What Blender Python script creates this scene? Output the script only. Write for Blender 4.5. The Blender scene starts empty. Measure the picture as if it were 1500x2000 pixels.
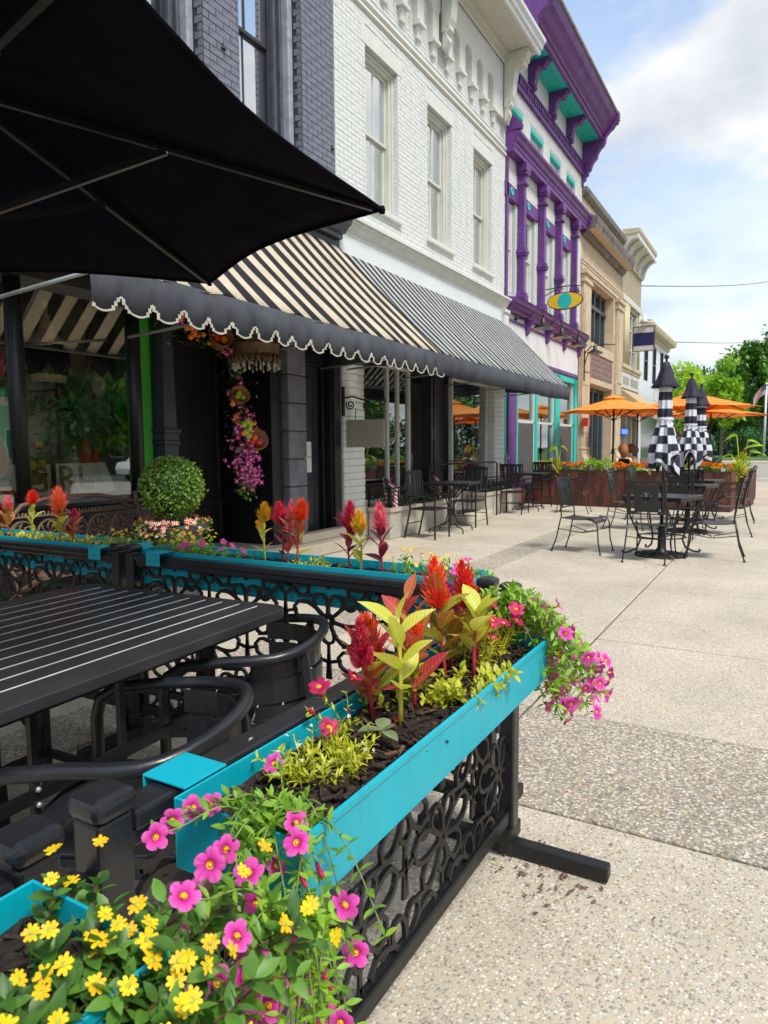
import bpy, math, random
from mathutils import Vector, Matrix
R = math.radians
PI = math.pi
rnd = random.Random(7)
scene = bpy.context.scene
COL = scene.collection

# ------------------------------------------------------------------ camera
cam_d = bpy.data.cameras.new('camera')
cam = bpy.data.objects.new('camera', cam_d)
COL.objects.link(cam)
scene.camera = cam
cam_d.sensor_fit = 'VERTICAL'
cam_d.sensor_height = 24.0
cam_d.lens = 24.0 * 1350 / 2000
cam_d.clip_start = 0.02
cam_d.clip_end = 2000
_yaw, _pit, _roll = math.atan(780 / 1350), R(5.3), R(-0.45)
_f = Vector((math.cos(_pit) * math.cos(_yaw), math.cos(_pit) * math.sin(_yaw), -math.sin(_pit)))
_r = Vector((math.sin(_yaw), -math.cos(_yaw), 0))
_u = _r.cross(_f)
_r2 = _r * math.cos(_roll) + _u * math.sin(_roll)
_u2 = _u * math.cos(_roll) - _r * math.sin(_roll)
_m = Matrix((_r2, _u2, -_f)).transposed().to_4x4()
_m.translation = (0, 0, 1.35)
cam.matrix_world = _m
cam_d.dof.use_dof = True
cam_d.dof.focus_distance = 1.9
cam_d.dof.aperture_fstop = 9.0

# ------------------------------------------------------------------ sky, sun, exposure
world = bpy.data.worlds.new('World')
scene.world = world
world.use_nodes = True
SUN_EL, SUN_AZ = R(56), R(205)       # azimuth measured clockwise from +Y
wt = world.node_tree
wn, wl = wt.nodes, wt.links
wn.clear()
def wnode(t, **k):
    n = wn.new(t)
    for a, b in k.items():
        setattr(n, a, b)
    return n
w_out = wnode('ShaderNodeOutputWorld')
w_bg = wnode('ShaderNodeBackground')
w_bg.inputs['Strength'].default_value = 0.14
w_sky = wnode('ShaderNodeTexSky', sky_type='NISHITA', sun_disc=False)
w_sky.sun_elevation = SUN_EL
w_sky.sun_rotation = SUN_AZ
w_sky.air_density = 1.15
w_sky.dust_density = 0.6
w_tc = wnode('ShaderNodeTexCoord')
w_sep = wnode('ShaderNodeSeparateXYZ')
wl.new(w_tc.outputs['Generated'], w_sep.inputs[0])
w_add = wnode('ShaderNodeMath', operation='ADD')
w_add.inputs[1].default_value = 0.22
wl.new(w_sep.outputs['Z'], w_add.inputs[0])
w_mx = wnode('ShaderNodeMath', operation='MAXIMUM')
w_mx.inputs[1].default_value = 0.06
wl.new(w_add.outputs[0], w_mx.inputs[0])
w_div = wnode('ShaderNodeVectorMath', operation='DIVIDE')
wl.new(w_tc.outputs['Generated'], w_div.inputs[0])
w_cmb = wnode('ShaderNodeCombineXYZ')
for i in range(3):
    wl.new(w_mx.outputs[0], w_cmb.inputs[i])
wl.new(w_cmb.outputs[0], w_div.inputs[1])
w_map = wnode('ShaderNodeMapping')
w_map.inputs['Location'].default_value = (1.42, 0.62, 0.0)
w_map.inputs['Scale'].default_value = (1.0, 1.0, 0.6)
wl.new(w_div.outputs[0], w_map.inputs[0])
w_n1 = wnode('ShaderNodeTexNoise')
w_n1.inputs['Scale'].default_value = 1.15
w_n1.inputs['Detail'].default_value = 8
w_n1.inputs['Roughness'].default_value = 0.52
w_n1.inputs['Distortion'].default_value = 0.25
wl.new(w_map.outputs[0], w_n1.inputs['Vector'])
w_cr = wnode('ShaderNodeValToRGB')
w_cr.color_ramp.elements[0].position = 0.47
w_cr.color_ramp.elements[0].color = (0, 0, 0, 1)
w_cr.color_ramp.elements[1].position = 0.57
w_cr.color_ramp.elements[1].color = (1, 1, 1, 1)
wl.new(w_n1.outputs['Fac'], w_cr.inputs[0])
# cloud body: bright tops, greyer cores
w_n2 = wnode('ShaderNodeTexNoise')
w_n2.inputs['Scale'].default_value = 2.6
w_n2.inputs['Detail'].default_value = 6
wl.new(w_map.outputs[0], w_n2.inputs['Vector'])
w_cc = wnode('ShaderNodeValToRGB')
w_cc.color_ramp.elements[0].position = 0.36
w_cc.color_ramp.elements[0].color = (2.5, 2.7, 3.05, 1)
w_cc.color_ramp.elements[1].position = 0.62
w_cc.color_ramp.elements[1].color = (4.0, 4.0, 4.0, 1)
wl.new(w_n2.outputs['Fac'], w_cc.inputs[0])
# thin veil everywhere, thicker to the horizon
w_veil = wnode('ShaderNodeMapRange')
w_veil.inputs['From Min'].default_value = 0.0
w_veil.inputs['From Max'].default_value = 0.6
w_veil.inputs['To Min'].default_value = 1.0
w_veil.inputs['To Max'].default_value = 0.03
wl.new(w_sep.outputs['Z'], w_veil.inputs['Value'])
w_max = wnode('ShaderNodeMath', operation='MAXIMUM')
wl.new(w_cr.outputs['Color'], w_max.inputs[0])
wl.new(w_veil.outputs[0], w_max.inputs[1])
w_mix = wnode('ShaderNodeMixRGB')
wl.new(w_max.outputs[0], w_mix.inputs['Fac'])
wl.new(w_sky.outputs['Color'], w_mix.inputs['Color1'])
wl.new(w_cc.outputs['Color'], w_mix.inputs['Color2'])
wl.new(w_mix.outputs[0], w_bg.inputs['Color'])
wl.new(w_bg.outputs[0], w_out.inputs['Surface'])

sun_d = bpy.data.lights.new('sun', 'SUN')
sun_d.energy = 2.1
sun_d.angle = R(14)
sun_d.color = (1.0, 0.96, 0.9)
sun = bpy.data.objects.new('sun', sun_d)
COL.objects.link(sun)
_sd = Vector((math.sin(SUN_AZ) * math.cos(SUN_EL), math.cos(SUN_AZ) * math.cos(SUN_EL), math.sin(SUN_EL)))
sun.rotation_euler = _sd.to_track_quat('Z', 'Y').to_euler()
sun.location = (0, 0, 60)

scene.view_settings.view_transform = 'Standard'
scene.view_settings.look = 'None'
scene.view_settings.exposure = 0.95
scene.view_settings.gamma = 1
scene.cycles.max_bounces = 8
scene.cycles.transparent_max_bounces = 12
scene.cycles.use_denoising = True

# ------------------------------------------------------------------ helpers
class MB:
    """collects polygons for one mesh"""
    def __init__(self):
        self.v, self.f, self.m, self.s = [], [], [], []
    def add(self, vs, fs, mi=0, smooth=False):
        b = len(self.v)
        self.v.extend(tuple(p) for p in vs)
        for f in fs:
            self.f.append(tuple(b + i for i in f))
            self.m.append(mi)
            self.s.append(smooth)
        return self
    def box(self, x0, x1, y0, y1, z0, z1, mi=0):
        vs = [(x, y, z) for z in (z0, z1) for y in (y0, y1) for x in (x0, x1)]
        return self.add(vs, [(0, 2, 3, 1), (4, 5, 7, 6), (0, 1, 5, 4), (2, 6, 7, 3), (0, 4, 6, 2), (1, 3, 7, 5)], mi)
    def cbox(self, c, sx, sy, sz, mi=0):
        return self.box(c[0]-sx/2, c[0]+sx/2, c[1]-sy/2, c[1]+sy/2, c[2]-sz/2, c[2]+sz/2, mi)
    def bar(self, a, b, w, h, up=(0, 0, 1), mi=0):
        """box from a to b, w wide and h high"""
        a, b = Vector(a), Vector(b)
        d = (b - a).normalized()
        u = Vector(up)
        if abs(d.dot(u)) > 0.98:
            u = Vector((1, 0, 0))
        s = d.cross(u).normalized() * (w / 2)
        t = s.cross(d).normalized() * (h / 2)
        vs = [p + i * s + j * t for p in (a, b) for i, j in ((-1, -1), (1, -1), (1, 1), (-1, 1))]
        return self.add(vs, [(3, 2, 1, 0), (4, 5, 6, 7), (0, 1, 5, 4), (1, 2, 6, 5), (2, 3, 7, 6), (3, 0, 4, 7)], mi)
    def tube(self, pts, r, n=8, closed=False, mi=0, caps=True, sx=1.0):
        pts = [Vector(p) for p in pts]
        N = len(pts)
        rs = r if isinstance(r, (list, tuple)) else [r] * N
        vs, fs = [], []
        prev = None
        for i, p in enumerate(pts):
            a = pts[(i - 1) % N] if (closed or i > 0) else p
            b = pts[(i + 1) % N] if (closed or i < N - 1) else p
            d = (b - a)
            if d.length < 1e-9:
                d = Vector((0, 0, 1))
            d.normalize()
            if prev is None:
                u = Vector((0, 0, 1)) if abs(d.z) < 0.9 else Vector((1, 0, 0))
            else:
                u = prev
            s = d.cross(u)
            if s.length < 1e-6:
                s = d.cross(Vector((1, 0.3, 0)))
            s.normalize()
            u = s.cross(d).normalized()
            prev = u
            for k in range(n):
                t = 2 * PI * k / n
                vs.append(p + (s * math.cos(t) * sx + u * math.sin(t)) * rs[i])
        for i in range(N if closed else N - 1):
            j = (i + 1) % N
            for k in range(n):
                l = (k + 1) % n
                fs.append((i * n + k, i * n + l, j * n + l, j * n + k))
        self.add(vs, fs, mi, True)
        if caps and not closed:
            b = len(self.v) - len(vs)
            self.f.append(tuple(b + k for k in reversed(range(n))))
            self.f.append(tuple(b + (N - 1) * n + k for k in range(n)))
            self.m += [mi, mi]
            self.s += [False, False]
        return self
    def lathe(self, prof, n=16, c=(0, 0, 0), mi=0, smooth=True, wob=None):
        vs, fs = [], []
        for i, (r, z) in enumerate(prof):
            for k in range(n):
                t = 2 * PI * k / n
                q = r * (wob(t, i) if wob else 1)
                vs.append((c[0] + q * math.cos(t), c[1] + q * math.sin(t), c[2] + z))
        for i in range(len(prof) - 1):
            for k in range(n):
                l = (k + 1) % n
                fs.append((i * n + k, i * n + l, (i + 1) * n + l, (i + 1) * n + k))
        return self.add(vs, fs, mi, smooth)
    def prism(self, poly, axis, lo, hi, mi=0, smooth=False):
        """poly: 2D outline; axis x: (y,z); y: (x,z); z: (x,y)"""
        n = len(poly)
        def P(a, b, t):
            return (t, a, b) if axis == 'x' else (a, t, b) if axis == 'y' else (a, b, t)
        vs = [P(a, b, lo) for a, b in poly] + [P(a, b, hi) for a, b in poly]
        self.add(vs, [(i, (i + 1) % n, n + (i + 1) % n, n + i) for i in range(n)], mi, smooth)
        return self.add(vs, [tuple(reversed(range(n))), tuple(range(n, 2 * n))], mi)
    def ball(self, c, r, n=10, m=7, mi=0, sz=1.0):
        c = Vector(c)
        vs = [c + Vector((0, 0, -r * sz))]
        for i in range(1, m):
            ph = -PI / 2 + PI * i / m
            for k in range(n):
                t = 2 * PI * k / n
                vs.append(c + Vector((r * math.cos(ph) * math.cos(t), r * math.cos(ph) * math.sin(t), r * sz * math.sin(ph))))
        vs.append(c + Vector((0, 0, r * sz)))
        fs = [(0, 1 + (k + 1) % n, 1 + k) for k in range(n)]
        for i in range(m - 2):
            for k in range(n):
                l = (k + 1) % n
                fs.append((1 + i * n + k, 1 + i * n + l, 1 + (i + 1) * n + l, 1 + (i + 1) * n + k))
        t = len(vs) - 1
        b = 1 + (m - 2) * n
        fs += [(b + k, b + (k + 1) % n, t) for k in range(n)]
        return self.add(vs, fs, mi, True)
    def quad(self, a, b, c, d, mi=0):
        return self.add([a, b, c, d], [(0, 1, 2, 3)], mi)
    def merge(self, other, M=None, mi=None):
        b = len(self.v)
        if M is None:
            self.v.extend(other.v)
        else:
            self.v.extend(tuple(M @ Vector(p)) for p in other.v)
        self.f.extend(tuple(b + i for i in f) for f in other.f)
        self.m.extend(other.m if mi is None else [mi] * len(other.m))
        self.s.extend(other.s)
        return self
    def mesh(self, name, mats):
        me = bpy.data.meshes.new(name)
        me.from_pydata(self.v, [], self.f)
        for m in (mats if isinstance(mats, (list, tuple)) else [mats]):
            me.materials.append(m)
        me.polygons.foreach_set('material_index', self.m)
        me.polygons.foreach_set('use_smooth', self.s)
        me.update()
        return me

def link(o, parent=None):
    COL.objects.link(o)
    if parent is not None:
        o.parent = parent
    return o
def wloc(o):
    l = Vector(o.location)
    while o.parent:
        o = o.parent
        l += Vector(o.location)
    return l
def obj(name, mb, mats, parent=None, world=False, bevel=0, kind=None, label=None):
    """one mesh object; world=True: vertices are in world coordinates"""
    if world and parent is not None:
        l = wloc(parent)
        mb.v = [(p[0] - l.x, p[1] - l.y, p[2] - l.z) for p in mb.v]
    o = bpy.data.objects.new(name, mb.mesh(name, mats) if isinstance(mb, MB) else mb)
    link(o, parent)
    if bevel:
        b = o.modifiers.new('bevel', 'BEVEL')
        b.width = bevel
        b.segments = 2
        b.limit_method = 'ANGLE'
        b.angle_limit = R(40)
    if kind:
        o['kind'] = kind
    if label:
        o['label'] = label
    return o
def tag(o, label, cat, group=None):
    o['label'] = label
    o['category'] = cat
    if group:
        o['group'] = group
    return o
def thing(name, label, cat, loc=(0, 0, 0), rz=0, group=None):
    o = bpy.data.objects.new(name, None)
    o.empty_display_size = 0.1
    COL.objects.link(o)
    o.location = loc
    o.rotation_euler = (0, 0, rz)
    return tag(o, label, cat, group)
KIDS = {}
def dup(root, loc, rz=0, label=None, scale=1.0):
    """copy of a thing with copies of its parts and sub-parts (mesh data shared)"""
    if root not in KIDS:
        KIDS[root] = [(c, list(c.children)) for c in root.children]
    r = root.copy()
    COL.objects.link(r)
    r.location = loc
    r.rotation_euler = (0, 0, rz)
    r.scale = (scale,) * 3
    if label:
        r['label'] = label
    for c, subs in KIDS[root]:
        d = c.copy()
        COL.objects.link(d)
        d.parent = r
        for s in subs:
            e = s.copy()
            COL.objects.link(e)
            e.parent = d
    return r
def struct(name, mb, mats, **k):
    o = obj(name, mb, mats, **k)
    o['kind'] = 'structure'
    return o
def place(me, name, parent, loc, rot=(0, 0, 0), sc=1.0):
    o = bpy.data.objects.new(name, me)
    o.location = loc
    if isinstance(rot, Matrix):
        o.rotation_euler = rot.to_euler()
    else:
        o.rotation_euler = rot
    o.scale = sc if isinstance(sc, (tuple, list)) else (sc, sc, sc)
    link(o, parent)
    return o
def rib(path, w, closed=False):
    """offset a 2D path to both sides: returns left and right lists"""
    n = len(path)
    L, Rr = [], []
    for i in range(n):
        a = path[(i - 1) % n] if (closed or i) else path[i]
        b = path[(i + 1) % n] if (closed or i < n - 1) else path[i]
        dx, dy = b[0] - a[0], b[1] - a[1]
        l = math.hypot(dx, dy) or 1
        nx, ny = -dy / l * w / 2, dx / l * w / 2
        L.append((path[i][0] + nx, path[i][1] + ny))
        Rr.append((path[i][0] - nx, path[i][1] - ny))
    return L, Rr
def ribbon(mb, path, w, t0, t1, fmap, closed=False, mi=0):
    """flat bar of width w along a 2D path; fmap(a, b, t) gives the 3D point"""
    L, Q = rib(path, w, closed)
    n = len(path)
    vs = [fmap(a, b, t) for t in (t0, t1) for S in (L, Q) for a, b in S]
    fs = []
    for i in range(n if closed else n - 1):
        j = (i + 1) % n
        l0, l1, q0, q1 = i, j, n + i, n + j
        L0, L1, Q0, Q1 = 2*n + i, 2*n + j, 3*n + i, 3*n + j
        fs += [(l0, l1, q1, q0), (L0, Q0, Q1, L1), (l0, L0, L1, l1), (q0, q1, Q1, Q0)]
    return mb.add(vs, fs, mi)

# ------------------------------------------------------------------ materials
def lin(h):
    """hex sRGB to linear"""
    h = h.lstrip('#')
    c = [int(h[i:i+2], 16) / 255 for i in (0, 2, 4)]
    return tuple((x / 12.92 if x < 0.04045 else ((x + 0.055) / 1.055) ** 2.4) for x in c) + (1,)
class NT:
    def __init__(self, name):
        self.mat = bpy.data.materials.new(name)
        self.mat.use_nodes = True
        self.t = self.mat.node_tree
        self.b = self.t.nodes['Principled BSDF']
        self.out = self.t.nodes['Material Output']
    def n(self, t, **k):
        n = self.t.nodes.new(t)
        for a, b in k.items():
            setattr(n, a, b)
        return n
    def l(self, a, b):
        self.t.links.new(a, b)
    def coord(self, kind='Object', scale=(1, 1, 1), rot=(0, 0, 0)):
        tc = self.n('ShaderNodeTexCoord')
        mp = self.n('ShaderNodeMapping')
        mp.inputs['Scale'].default_value = scale
        mp.inputs['Rotation'].default_value = rot
        self.l(tc.outputs[kind], mp.inputs[0])
        return mp.outputs[0]
    def noise(self, vec, scale, detail=4, rough=0.55, dist=0):
        n = self.n('ShaderNodeTexNoise')
        n.inputs['Scale'].default_value = scale
        n.inputs['Detail'].default_value = detail
        n.inputs['Roughness'].default_value = rough
        n.inputs['Distortion'].default_value = dist
        self.l(vec, n.inputs['Vector'])
        return n.outputs['Fac']
    def vor(self, vec, scale, feature='F1', out='Distance'):
        n = self.n('ShaderNodeTexVoronoi', feature=feature)
        n.inputs['Scale'].default_value = scale
        self.l(vec, n.inputs['Vector'])
        return n.outputs[out]
    def ramp(self, fac, stops, interp='LINEAR'):
        n = self.n('ShaderNodeValToRGB')
        r = n.color_ramp
        r.interpolation = interp
        while len(r.elements) < len(stops):
            r.elements.new(0.5)
        for e, (p, c) in zip(r.elements, stops):
            e.position = p
            e.color = c if len(c) == 4 else tuple(c) + (1,)
        self.l(fac, n.inputs[0])
        return n.outputs[0]
    def mix(self, fac, a, b, blend='MIX'):
        n = self.n('ShaderNodeMixRGB', blend_type=blend)
        for i, x in ((0, fac), (1, a), (2, b)):
            if hasattr(x, 'is_linked') or isinstance(x, bpy.types.NodeSocket):
                self.l(x, n.inputs[i])
            else:
                n.inputs[i].default_value = x
        return n.outputs[0]
    def math(self, op, a, b=0.0):
        n = self.n('ShaderNodeMath', operation=op)
        for i, x in ((0, a), (1, b)):
            if isinstance(x, bpy.types.NodeSocket):
                self.l(x, n.inputs[i])
            else:
                n.inputs[i].default_value = x
        return n.outputs[0]
    def bump(self, h, strength=0.3, dist=0.01):
        n = self.n('ShaderNodeBump')
        n.inputs['Strength'].default_value = strength
        n.inputs['Distance'].default_value = dist
        self.l(h, n.inputs['Height'])
        self.l(n.outputs[0], self.b.inputs['Normal'])
    def set(self, **k):
        for a, b in k.items():
            s = self.b.inputs[a.replace('_', ' ')]
            if isinstance(b, bpy.types.NodeSocket):
                self.l(b, s)
            else:
                s.default_value = b
        return self
def g(v, k=1.0):
    return (v[0] * k, v[1] * k, v[2] * k, 1)
def paint(name, col, rough=0.5, var=0.12, scale=6, bump=0.05, bscale=60, metal=0, wear=None, spec=0.5):
    """painted or plain surface: colour, a little unevenness, a little relief"""
    m = NT(name)
    c = lin(col) if isinstance(col, str) else tuple(col) + (1,)
    v = m.coord()
    f = m.noise(v, scale, 5, 0.6)
    base = m.ramp(f, [(0.3, g(c, 1 - var)), (0.7, g(c, 1 + var))])
    if wear:
        w = m.noise(v, wear[1], 8, 0.7)
        base = m.mix(m.ramp(w, [(wear[2], (0, 0, 0)), (wear[2] + 0.04, (1, 1, 1))]), base, lin(wear[0]))
    rr = m.ramp(m.noise(v, scale * 2.3, 3), [(0.3, (rough * 0.85,) * 3), (0.7, (min(1, rough * 1.15),) * 3)])
    m.set(Base_Color=base, Roughness=rr, Metallic=metal)
    m.b.inputs['Specular IOR Level'].default_value = spec
    if bump:
        m.bump(m.noise(v, bscale, 4), bump, 0.01)
    return m.mat
def leafmat(name, c1, c2, rough=0.45, trans=0.35, vein=True, scale=9, tint=None):
    """leaf: two tones that vary by clump, light passing through"""
    m = NT(name)
    v = m.coord('Object')
    f = m.noise(v, scale, 3, 0.6)
    oi = m.n('ShaderNodeObjectInfo')
    f2 = m.math('ADD', m.math('MULTIPLY', f, 0.75), m.math('MULTIPLY', oi.outputs['Random'], 0.25))
    col = m.ramp(f2, [(0.3, lin(c1)), (0.62, lin(c2))])
    if tint:
        col = m.mix(m.ramp(m.noise(v, tint[1], 3), [(tint[2], (0, 0, 0)), (tint[2] + 0.15, (1, 1, 1))]), col, lin(tint[0]))
    m.set(Base_Color=col, Roughness=rough)
    tr = m.n('ShaderNodeBsdfTranslucent')
    m.l(m.mix(1.0, col, (1.0, 1.0, 0.75, 1), 'MULTIPLY'), tr.inputs[0])
    ms = m.n('ShaderNodeMixShader')
    ms.inputs[0].default_value = trans
    m.l(m.b.outputs[0], ms.inputs[1])
    m.l(tr.outputs[0], ms.inputs[2])
    m.l(ms.outputs[0], m.out.inputs[0])
    return m.mat
def veinleaf(name, c_base, c_tip, c_rib, trans=0.4, L=.085):
    """large leaf: colour runs from base to tip, pale rib and side veins"""
    m = NT(name)
    tc = m.n('ShaderNodeTexCoord')
    sp = m.n('ShaderNodeSeparateXYZ')
    m.l(tc.outputs['Object'], sp.inputs[0])
    ay = m.math('ABSOLUTE', sp.outputs[1])
    v = m.coord()
    oi = m.n('ShaderNodeObjectInfo')
    t = m.math('ADD', m.math('DIVIDE', sp.outputs[0], L), m.math('MULTIPLY', m.math('SUBTRACT', m.noise(v, 45, 4), 0.5), 0.7))
    t = m.math('ADD', t, m.math('MULTIPLY', m.math('SUBTRACT', oi.outputs['Random'], 0.5), 0.9))
    col = m.ramp(t, [(0.15, lin(c_base)), (0.85, lin(c_tip))])
    w = m.math('SINE', m.math('MULTIPLY', m.math('SUBTRACT', sp.outputs[0], m.math('MULTIPLY', ay, 0.9)), 760))
    side = m.ramp(w, [(0.80, (0, 0, 0)), (0.98, (0.45, 0.45, 0.45))])
    ribf = m.ramp(m.math('MULTIPLY', ay, 900), [(0.5, (0.9, 0.9, 0.9)), (1.0, (0, 0, 0))])
    f = m.math('MAXIMUM', side, ribf)
    col = m.mix(f, col, lin(c_rib))
    m.set(Base_Color=col, Roughness=0.42)
    m.bump(m.math('ADD', w, m.math('MULTIPLY', m.noise(v, 120, 3), 1.2)), 0.25, 0.0012)
    tr = m.n('ShaderNodeBsdfTranslucent')
    m.l(col, tr.inputs[0])
    ms = m.n('ShaderNodeMixShader')
    ms.inputs[0].default_value = trans
    m.l(m.b.outputs[0], ms.inputs[1])
    m.l(tr.outputs[0], ms.inputs[2])
    m.l(ms.outputs[0], m.out.inputs[0])
    return m.mat
def glassmat(name, tint=(0.96, 0.98, 0.97), refl=0.16, rough=0.0, wav=0.0):
    """window pane: mirror by Fresnel plus what is behind"""
    m = NT(name)
    tr = m.n('ShaderNodeBsdfTransparent')
    tr.inputs[0].default_value = tuple(tint) + (1,)
    gl = m.n('ShaderNodeBsdfGlossy')
    gl.inputs['Roughness'].default_value = rough
    gl.inputs['Color'].default_value = (0.95, 0.97, 0.97, 1)
    lw = m.n('ShaderNodeFresnel')
    lw.inputs['IOR'].default_value = 1.55
    f = m.math('ADD', m.math('MULTIPLY', lw.outputs[0], 1.0 - refl), refl)
    if wav:
        b = m.n('ShaderNodeBump')
        b.inputs['Strength'].default_value = wav
        b.inputs['Distance'].default_value = 0.02
        m.l(m.noise(m.coord(), 3.0, 2), b.inputs['Height'])
        m.l(b.outputs[0], gl.inputs['Normal'])
    ms = m.n('ShaderNodeMixShader')
    m.l(f, ms.inputs[0])
    m.l(tr.outputs[0], ms.inputs[1])
    m.l(gl.outputs[0], ms.inputs[2])
    m.l(ms.outputs[0], m.out.inputs[0])
    return m.mat
def stripemat(name, c1, c2, period, duty=0.5, axis=0, rough=0.8, off=0.0):
    m = NT(name)
    tc = m.n('ShaderNodeTexCoord')
    sp = m.n('ShaderNodeSeparateXYZ')
    m.l(tc.outputs['Object'], sp.inputs[0])
    u = m.math('FRACT', m.math('ADD', m.math('DIVIDE', sp.outputs[axis], period), off))
    f = m.math('GREATER_THAN', u, duty)
    v = m.coord()
    n = m.noise(v, 3, 5)
    a = m.mix(m.ramp(n, [(0.35, (0, 0, 0)), (0.7, (1, 1, 1))]), lin(c1), g(lin(c1), 0.72))
    b = m.mix(m.ramp(n, [(0.35, (0, 0, 0)), (0.7, (1, 1, 1))]), lin(c2), g(lin(c2), 0.8))
    c = m.mix(f, a, b)
    m.set(Base_Color=c, Roughness=rough)
    m.bump(m.math('ADD', m.noise(v, 250, 2), m.math('MULTIPLY', m.noise(v, 2.5, 3), 6.0)), 0.25, 0.004)
    tr = m.n('ShaderNodeBsdfTranslucent')
    m.l(c, tr.inputs[0])
    ms = m.n('ShaderNodeMixShader')
    ms.inputs[0].default_value = 0.4
    m.l(m.b.outputs[0], ms.inputs[1])
    m.l(tr.outputs[0], ms.inputs[2])
    m.l(ms.outputs[0], m.out.inputs[0])
    return m.mat
def aggregate(name, tones, paste, scale, bump=0.5, cover=0.5, big=0.5):
    """exposed aggregate concrete: pebbles of several tones set in cement paste"""
    m = NT(name)
    v = m.coord('Object')
    wv = m.n('ShaderNodeVectorMath', operation='ADD')
    m.l(v, wv.inputs[0])
    nn = m.n('ShaderNodeTexNoise')
    nn.inputs['Scale'].default_value = scale * 0.7
    m.l(v, nn.inputs['Vector'])
    sc = m.n('ShaderNodeVectorMath', operation='SCALE')
    sc.inputs['Scale'].default_value = 0.5 / scale
    m.l(nn.outputs['Color'], sc.inputs[0])
    m.l(sc.outputs[0], wv.inputs[1])
    vc = m.n('ShaderNodeTexVoronoi')
    vc.inputs['Scale'].default_value = scale
    m.l(wv.outputs[0], vc.inputs['Vector'])
    sp = m.n('ShaderNodeSeparateColor')
    m.l(vc.outputs['Color'], sp.inputs[0])
    k = len(tones)
    stone = m.ramp(sp.outputs[0], [(i / k, lin(t)) for i, t in enumerate(tones)], 'CONSTANT')
    rim = m.ramp(vc.outputs['Distance'], [(cover * 0.8, (0, 0, 0)), (cover, (1, 1, 1))])
    sel = m.math('GREATER_THAN', sp.outputs[1], 1 - big)
    pf = m.math('MULTIPLY', m.math('SUBTRACT', 1.0, rim), sel)
    pcol = m.mix(m.noise(v, scale * 2.5, 3, 0.7), g(lin(paste), 0.78), g(lin(paste), 1.18))
    col = m.mix(pf, pcol, stone)
    blot = m.ramp(m.noise(v, 1.1, 6, 0.6), [(0.3, (0.80, 0.79, 0.77)), (0.65, (1.06, 1.05, 1.04))])
    col = m.mix(1.0, col, blot, 'MULTIPLY')
    st = m.noise(v, 9, 6, 0.7)
    col = m.mix(m.ramp(st, [(0.66, (0, 0, 0)), (0.8, (0.55, 0.55, 0.55))]), col, g(lin(paste), 0.45))
    gum = m.n('ShaderNodeTexVoronoi')
    gum.inputs['Scale'].default_value = 2.1
    m.l(v, gum.inputs['Vector'])
    gs = m.n('ShaderNodeSeparateColor')
    m.l(gum.outputs['Color'], gs.inputs[0])
    gd = m.math('MULTIPLY', m.ramp(gum.outputs['Distance'], [(0.035, (.6, .6, .6)), (0.06, (0, 0, 0))]), m.math('GREATER_THAN', gs.outputs[0], 0.45))
    col = m.mix(gd, col, g(lin(paste), 0.3))
    pit = m.noise(v, scale * 1.1, 2, 0.5)
    col = m.mix(m.ramp(pit, [(0.69, (0, 0, 0)), (0.74, (0.75, 0.75, 0.75))]), col, g(lin(paste), 0.22))
    m.set(Base_Color=col, Roughness=0.85)
    h = m.math('SUBTRACT', m.math('ADD', m.math('MULTIPLY', pf, 0.8), m.math('MULTIPLY', m.noise(v, scale * 3, 3), 0.4)), m.math('MULTIPLY', m.math('GREATER_THAN', pit, 0.71), 1.2))
    m.bump(h, bump, 0.006)
    return m.mat
M = {}
M['black_metal'] = paint('black_metal', (0.006, 0.006, 0.007), 0.45, 0.3, 9, 0.05, 120)
M['worn_black'] = paint('worn_black', (0.014, 0.014, 0.017), 0.32, 0.3, 9, 0.08, 120, wear=('9a5a30', 14, 0.735))
M['black_wood'] = paint('black_wood', (0.008, 0.008, 0.010), 0.42, 0.3, 5, 0.15, 30)
M['black_door'] = paint('black_door', (0.03, 0.03, 0.042), 0.4, 0.25, 4, 0.08, 30)
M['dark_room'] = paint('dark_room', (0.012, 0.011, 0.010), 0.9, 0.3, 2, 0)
M['room'] = paint('room', (0.10, 0.09, 0.08), 0.9, 0.4, 1.5, 0)
M['grey_brick'] = paint('grey_brick', (0.15, 0.16, 0.205), 0.5, 0.3, 16, 0.5, 70)
M['grey_mortar'] = paint('grey_mortar', (0.038, 0.04, 0.05), 0.75, 0.3, 20, 0.4, 60)
M['grey_paint'] = paint('grey_paint', (0.07, 0.074, 0.095), 0.45, 0.25, 8, 0.15, 40)
M['grey_light'] = paint('grey_light', (0.30, 0.31, 0.36), 0.6, 0.25, 8, 0.3, 60)
M['block'] = paint('block', (0.14, 0.145, 0.18), 0.6, 0.25, 6, 0.4, 60)
M['white_brick'] = paint('white_brick', (0.66, 0.68, 0.655), 0.55, 0.09, 14, 0.5, 60)
_m = NT('white_brick')
_v = _m.coord()
_c = _m.ramp(_m.noise(_v, 14, 5), [(0.3, (0.61, 0.63, 0.605)), (0.7, (0.70, 0.72, 0.695))])
_g = _m.noise(_m.coord('Object', (5, 5, .55)), 2.0, 7, 0.68)
_c = _m.mix(_m.ramp(_g, [(0.48, (0, 0, 0)), (0.72, (0.42, 0.42, 0.42))]), _c, (0.36, 0.36, 0.31, 1))
_p = _m.noise(_v, 38, 6, 0.72)
_c = _m.mix(_m.ramp(_p, [(0.715, (0, 0, 0)), (0.73, (0.8, 0.8, 0.8))]), _c, (0.33, 0.29, 0.25, 1))
_m.set(Base_Color=_c, Roughness=0.6)
_m.bump(_m.math('ADD', _m.noise(_v, 60, 4), _m.math('MULTIPLY', _m.noise(_v, 9, 3), 1.5)), 0.5, 0.012)
M['white_brick'] = _m.mat
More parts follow.
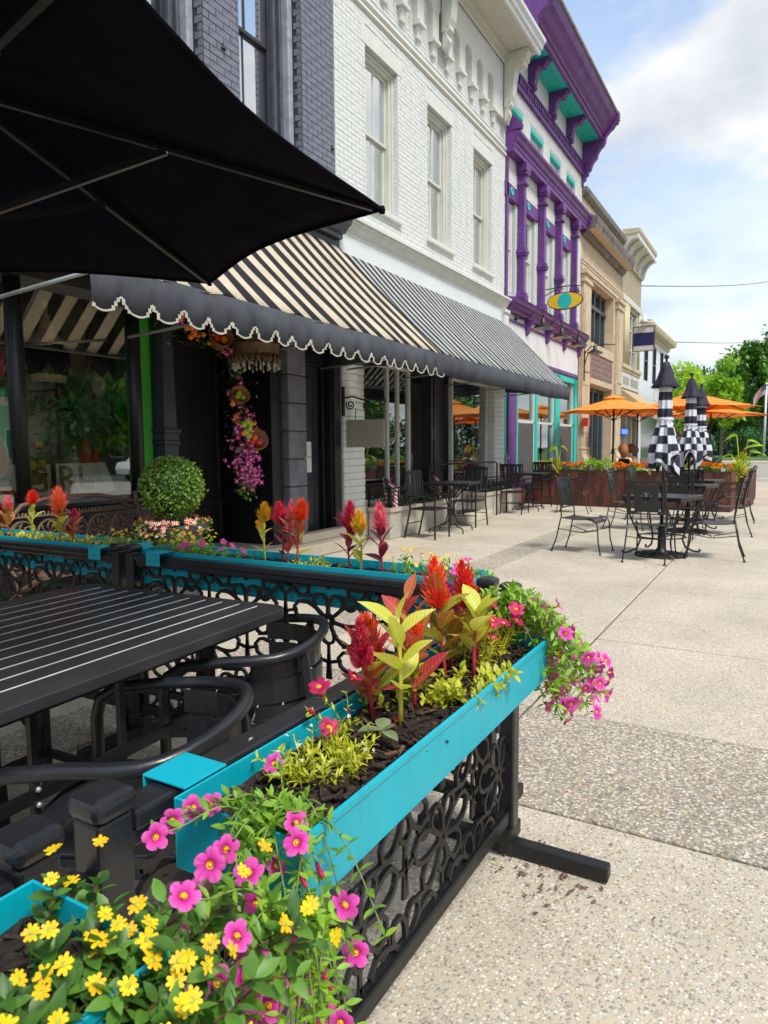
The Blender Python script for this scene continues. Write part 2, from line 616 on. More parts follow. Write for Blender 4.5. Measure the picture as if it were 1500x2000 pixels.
M['white_mortar'] = paint('white_mortar', (0.50, 0.535, 0.525), 0.7, 0.12, 20, 0.4, 60)
M['white_trim'] = paint('white_trim', (0.62, 0.625, 0.575), 0.5, 0.07, 5, 0.1, 40)
M['cream_trim'] = paint('cream_trim', (0.56, 0.56, 0.49), 0.5, 0.07, 5, 0.1, 40)
M['white_panel'] = paint('white_panel', (0.66, 0.69, 0.70), 0.5, 0.05, 2, 0.05, 40)
M['taupe'] = paint('taupe', (0.30, 0.285, 0.25), 0.5, 0.08, 3, 0.05, 30)
M['purple'] = paint('purple', (0.125, 0.036, 0.20), 0.5, 0.3, 3, 0.25, 30, wear=('a794ad', 11, 0.71))
M['teal'] = paint('teal', (0.01, 0.50, 0.42), 0.5, 0.1, 4, 0.08, 40)
M['lime_stone'] = paint('lime_stone', (0.50, 0.41, 0.285), 0.8, 0.15, 3, 0.3, 50)
M['old_stone'] = paint('old_stone', (0.17, 0.155, 0.135), 0.85, 0.45, 4, 0.4, 40)
M['bank_metal'] = paint('bank_metal', (0.035, 0.05, 0.06), 0.4, 0.2, 4, 0.05, 40)
M['pink_panel'] = paint('pink_panel', (0.22, 0.15, 0.13), 0.7, 0.35, 7, 0.4, 30)
M['cream_paint'] = paint('cream_paint', (0.50, 0.44, 0.27), 0.6, 0.1, 4, 0.2, 40)
M['cream_brick'] = paint('cream_brick', (0.40, 0.35, 0.24), 0.75, 0.2, 12, 0.4, 50)
M['tan_cloth'] = paint('tan_cloth', (0.42, 0.33, 0.19), 0.8, 0.1, 3, 0.1, 120)
M['brown_wood'] = paint('brown_wood', (0.09, 0.035, 0.02), 0.45, 0.3, 6, 0.1, 40)
M['green_paint'] = paint('green_paint', (0.045, 0.36, 0.035), 0.45, 0.08, 4, 0.06, 40)
_m = NT('turq')
_v = _m.coord()
_c = _m.ramp(_m.noise(_v, 3, 5), [(0.3, (0.0, 0.33, 0.42)), (0.7, (0.0, 0.40, 0.50))])
_st = _m.noise(_m.coord('Object', (26, 26, 2.5)), 1.6, 6, 0.65)          # rain streaks
_c = _m.mix(_m.ramp(_st, [(0.52, (0, 0, 0)), (0.75, (0.35, 0.35, 0.35))]), _c, (0.006, 0.20, 0.27, 1))
_sp = _m.noise(_v, 130, 3, 0.6)                                          # soil specks
_zz = _m.noise(_v, 7, 4, 0.7)
_c = _m.mix(_m.math('MULTIPLY', _m.ramp(_sp, [(0.66, (0, 0, 0)), (0.70, (1, 1, 1))]), _m.ramp(_zz, [(0.5, (0, 0, 0)), (0.62, (0.9, 0.9, 0.9))])), _c, (0.03, 0.025, 0.02, 1))
_m.set(Base_Color=_c, Roughness=_m.ramp(_m.noise(_v, 11, 4), [(0.3, (0.3,) * 3), (0.7, (0.5,) * 3)]))
_m.bump(_m.noise(_v, 9, 3), 0.12, 0.01)
M['turq'] = _m.mat
M['stucco'] = paint('stucco', (0.46, 0.43, 0.365), 0.85, 0.16, 3, 0.5, 60, wear=('6e6046', 5, 0.72))
M['concrete'] = paint('concrete', (0.50, 0.44, 0.345), 0.85, 0.14, 3, 0.35, 90)
M['asphalt'] = paint('asphalt', (0.06, 0.06, 0.062), 0.9, 0.2, 3, 0.4, 90)
M['road'] = paint('road', (0.30, 0.275, 0.235), 0.9, 0.14, 0.8, 0.3, 60)
M['white_line'] = paint('white_line', (0.72, 0.72, 0.70), 0.7, 0.08, 3, 0.2, 60)
M['grass'] = paint('grass', (0.06, 0.13, 0.02), 0.9, 0.35, 1.5, 0.6, 30)
M['soil'] = paint('soil', (0.016, 0.009, 0.006), 0.9, 0.6, 30, 1.0, 60)
M['mulch'] = paint('mulch', (0.03, 0.016, 0.010), 0.85, 0.6, 60, 0.5, 90)
M['mulch_light'] = paint('mulch_light', (0.10, 0.05, 0.028), 0.85, 0.5, 60, 0.5, 90)
M['black_cloth'] = paint('black_cloth', (0.0035, 0.003, 0.0075), 0.95, 0.2, 3, 0.25, 400, spec=0.08)
M['valance'] = paint('valance', (0.045, 0.048, 0.06), 0.8, 0.35, 3, 0.2, 150)
M['valance_trim'] = paint('valance_trim', (0.42, 0.40, 0.34), 0.8, 0.2, 12, 0.1, 150)
M['awn_cream'] = stripemat('awn_cream', '2b2b2e', 'e8dcc6', 0.30, 0.5)
M['awn_white'] = stripemat('awn_white', '26282a', 'cfd2d0', 0.205, 0.5)
M['orange'] = leafmat('orange', 'f79a34', 'fcae4c', 0.75, 0.35, scale=1)
M['corten'] = NT('corten')
_m = M['corten']
_v = _m.coord('Object', (3, 3, 0.8))
_c = _m.ramp(_m.noise(_v, 2.2, 8, 0.65), [(0.28, (0.032, 0.012, 0.009)), (0.5, (0.095, 0.028, 0.017)), (0.74, (0.22, 0.075, 0.042))])
_m.set(Base_Color=_c, Roughness=0.65)
_m.bump(_m.noise(_m.coord(), 40, 6), 0.3, 0.01)
M['corten'] = _m.mat
M['glass'] = glassmat('glass', refl=0.7, wav=0.03)
M['shop_glass'] = glassmat('shop_glass', refl=0.30, wav=0.015)
M['far_glass'] = paint('far_glass', (0.02, 0.025, 0.03), 0.08, 0.3, 1, 0, spec=1.0)
M['sheer'] = paint('sheer', (0.62, 0.62, 0.58), 0.9, 0.1, 6, 0.1, 30)
M['mural_red'] = paint('mural_red', (0.62, 0.02, 0.085), 0.5, 0.15, 3, 0)  # plain red print colour of the mural awning
M['mint'] = paint('mint', (0.05, 0.62, 0.32), 0.5, 0.15, 2, 0)
M['panel_cream'] = paint('panel_cream', (0.84, 0.82, 0.68), 0.6, 0.05, 5, 0)
M['gold'] = paint('gold', (0.40, 0.26, 0.09), 0.38, 0.25, 8, 0.05, 50, metal=0.35)
M['gold_light'] = paint('gold_light', (0.62, 0.52, 0.28), 0.4, 0.15, 8, 0.05, 50)
M['skin_tan'] = paint('skin_tan', (0.66, 0.47, 0.30), 0.6, 0.08, 5, 0)
M['linen'] = paint('linen', (0.26, 0.21, 0.12), 0.85, 0.2, 9, 0.1, 60)
M['wicker'] = paint('wicker', (0.26, 0.115, 0.035), 0.7, 0.35, 40, 0.6, 70)
M['red'] = paint('red', (0.42, 0.012, 0.012), 0.45, 0.15, 5, 0.03)
M['tomato'] = paint('tomato', (0.62, 0.05, 0.02), 0.3, 0.2, 8, 0)
M['fruit_orange'] = paint('fruit_orange', (0.80, 0.22, 0.012), 0.4, 0.12, 12, 0.1, 90)
M['fruit_lemon'] = paint('fruit_lemon', (0.75, 0.45, 0.02), 0.4, 0.12, 12, 0.1, 90)
M['fruit_green'] = paint('fruit_green', (0.33, 0.42, 0.03), 0.45, 0.15, 12, 0.1, 90)
M['rust_iron'] = paint('rust_iron', (0.13, 0.075, 0.05), 0.6, 0.4, 18, 0.3, 80)
M['old_brass'] = paint('old_brass', (0.12, 0.07, 0.035), 0.5, 0.35, 20, 0.2, 80, metal=0.5)
M['crystal'] = paint('crystal', (0.40, 0.38, 0.36), 0.1, 0.15, 30, 0)
M['urn'] = paint('urn', (0.03, 0.03, 0.033), 0.6, 0.3, 10, 0.2, 60)
M['pvc_pole'] = paint('pvc_pole', (0.70, 0.70, 0.68), 0.4, 0.05, 3, 0)
M['galv'] = paint('galv', (0.42, 0.43, 0.44), 0.35, 0.15, 6, 0.05, 40, metal=0.6)
M['paper'] = paint('paper', (0.66, 0.66, 0.66), 0.6, 0.04, 6, 0)
M['screen_mesh'] = paint('screen_mesh', (0.085, 0.082, 0.085), 0.6, 0.15, 5, 0)
M['red_brick'] = paint('red_brick', (0.22, 0.07, 0.04), 0.8, 0.3, 14, 0.4, 50)
M['navy'] = paint('navy', (0.008, 0.012, 0.085), 0.5, 0.15, 6, 0.05, 40)
M['sign_white'] = paint('sign_white', (0.55, 0.55, 0.54), 0.6, 0.25, 30, 0.1, 60)
M['sign_yellow'] = paint('sign_yellow', (0.80, 0.50, 0.02), 0.5, 0.05, 5, 0)
M['dark_iron'] = paint('iron_dark', (0.010, 0.010, 0.011), 0.5, 0.3, 9, 0.05, 120)  # even near-black of the iron furniture and parasol stands
M['pat_metal'] = paint('pat_metal', (0.014, 0.015, 0.018), 0.33, 0.25, 9, 0.05, 120)
M['lit_edge'] = paint('lit_edge', (0.40, 0.40, 0.41), 0.45, 0.2, 20, 0)  # pale slat edges: caught light put into the colour
M['table_metal'] = paint('table_metal', (0.026, 0.026, 0.029), 0.36, 0.3, 5, 0.05, 120)
M['bin_green'] = paint('bin_green', (0.02, 0.07, 0.035), 0.5, 0.2, 6, 0.05)
M['roof_grey'] = paint('roof_grey', (0.14, 0.13, 0.13), 0.85, 0.2, 4, 0.3, 30)
M['bark'] = paint('bark', (0.085, 0.065, 0.048), 0.9, 0.35, 9, 0.8, 30)
# foliage and petals
M['leaf_green'] = leafmat('leaf_green', '4a7a1c', '9cc840', scale=14)
M['leaf_mid'] = leafmat('leaf_mid', '2f5a20', '6f9f3c', scale=14)
M['leaf_lime'] = leafmat('leaf_lime', '8f9a14', 'cfd23c', scale=10)
M['leaf_yellow'] = leafmat('leaf_yellow', 'b9b21a', 'dcd848', scale=16)
M['leaf_red'] = leafmat('leaf_red', '8e2230', 'c8583a', scale=10, tint=('b8923c', 12, 0.55))
M['leaf_olive'] = leafmat('leaf_olive', '98622a', 'b4a23a', scale=14, tint=('a8452c', 10, 0.52))
M['leaf_wine'] = leafmat('leaf_wine', '4e1428', '82283c', scale=10)
M['leaf_dark'] = leafmat('leaf_dark', '16301a', '335c28', scale=6)
M['leaf_box'] = leafmat('leaf_box', '2c5014', '7ea03c', scale=30, trans=0.2)
M['leaf_tree'] = leafmat('leaf_tree', '3a6a24', '78ac44', scale=0.5, trans=0.25)
M['leaf_tree_l'] = leafmat('leaf_tree_l', '78b028', 'c0dc4c', scale=0.6, trans=0.35)
M['leaf_tree_d'] = leafmat('leaf_tree_d', '2a5428', '4f8640', scale=0.5, trans=0.2)
M['leaf_sage'] = leafmat('leaf_sage', '5d7044', 'a0b080', scale=12)
M['canna'] = leafmat('canna', '6f9a14', 'b8d830', scale=5, trans=0.4)
M['cel_olive'] = veinleaf('cel_olive', 'a8a83a', 'c07a34', 'd8c878')
M['cel_red'] = veinleaf('cel_red', 'c8703c', 'c43a48', 'e88a78')
M['cel_lime'] = veinleaf('cel_lime', 'b4c23a', 'd0c838', 'ecec98')
M['cel_yellow'] = veinleaf('cel_yellow', 'd0d838', 'e4e060', 'f2f2a8')
M['cel_wine'] = veinleaf('cel_wine', '7a2030', '94304a', 'c06070')
def petal(name, c1, c2, trans=0.3, scale=30):
    return leafmat(name, c1, c2, 0.55, trans, scale=scale)
M['magenta'] = petal('magenta', 'd61c98', 'f84cc4')
def petunia(name, heart, mid, rim, rad):
    m = NT(name)
    tc = m.n('ShaderNodeTexCoord')
    sp = m.n('ShaderNodeSeparateXYZ')
    m.l(tc.outputs['Object'], sp.inputs[0])
    x, y = sp.outputs[0], sp.outputs[1]
    rr = m.math('SQRT', m.math('ADD', m.math('MULTIPLY', x, x), m.math('MULTIPLY', y, y)))
    an = m.math('ARCTAN2', y, x)
    oi = m.n('ShaderNodeObjectInfo')
    nz = m.noise(m.coord(), 160, 4)
    t = m.math('ADD', m.math('DIVIDE', rr, rad), m.math('MULTIPLY', m.math('SUBTRACT', nz, .5), .25))
    col = m.ramp(t, [(0.18, lin(heart)), (0.42, lin(mid)), (0.98, lin(rim))])
    vein = m.math('SINE', m.math('ADD', m.math('MULTIPLY', an, 35), m.math('MULTIPLY', nz, 5)))
    col = m.mix(m.math('MULTIPLY', m.ramp(vein, [(0.72, (0, 0, 0)), (1.0, (.5, .5, .5))]), m.math('SUBTRACT', 1.0, m.math('MULTIPLY', t, .6))), col, lin(heart))
    crease = m.math('ABSOLUTE', m.math('SINE', m.math('MULTIPLY', an, 2.5)))
    col = m.mix(m.ramp(crease, [(0.0, (.5, .5, .5)), (0.16, (0, 0, 0))]), col, lin(heart))
    col = m.mix(m.math('MULTIPLY', oi.outputs['Random'], .35), col, g(lin(mid), .62))
    m.set(Base_Color=col, Roughness=0.6)
    m.bump(m.math('ADD', vein, m.math('MULTIPLY', nz, 2.0)), 0.3, 0.001)
    tr = m.n('ShaderNodeBsdfTranslucent')
    m.l(col, tr.inputs[0])
    ms = m.n('ShaderNodeMixShader')
    ms.inputs[0].default_value = 0.32
    m.l(m.b.outputs[0], ms.inputs[1])
    m.l(tr.outputs[0], ms.inputs[2])
    m.l(ms.outputs[0], m.out.inputs[0])
    return m.mat
M['magenta_v'] = petunia('magenta_v', 'a81468', 'e634aa', 'fb74d2', .019)
M['crimson_p'] = petal('crimson_p', 'a80f48', 'd8206c')
M['pink'] = petal('pink', 'e87480', 'fabcb4')
M['yellow_p'] = petal('yellow_p', 'e8b400', 'ffdc10')
M['throat'] = paint('throat', (0.85, 0.45, 0.01), 0.6, 0.15, 30, 0)
M['orange_p'] = petal('orange_p', 'e86a00', 'ff9c18')
M['plume_red'] = petal('plume_red', 'e01c1c', 'ff4634', 0.25, 40)
M['plume_crim'] = petal('plume_crim', 'c81040', 'f03860', 0.25, 40)
M['plume_pink'] = petal('plume_pink', 'e84a68', 'fa8490', 0.25, 40)
M['plume_orange'] = petal('plume_orange', 'f04814', 'ff7a34', 0.25, 40)
M['plume_yellow'] = petal('plume_yellow', 'e0a408', 'fad030', 0.25, 40)
M['plume_mag'] = petal('plume_mag', '98085c', 'c41880', 0.25, 40)
M['stem_red'] = paint('stem_red', (0.42, 0.03, 0.045), 0.45, 0.25, 20, 0)
M['stem_lime'] = paint('stem_lime', (0.48, 0.45, 0.04), 0.45, 0.2, 20, 0)
M['stem_green'] = paint('stem_green', (0.16, 0.26, 0.05), 0.5, 0.25, 20, 0)
M['stem_brown'] = paint('stem_brown', (0.14, 0.06, 0.035), 0.6, 0.3, 20, 0)
TONES = ['c9c0ae', 'b8ae9c', 'd6cebf', 'a69d90', 'c6b294', 'b0aca4', 'ddd6c9', '958d82']
M['agg'] = aggregate('agg', TONES, 'c2b7a3', 105, 0.6, 0.62, 0.7)
M['agg_coarse'] = aggregate('agg_coarse', ['b5ac9b', '9f9685', 'cabfac', '8f877b', 'b8a387', 'd2c9b8', '857d72', 'a8a090'], 'a2988a', 90, 0.8, 0.75, 0.95)
M['joint'] = paint('joint', (0.06, 0.055, 0.04), 0.95, 0.4, 12, 0.5, 60)

# ------------------------------------------------------------------ ground and pavement
FY = 5.4                                   # plane of the shop fronts
struct('ground', MB().box(-300, 900, -400, 400, -0.6, -0.16), M['asphalt'])
sidewalk = struct('sidewalk', MB().box(-6, 28.6, -3.2, 7.2, -0.15, -0.012), M['joint'])
XJ = [-3.2, -1.4, 0.4, 2.43, 3.42, 4.88, 6.85, 8.7, 10.5, 12.3, 14.1, 15.9, 17.7, 19.5, 21.3, 23.1, 24.9, 26.7, 28.5]
YJ = [-3.2, -1.4, 1.1, 2.74, 3.16, 5.3]
for i in range(len(XJ) - 1):
    for j in range(len(YJ) - 1):
        gp = 0.006
        coarse = (i == 3) or (j == 3 and XJ[i] < 12.2)
        if j == 3 and not coarse:
            continue
        y0 = YJ[j]
        y1 = YJ[j + 1]
        if j == 2 and XJ[i] >= 12.2:
            y1 = YJ[j + 2]
        m = MB().box(XJ[i] + gp, XJ[i + 1] - gp, y0 + gp, y1 - gp, -0.1, rnd.uniform(-0.003, 0.002))
        obj('paving_slab', m, M['agg_coarse'] if coarse else M['agg'], sidewalk, bevel=0.006)
struct('kerb', MB().box(-6, 28.6, -3.38, -3.203, -0.3, -0.002), M['concrete'], bevel=0.02)
struct('kerb', MB().box(28.603, 28.8, -3.38, 7.2, -0.3, -0.002), M['concrete'], bevel=0.02)
struct('street', MB().box(28.803, 62, -120, 120, -0.3, -0.10), M['road'])
struct('street', MB().box(-60, 28.8, -17, -3.383, -0.3, -0.10), M['road'])
mk = MB()
for k in range(9):
    mk.box(31.0 + k * 0.0, 31.5, -9.5 + 1.3 * k, -9.5 + 1.3 * k + 0.65, -0.1, -0.096)
mk.box(34.2, 34.5, -14, 14, -0.1, -0.096)
struct('road_marking', mk, M['white_line'])
struct('kerb', MB().box(62.003, 62.3, -120, 120, -0.3, 0.04), M['concrete'], bevel=0.02)
struct('far_pavement', MB().box(62.303, 66, -120, 120, -0.3, 0.03), M['concrete'])
struct('lawn', MB().box(66.003, 300, -150, 150, -0.3, 0.06), M['grass'])
struct('far_pavement', MB().box(-60, 28, -21, -17.003, -0.3, 0.0), M['concrete'])
struct('lawn', MB().box(-60, 60, -60, -21.003, -0.3, 0.02), M['grass'])

# ------------------------------------------------------------------ building helpers
def facade(mb, x0, x1, z0, z1, y, holes, depth, mi=0):
    """front skin facing the street, with real openings and their reveals"""
    xs = sorted({x0, x1, *[h[0] for h in holes], *[h[1] for h in holes]})
    zs = sorted({z0, z1, *[h[2] for h in holes], *[h[3] for h in holes]})
    for a, b in zip(xs, xs[1:]):
        for c, d in zip(zs, zs[1:]):
            if any(h[0] <= a and b <= h[1] and h[2] <= c and d <= h[3] for h in holes):
                continue
            mb.quad((a, y, c), (b, y, c), (b, y, d), (a, y, d), mi)
    for a, b, c, d in holes:
        Y = y + depth
        mb.quad((a, y, c), (a, Y, c), (a, Y, d), (a, y, d), mi)
        mb.quad((b, y, c), (b, y, d), (b, Y, d), (b, Y, c), mi)
        mb.quad((a, y, d), (b, y, d), (b, Y, d), (a, Y, d), mi)
        mb.quad((a, y, c), (b, y, c), (b, Y, c), (a, Y, c), mi)
    return mb
def bricks(root, x0, x1, z0, z1, y, holes, mat, L=0.205, h=0.068, j=0.008, n_parts=300, seen=None, proud=0.007):
    """courses of real bricks; the ones seen largest are objects, the rest one mesh"""
    r = random.Random(int(x0 * 100))
    wl_ = wloc(root)
    full = MB().box(-L/2 + j/2, L/2 - j/2, -proud, 0.01, -h/2 + j/2, h/2 - j/2)
    me = full.mesh('brick', mat)
    rest, cand = MB(), []
    row, z = 0, z0
    while z < z1 - 0.02:
        zt = min(z + h, z1)
        x = x0 - (L / 2 if row % 2 else 0)
        while x < x1:
            a, b = max(x, x0), min(x + L, x1)
            x += L
            segs = [(a, b)]
            for ha, hb, hc, hd in holes:
                if zt > hc + 0.01 and z < hd - 0.01:
                    ns = []
                    for s, t in segs:
                        if t <= ha or s >= hb:
                            ns.append((s, t))
                        else:
                            if s < ha: ns.append((s, ha))
                            if t > hb: ns.append((hb, t))
                    segs = ns
            for s, t in segs:
                if t - s < 0.03:
                    continue
                dy = r.uniform(-0.003, 0.002)
                c = ((s + t) / 2, y + dy, (z + zt) / 2)
                if t - s > L - 0.001 and zt - z > h - 0.001 and (seen is None or seen(*c)):
                    cand.append(c)
                else:
                    rest.box(s + j/2, t - j/2, c[1] - proud, c[1] + 0.01, z + j/2, zt - j/2)
        z += h
        row += 1
    cand.sort(key=lambda c: c[0] ** 2 + c[1] ** 2 + (c[2] - 1.35) ** 2)
    for i, c in enumerate(cand):
        if i < n_parts:
            place(me, 'brick', root, (c[0] - wl_.x, c[1] - wl_.y, c[2] - wl_.z), (0, 0, r.uniform(-0.004, 0.004)))
        else:
            rest.box(c[0] - L/2 + j/2, c[0] + L/2 - j/2, c[1] - proud, c[1] + 0.01, c[2] - h/2 + j/2, c[2] + h/2 - j/2)
    obj('brickwork', rest, mat, root, world=True, kind='stuff')
def bracket_poly(yw, zt, D, Hh, s=1.0):
    """scroll bracket side outline in (y, z): yw wall, zt top, D depth, Hh height"""
    P = [(0, 0), (1, 0), (1.0, -.10), (.93, -.12), (.93, -.2), (.84, -.22), (.82, -.3), (.72, -.31), (.66, -.25), (.56, -.27), (.46, -.36), (.40, -.5),
         (.38, -.66), (.34, -.8), (.25, -.9), (.17, -.93), (.12, -1.0), (0, -1.0)]
    return [(yw - a * D, zt + b * Hh) for a, b in P]
def sash_window(root, x0, x1, z0, z1, y, fr, gl, dark, muntin=True, curtain=None, fw=0.055, rail=0.5, refl=None):
    """double-hung window in an opening: frame > sashes, panes, what is behind"""
    f = MB()
    f.box(x0, x0 + fw, y, y + 0.09, z0, z1).box(x1 - fw, x1, y, y + 0.09, z0, z1)
    f.box(x0 + fw, x1 - fw, y, y + 0.09, z1 - fw, z1).box(x0 + fw, x1 - fw, y - 0.012, y + 0.09, z0, z0 + fw)
    w = obj('window', f, fr, root, world=True, bevel=0.006)
    zm = z0 + (z1 - z0) * rail
    s = 0.045
    for k, (a, b, yy) in enumerate(((z0 + fw, zm + 0.02, y + 0.055), (zm - 0.02, z1 - fw, y + 0.02))):
        m = MB()
        xa, xb = x0 + fw + 0.003, x1 - fw - 0.003
        m.box(xa, xa + s, yy, yy + 0.03, a, b).box(xb - s, xb, yy, yy + 0.03, a, b)
        m.box(xa + s, xb - s, yy, yy + 0.03, a, a + s).box(xa + s, xb - s, yy, yy + 0.03, b - s, b)
        if muntin:
            xc = (xa + xb) / 2
            m.box(xc - 0.014, xc + 0.014, yy + 0.002, yy + 0.028, a + s, b - s)
        obj('sash', m, fr, w, world=True, bevel=0.004)
        t = rnd.uniform(-0.004, 0.004)
        xc2 = (xa + xb) / 2
        for q, (pa, pb) in enumerate(((xa + s, xc2), (xc2, xb - s)) if muntin else ((xa + s, xb - s),)):
            t = rnd.uniform(-0.005, 0.005)
            obj('pane', MB().quad((pa, yy + 0.015 - t, a + s), (pb, yy + 0.015 + t, a + s), (pb, yy + 0.015 + t, b - s), (pa, yy + 0.015 - t, b - s)), gl, w, world=True)
    if curtain:
        m = MB()
        for ca, cb in curtain:
            n = 14
            for i in range(n):
                u, v = ca + (cb - ca) * i / n, ca + (cb - ca) * (i + 1) / n
                m.quad((u, y + 0.2 + 0.025 * (i % 2), z0), (v, y + 0.2 + 0.025 * ((i + 1) % 2), z0), (v, y + 0.2 + 0.025 * ((i + 1) % 2), z1), (u, y + 0.2 + 0.025 * (i % 2), z1))
        obj('curtain', m, M['sheer'], w, world=True)
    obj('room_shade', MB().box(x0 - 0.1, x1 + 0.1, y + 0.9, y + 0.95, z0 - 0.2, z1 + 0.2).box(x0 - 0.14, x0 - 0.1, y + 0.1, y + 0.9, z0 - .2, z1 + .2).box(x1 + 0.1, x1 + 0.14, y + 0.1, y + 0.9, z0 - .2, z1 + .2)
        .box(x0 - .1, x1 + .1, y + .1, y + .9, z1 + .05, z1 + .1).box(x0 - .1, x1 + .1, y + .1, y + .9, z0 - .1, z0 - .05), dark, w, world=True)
    return w
def moulding(x0, x1, y, steps, mi=0, ends=True):
    """stepped run along the street; steps: list of (projection, z0, z1)"""
    m = MB()
    for p, a, b in steps:
        m.box(x0, x1, y - p, y, a, b, mi)
    return m
def profile_run(x0, x1, poly, mi=0):
    return MB().prism(poly, 'x', x0, x1, mi)
def text(body, size, mat, parent, loc, rot, ext=0.004, shear=0.0, align='LEFT', name='lettering', sx=1.0):
    cu = bpy.data.curves.new(name, 'FONT')
    cu.body = body
    cu.size = size
    cu.extrude = ext
    cu.shear = shear
    cu.align_x = align
    cu.resolution_u = 3
    cu.materials.append(mat)
    o = bpy.data.objects.new(name, cu)
    o.location = loc
    o.rotation_euler = rot
    me = bpy.data.meshes.new_from_object(o)
    bpy.data.objects.remove(o)
    m = bpy.data.objects.new(name, me)
    m.location, m.rotation_euler, m.scale = loc, rot, (sx, 1, 1)
    return link(m, parent)

# ------------------------------------------------------------------ white brick building
WX0, WX1 = 8.10, 14.62
wb = thing('brick_building', 'white painted brick building with three tall sash windows and arched corbels', 'building', (WX0, FY, 0))
WW = [(8.90, 9.86), (10.90, 11.86), (12.88, 13.84)]
WZ0, WZ1 = 4.93, 7.08
holes = [(a, b, WZ0, WZ1) for a, b in WW]
obj('wall', facade(MB(), WX0, WX1, 4.50, 9.4, FY, holes, 0.16).box(WX0, WX1, FY + 1.3, FY + 1.4, 0, 9.4).quad((WX0, FY, 0), (WX0, FY + 1.3, 0), (WX0, FY + 1.3, 9.4), (WX0, FY, 9.4)), M['white_mortar'], wb, world=True)
bricks(wb, WX0 + .004, WX1, 4.56, 8.92, FY, [(a - .002, b + .002, WZ0 - .02, WZ1 + 0.24) for a, b in WW] + [(WX0, WX1, 7.50, 7.70)], M['white_brick'], n_parts=300)
for a, b in WW:
    obj('lintel', MB().box(a - 0.12, b + 0.12, FY - 0.012, FY - .0005, WZ1 + .002, WZ1 + 0.24), M['white_trim'], wb, world=True)
    obj('sill', MB().box(a - 0.06, b + 0.06, FY - 0.07, FY + 0.16, WZ0 - 0.10, WZ0 - 0.02), M['white_trim'], wb, world=True, bevel=0.01)
    rv = MB()
    z = WZ0
    while z < WZ1 - 0.05:                       # brick ends along the reveal
        rv.box(b - 0.004, b + 0.01, FY + 0.004, FY + 0.085, z + .004, z + 0.064).box(b - 0.004, b + 0.01, FY + 0.093, FY + 0.15, z + .004, z + 0.064)
        z += 0.068
    obj('reveal_brickwork', rv, M['white_brick'], wb, world=True, kind='stuff')
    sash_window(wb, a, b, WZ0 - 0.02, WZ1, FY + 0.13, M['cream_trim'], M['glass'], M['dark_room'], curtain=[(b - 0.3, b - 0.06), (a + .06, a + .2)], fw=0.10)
    # stepped casing round the sash
    cs = MB()
    for k, (d, yy) in enumerate(((0.10, FY + 0.10), (0.055, FY + 0.07))):
        cs.box(b - d, b - d + 0.05, yy, FY + 0.13, WZ0 - .02, WZ1).box(a + d - .05, a + d, yy, FY + .13, WZ0 - .02, WZ1).box(a + d, b - d, yy, FY + .13, WZ1 - d, WZ1 - d + .05)
    obj('casing', cs, M['cream_trim'], wb, world=True, bevel=0.005)
for za in (7.52, 7.635):                         # double string course
    obj('string_course', MB().prism([(FY - 0.045, za), (FY, za - 0.02), (FY, za + 0.06), (FY - 0.03, za + .05)], 'x', WX0, WX1), M['white_trim'], wb, world=True)
CX = [13.80 - .5525 * i for i in range(0, 11)]
arch_p = [(-.276, 8.12), (-.16, 8.12), (-.16, 8.53)] + [(-.16 * math.cos(t * PI / 10), 8.53 + .165 * math.sin(t * PI / 10)) for t in range(1, 10)] + [(.16, 8.53), (.16, 8.12), (.276, 8.12), (.276, 9.0), (-.276, 9.0)]
arch_me = MB().prism(arch_p, 'y', -0.095, 0).mesh('arch', M['white_trim'])
corb_me = MB().box(-.118, .118, -.135, 0, 8.06, 8.117).prism([(0, 7.88), (-.06, 7.88), (-.09, 8.057), (0, 8.057)], 'x', -.06, .06).mesh('corbel', M['white_trim'])
for x in CX:
    place(corb_me, 'corbel', wb, (x - WX0, 0, 0))
    place(arch_me, 'arch', wb, (x - .276 - WX0, 0, 0))
obj('frieze', MB().box(WX0, WX1, FY - 0.094, FY, 9.003, 9.36).box(CX[0] + .002, WX1 - .01, FY - .094, FY, 8.12, 9.0), M['white_brick'], wb, world=True)
obj('frieze_moulding', MB().prism([(FY - .12, 9.17), (FY - .15, 9.19), (FY - .15, 9.30), (FY - .20, 9.375), (FY - .12, 9.375)], 'x', WX0, WX1 - .03), M['cream_trim'], wb, world=True)
for k in range(9):                               # beadboard soffit
    y = FY - 0.20 - 0.055 * k
    obj('soffit_board', MB().box(WX0, WX1, y - 0.051, y, 9.38, 9.40), M['cream_trim'], wb, world=True, bevel=0.004)
obj('eave', MB().prism([(4.705, 9.36), (4.66, 9.36), (4.655, 9.44), (4.61, 9.45), (4.60, 9.52), (4.55, 9.56), (4.54, 9.62), (5.5, 9.66), (5.5, 9.42), (4.705, 9.42)], 'x', WX0, WX1 + .02), M['white_panel'], wb, world=True)
for x in (14.33, 11.32, 8.32):
    b_ = MB().prism(bracket_poly(FY - .12, 9.37, 0.50, 1.05), 'x', x - .11, x + .11)
    b_.prism([(FY - .12, 8.5), (FY - .24, 8.48), (FY - .26, 8.36), (FY - .2, 8.3), (FY - .22, 8.2), (FY - .16, 8.08), (FY - .12, 8.05)], 'x', x - .09, x + .09)
    br = obj('bracket', b_, M['cream_trim'], wb, world=True, bevel=0.008)
    for k in range(4):
        obj('bead', MB().ball((x, FY - .12 - .36 - .035 * k, 9.17 + .05 * k), 0.04, 8, 6), M['cream_trim'], br, world=True)
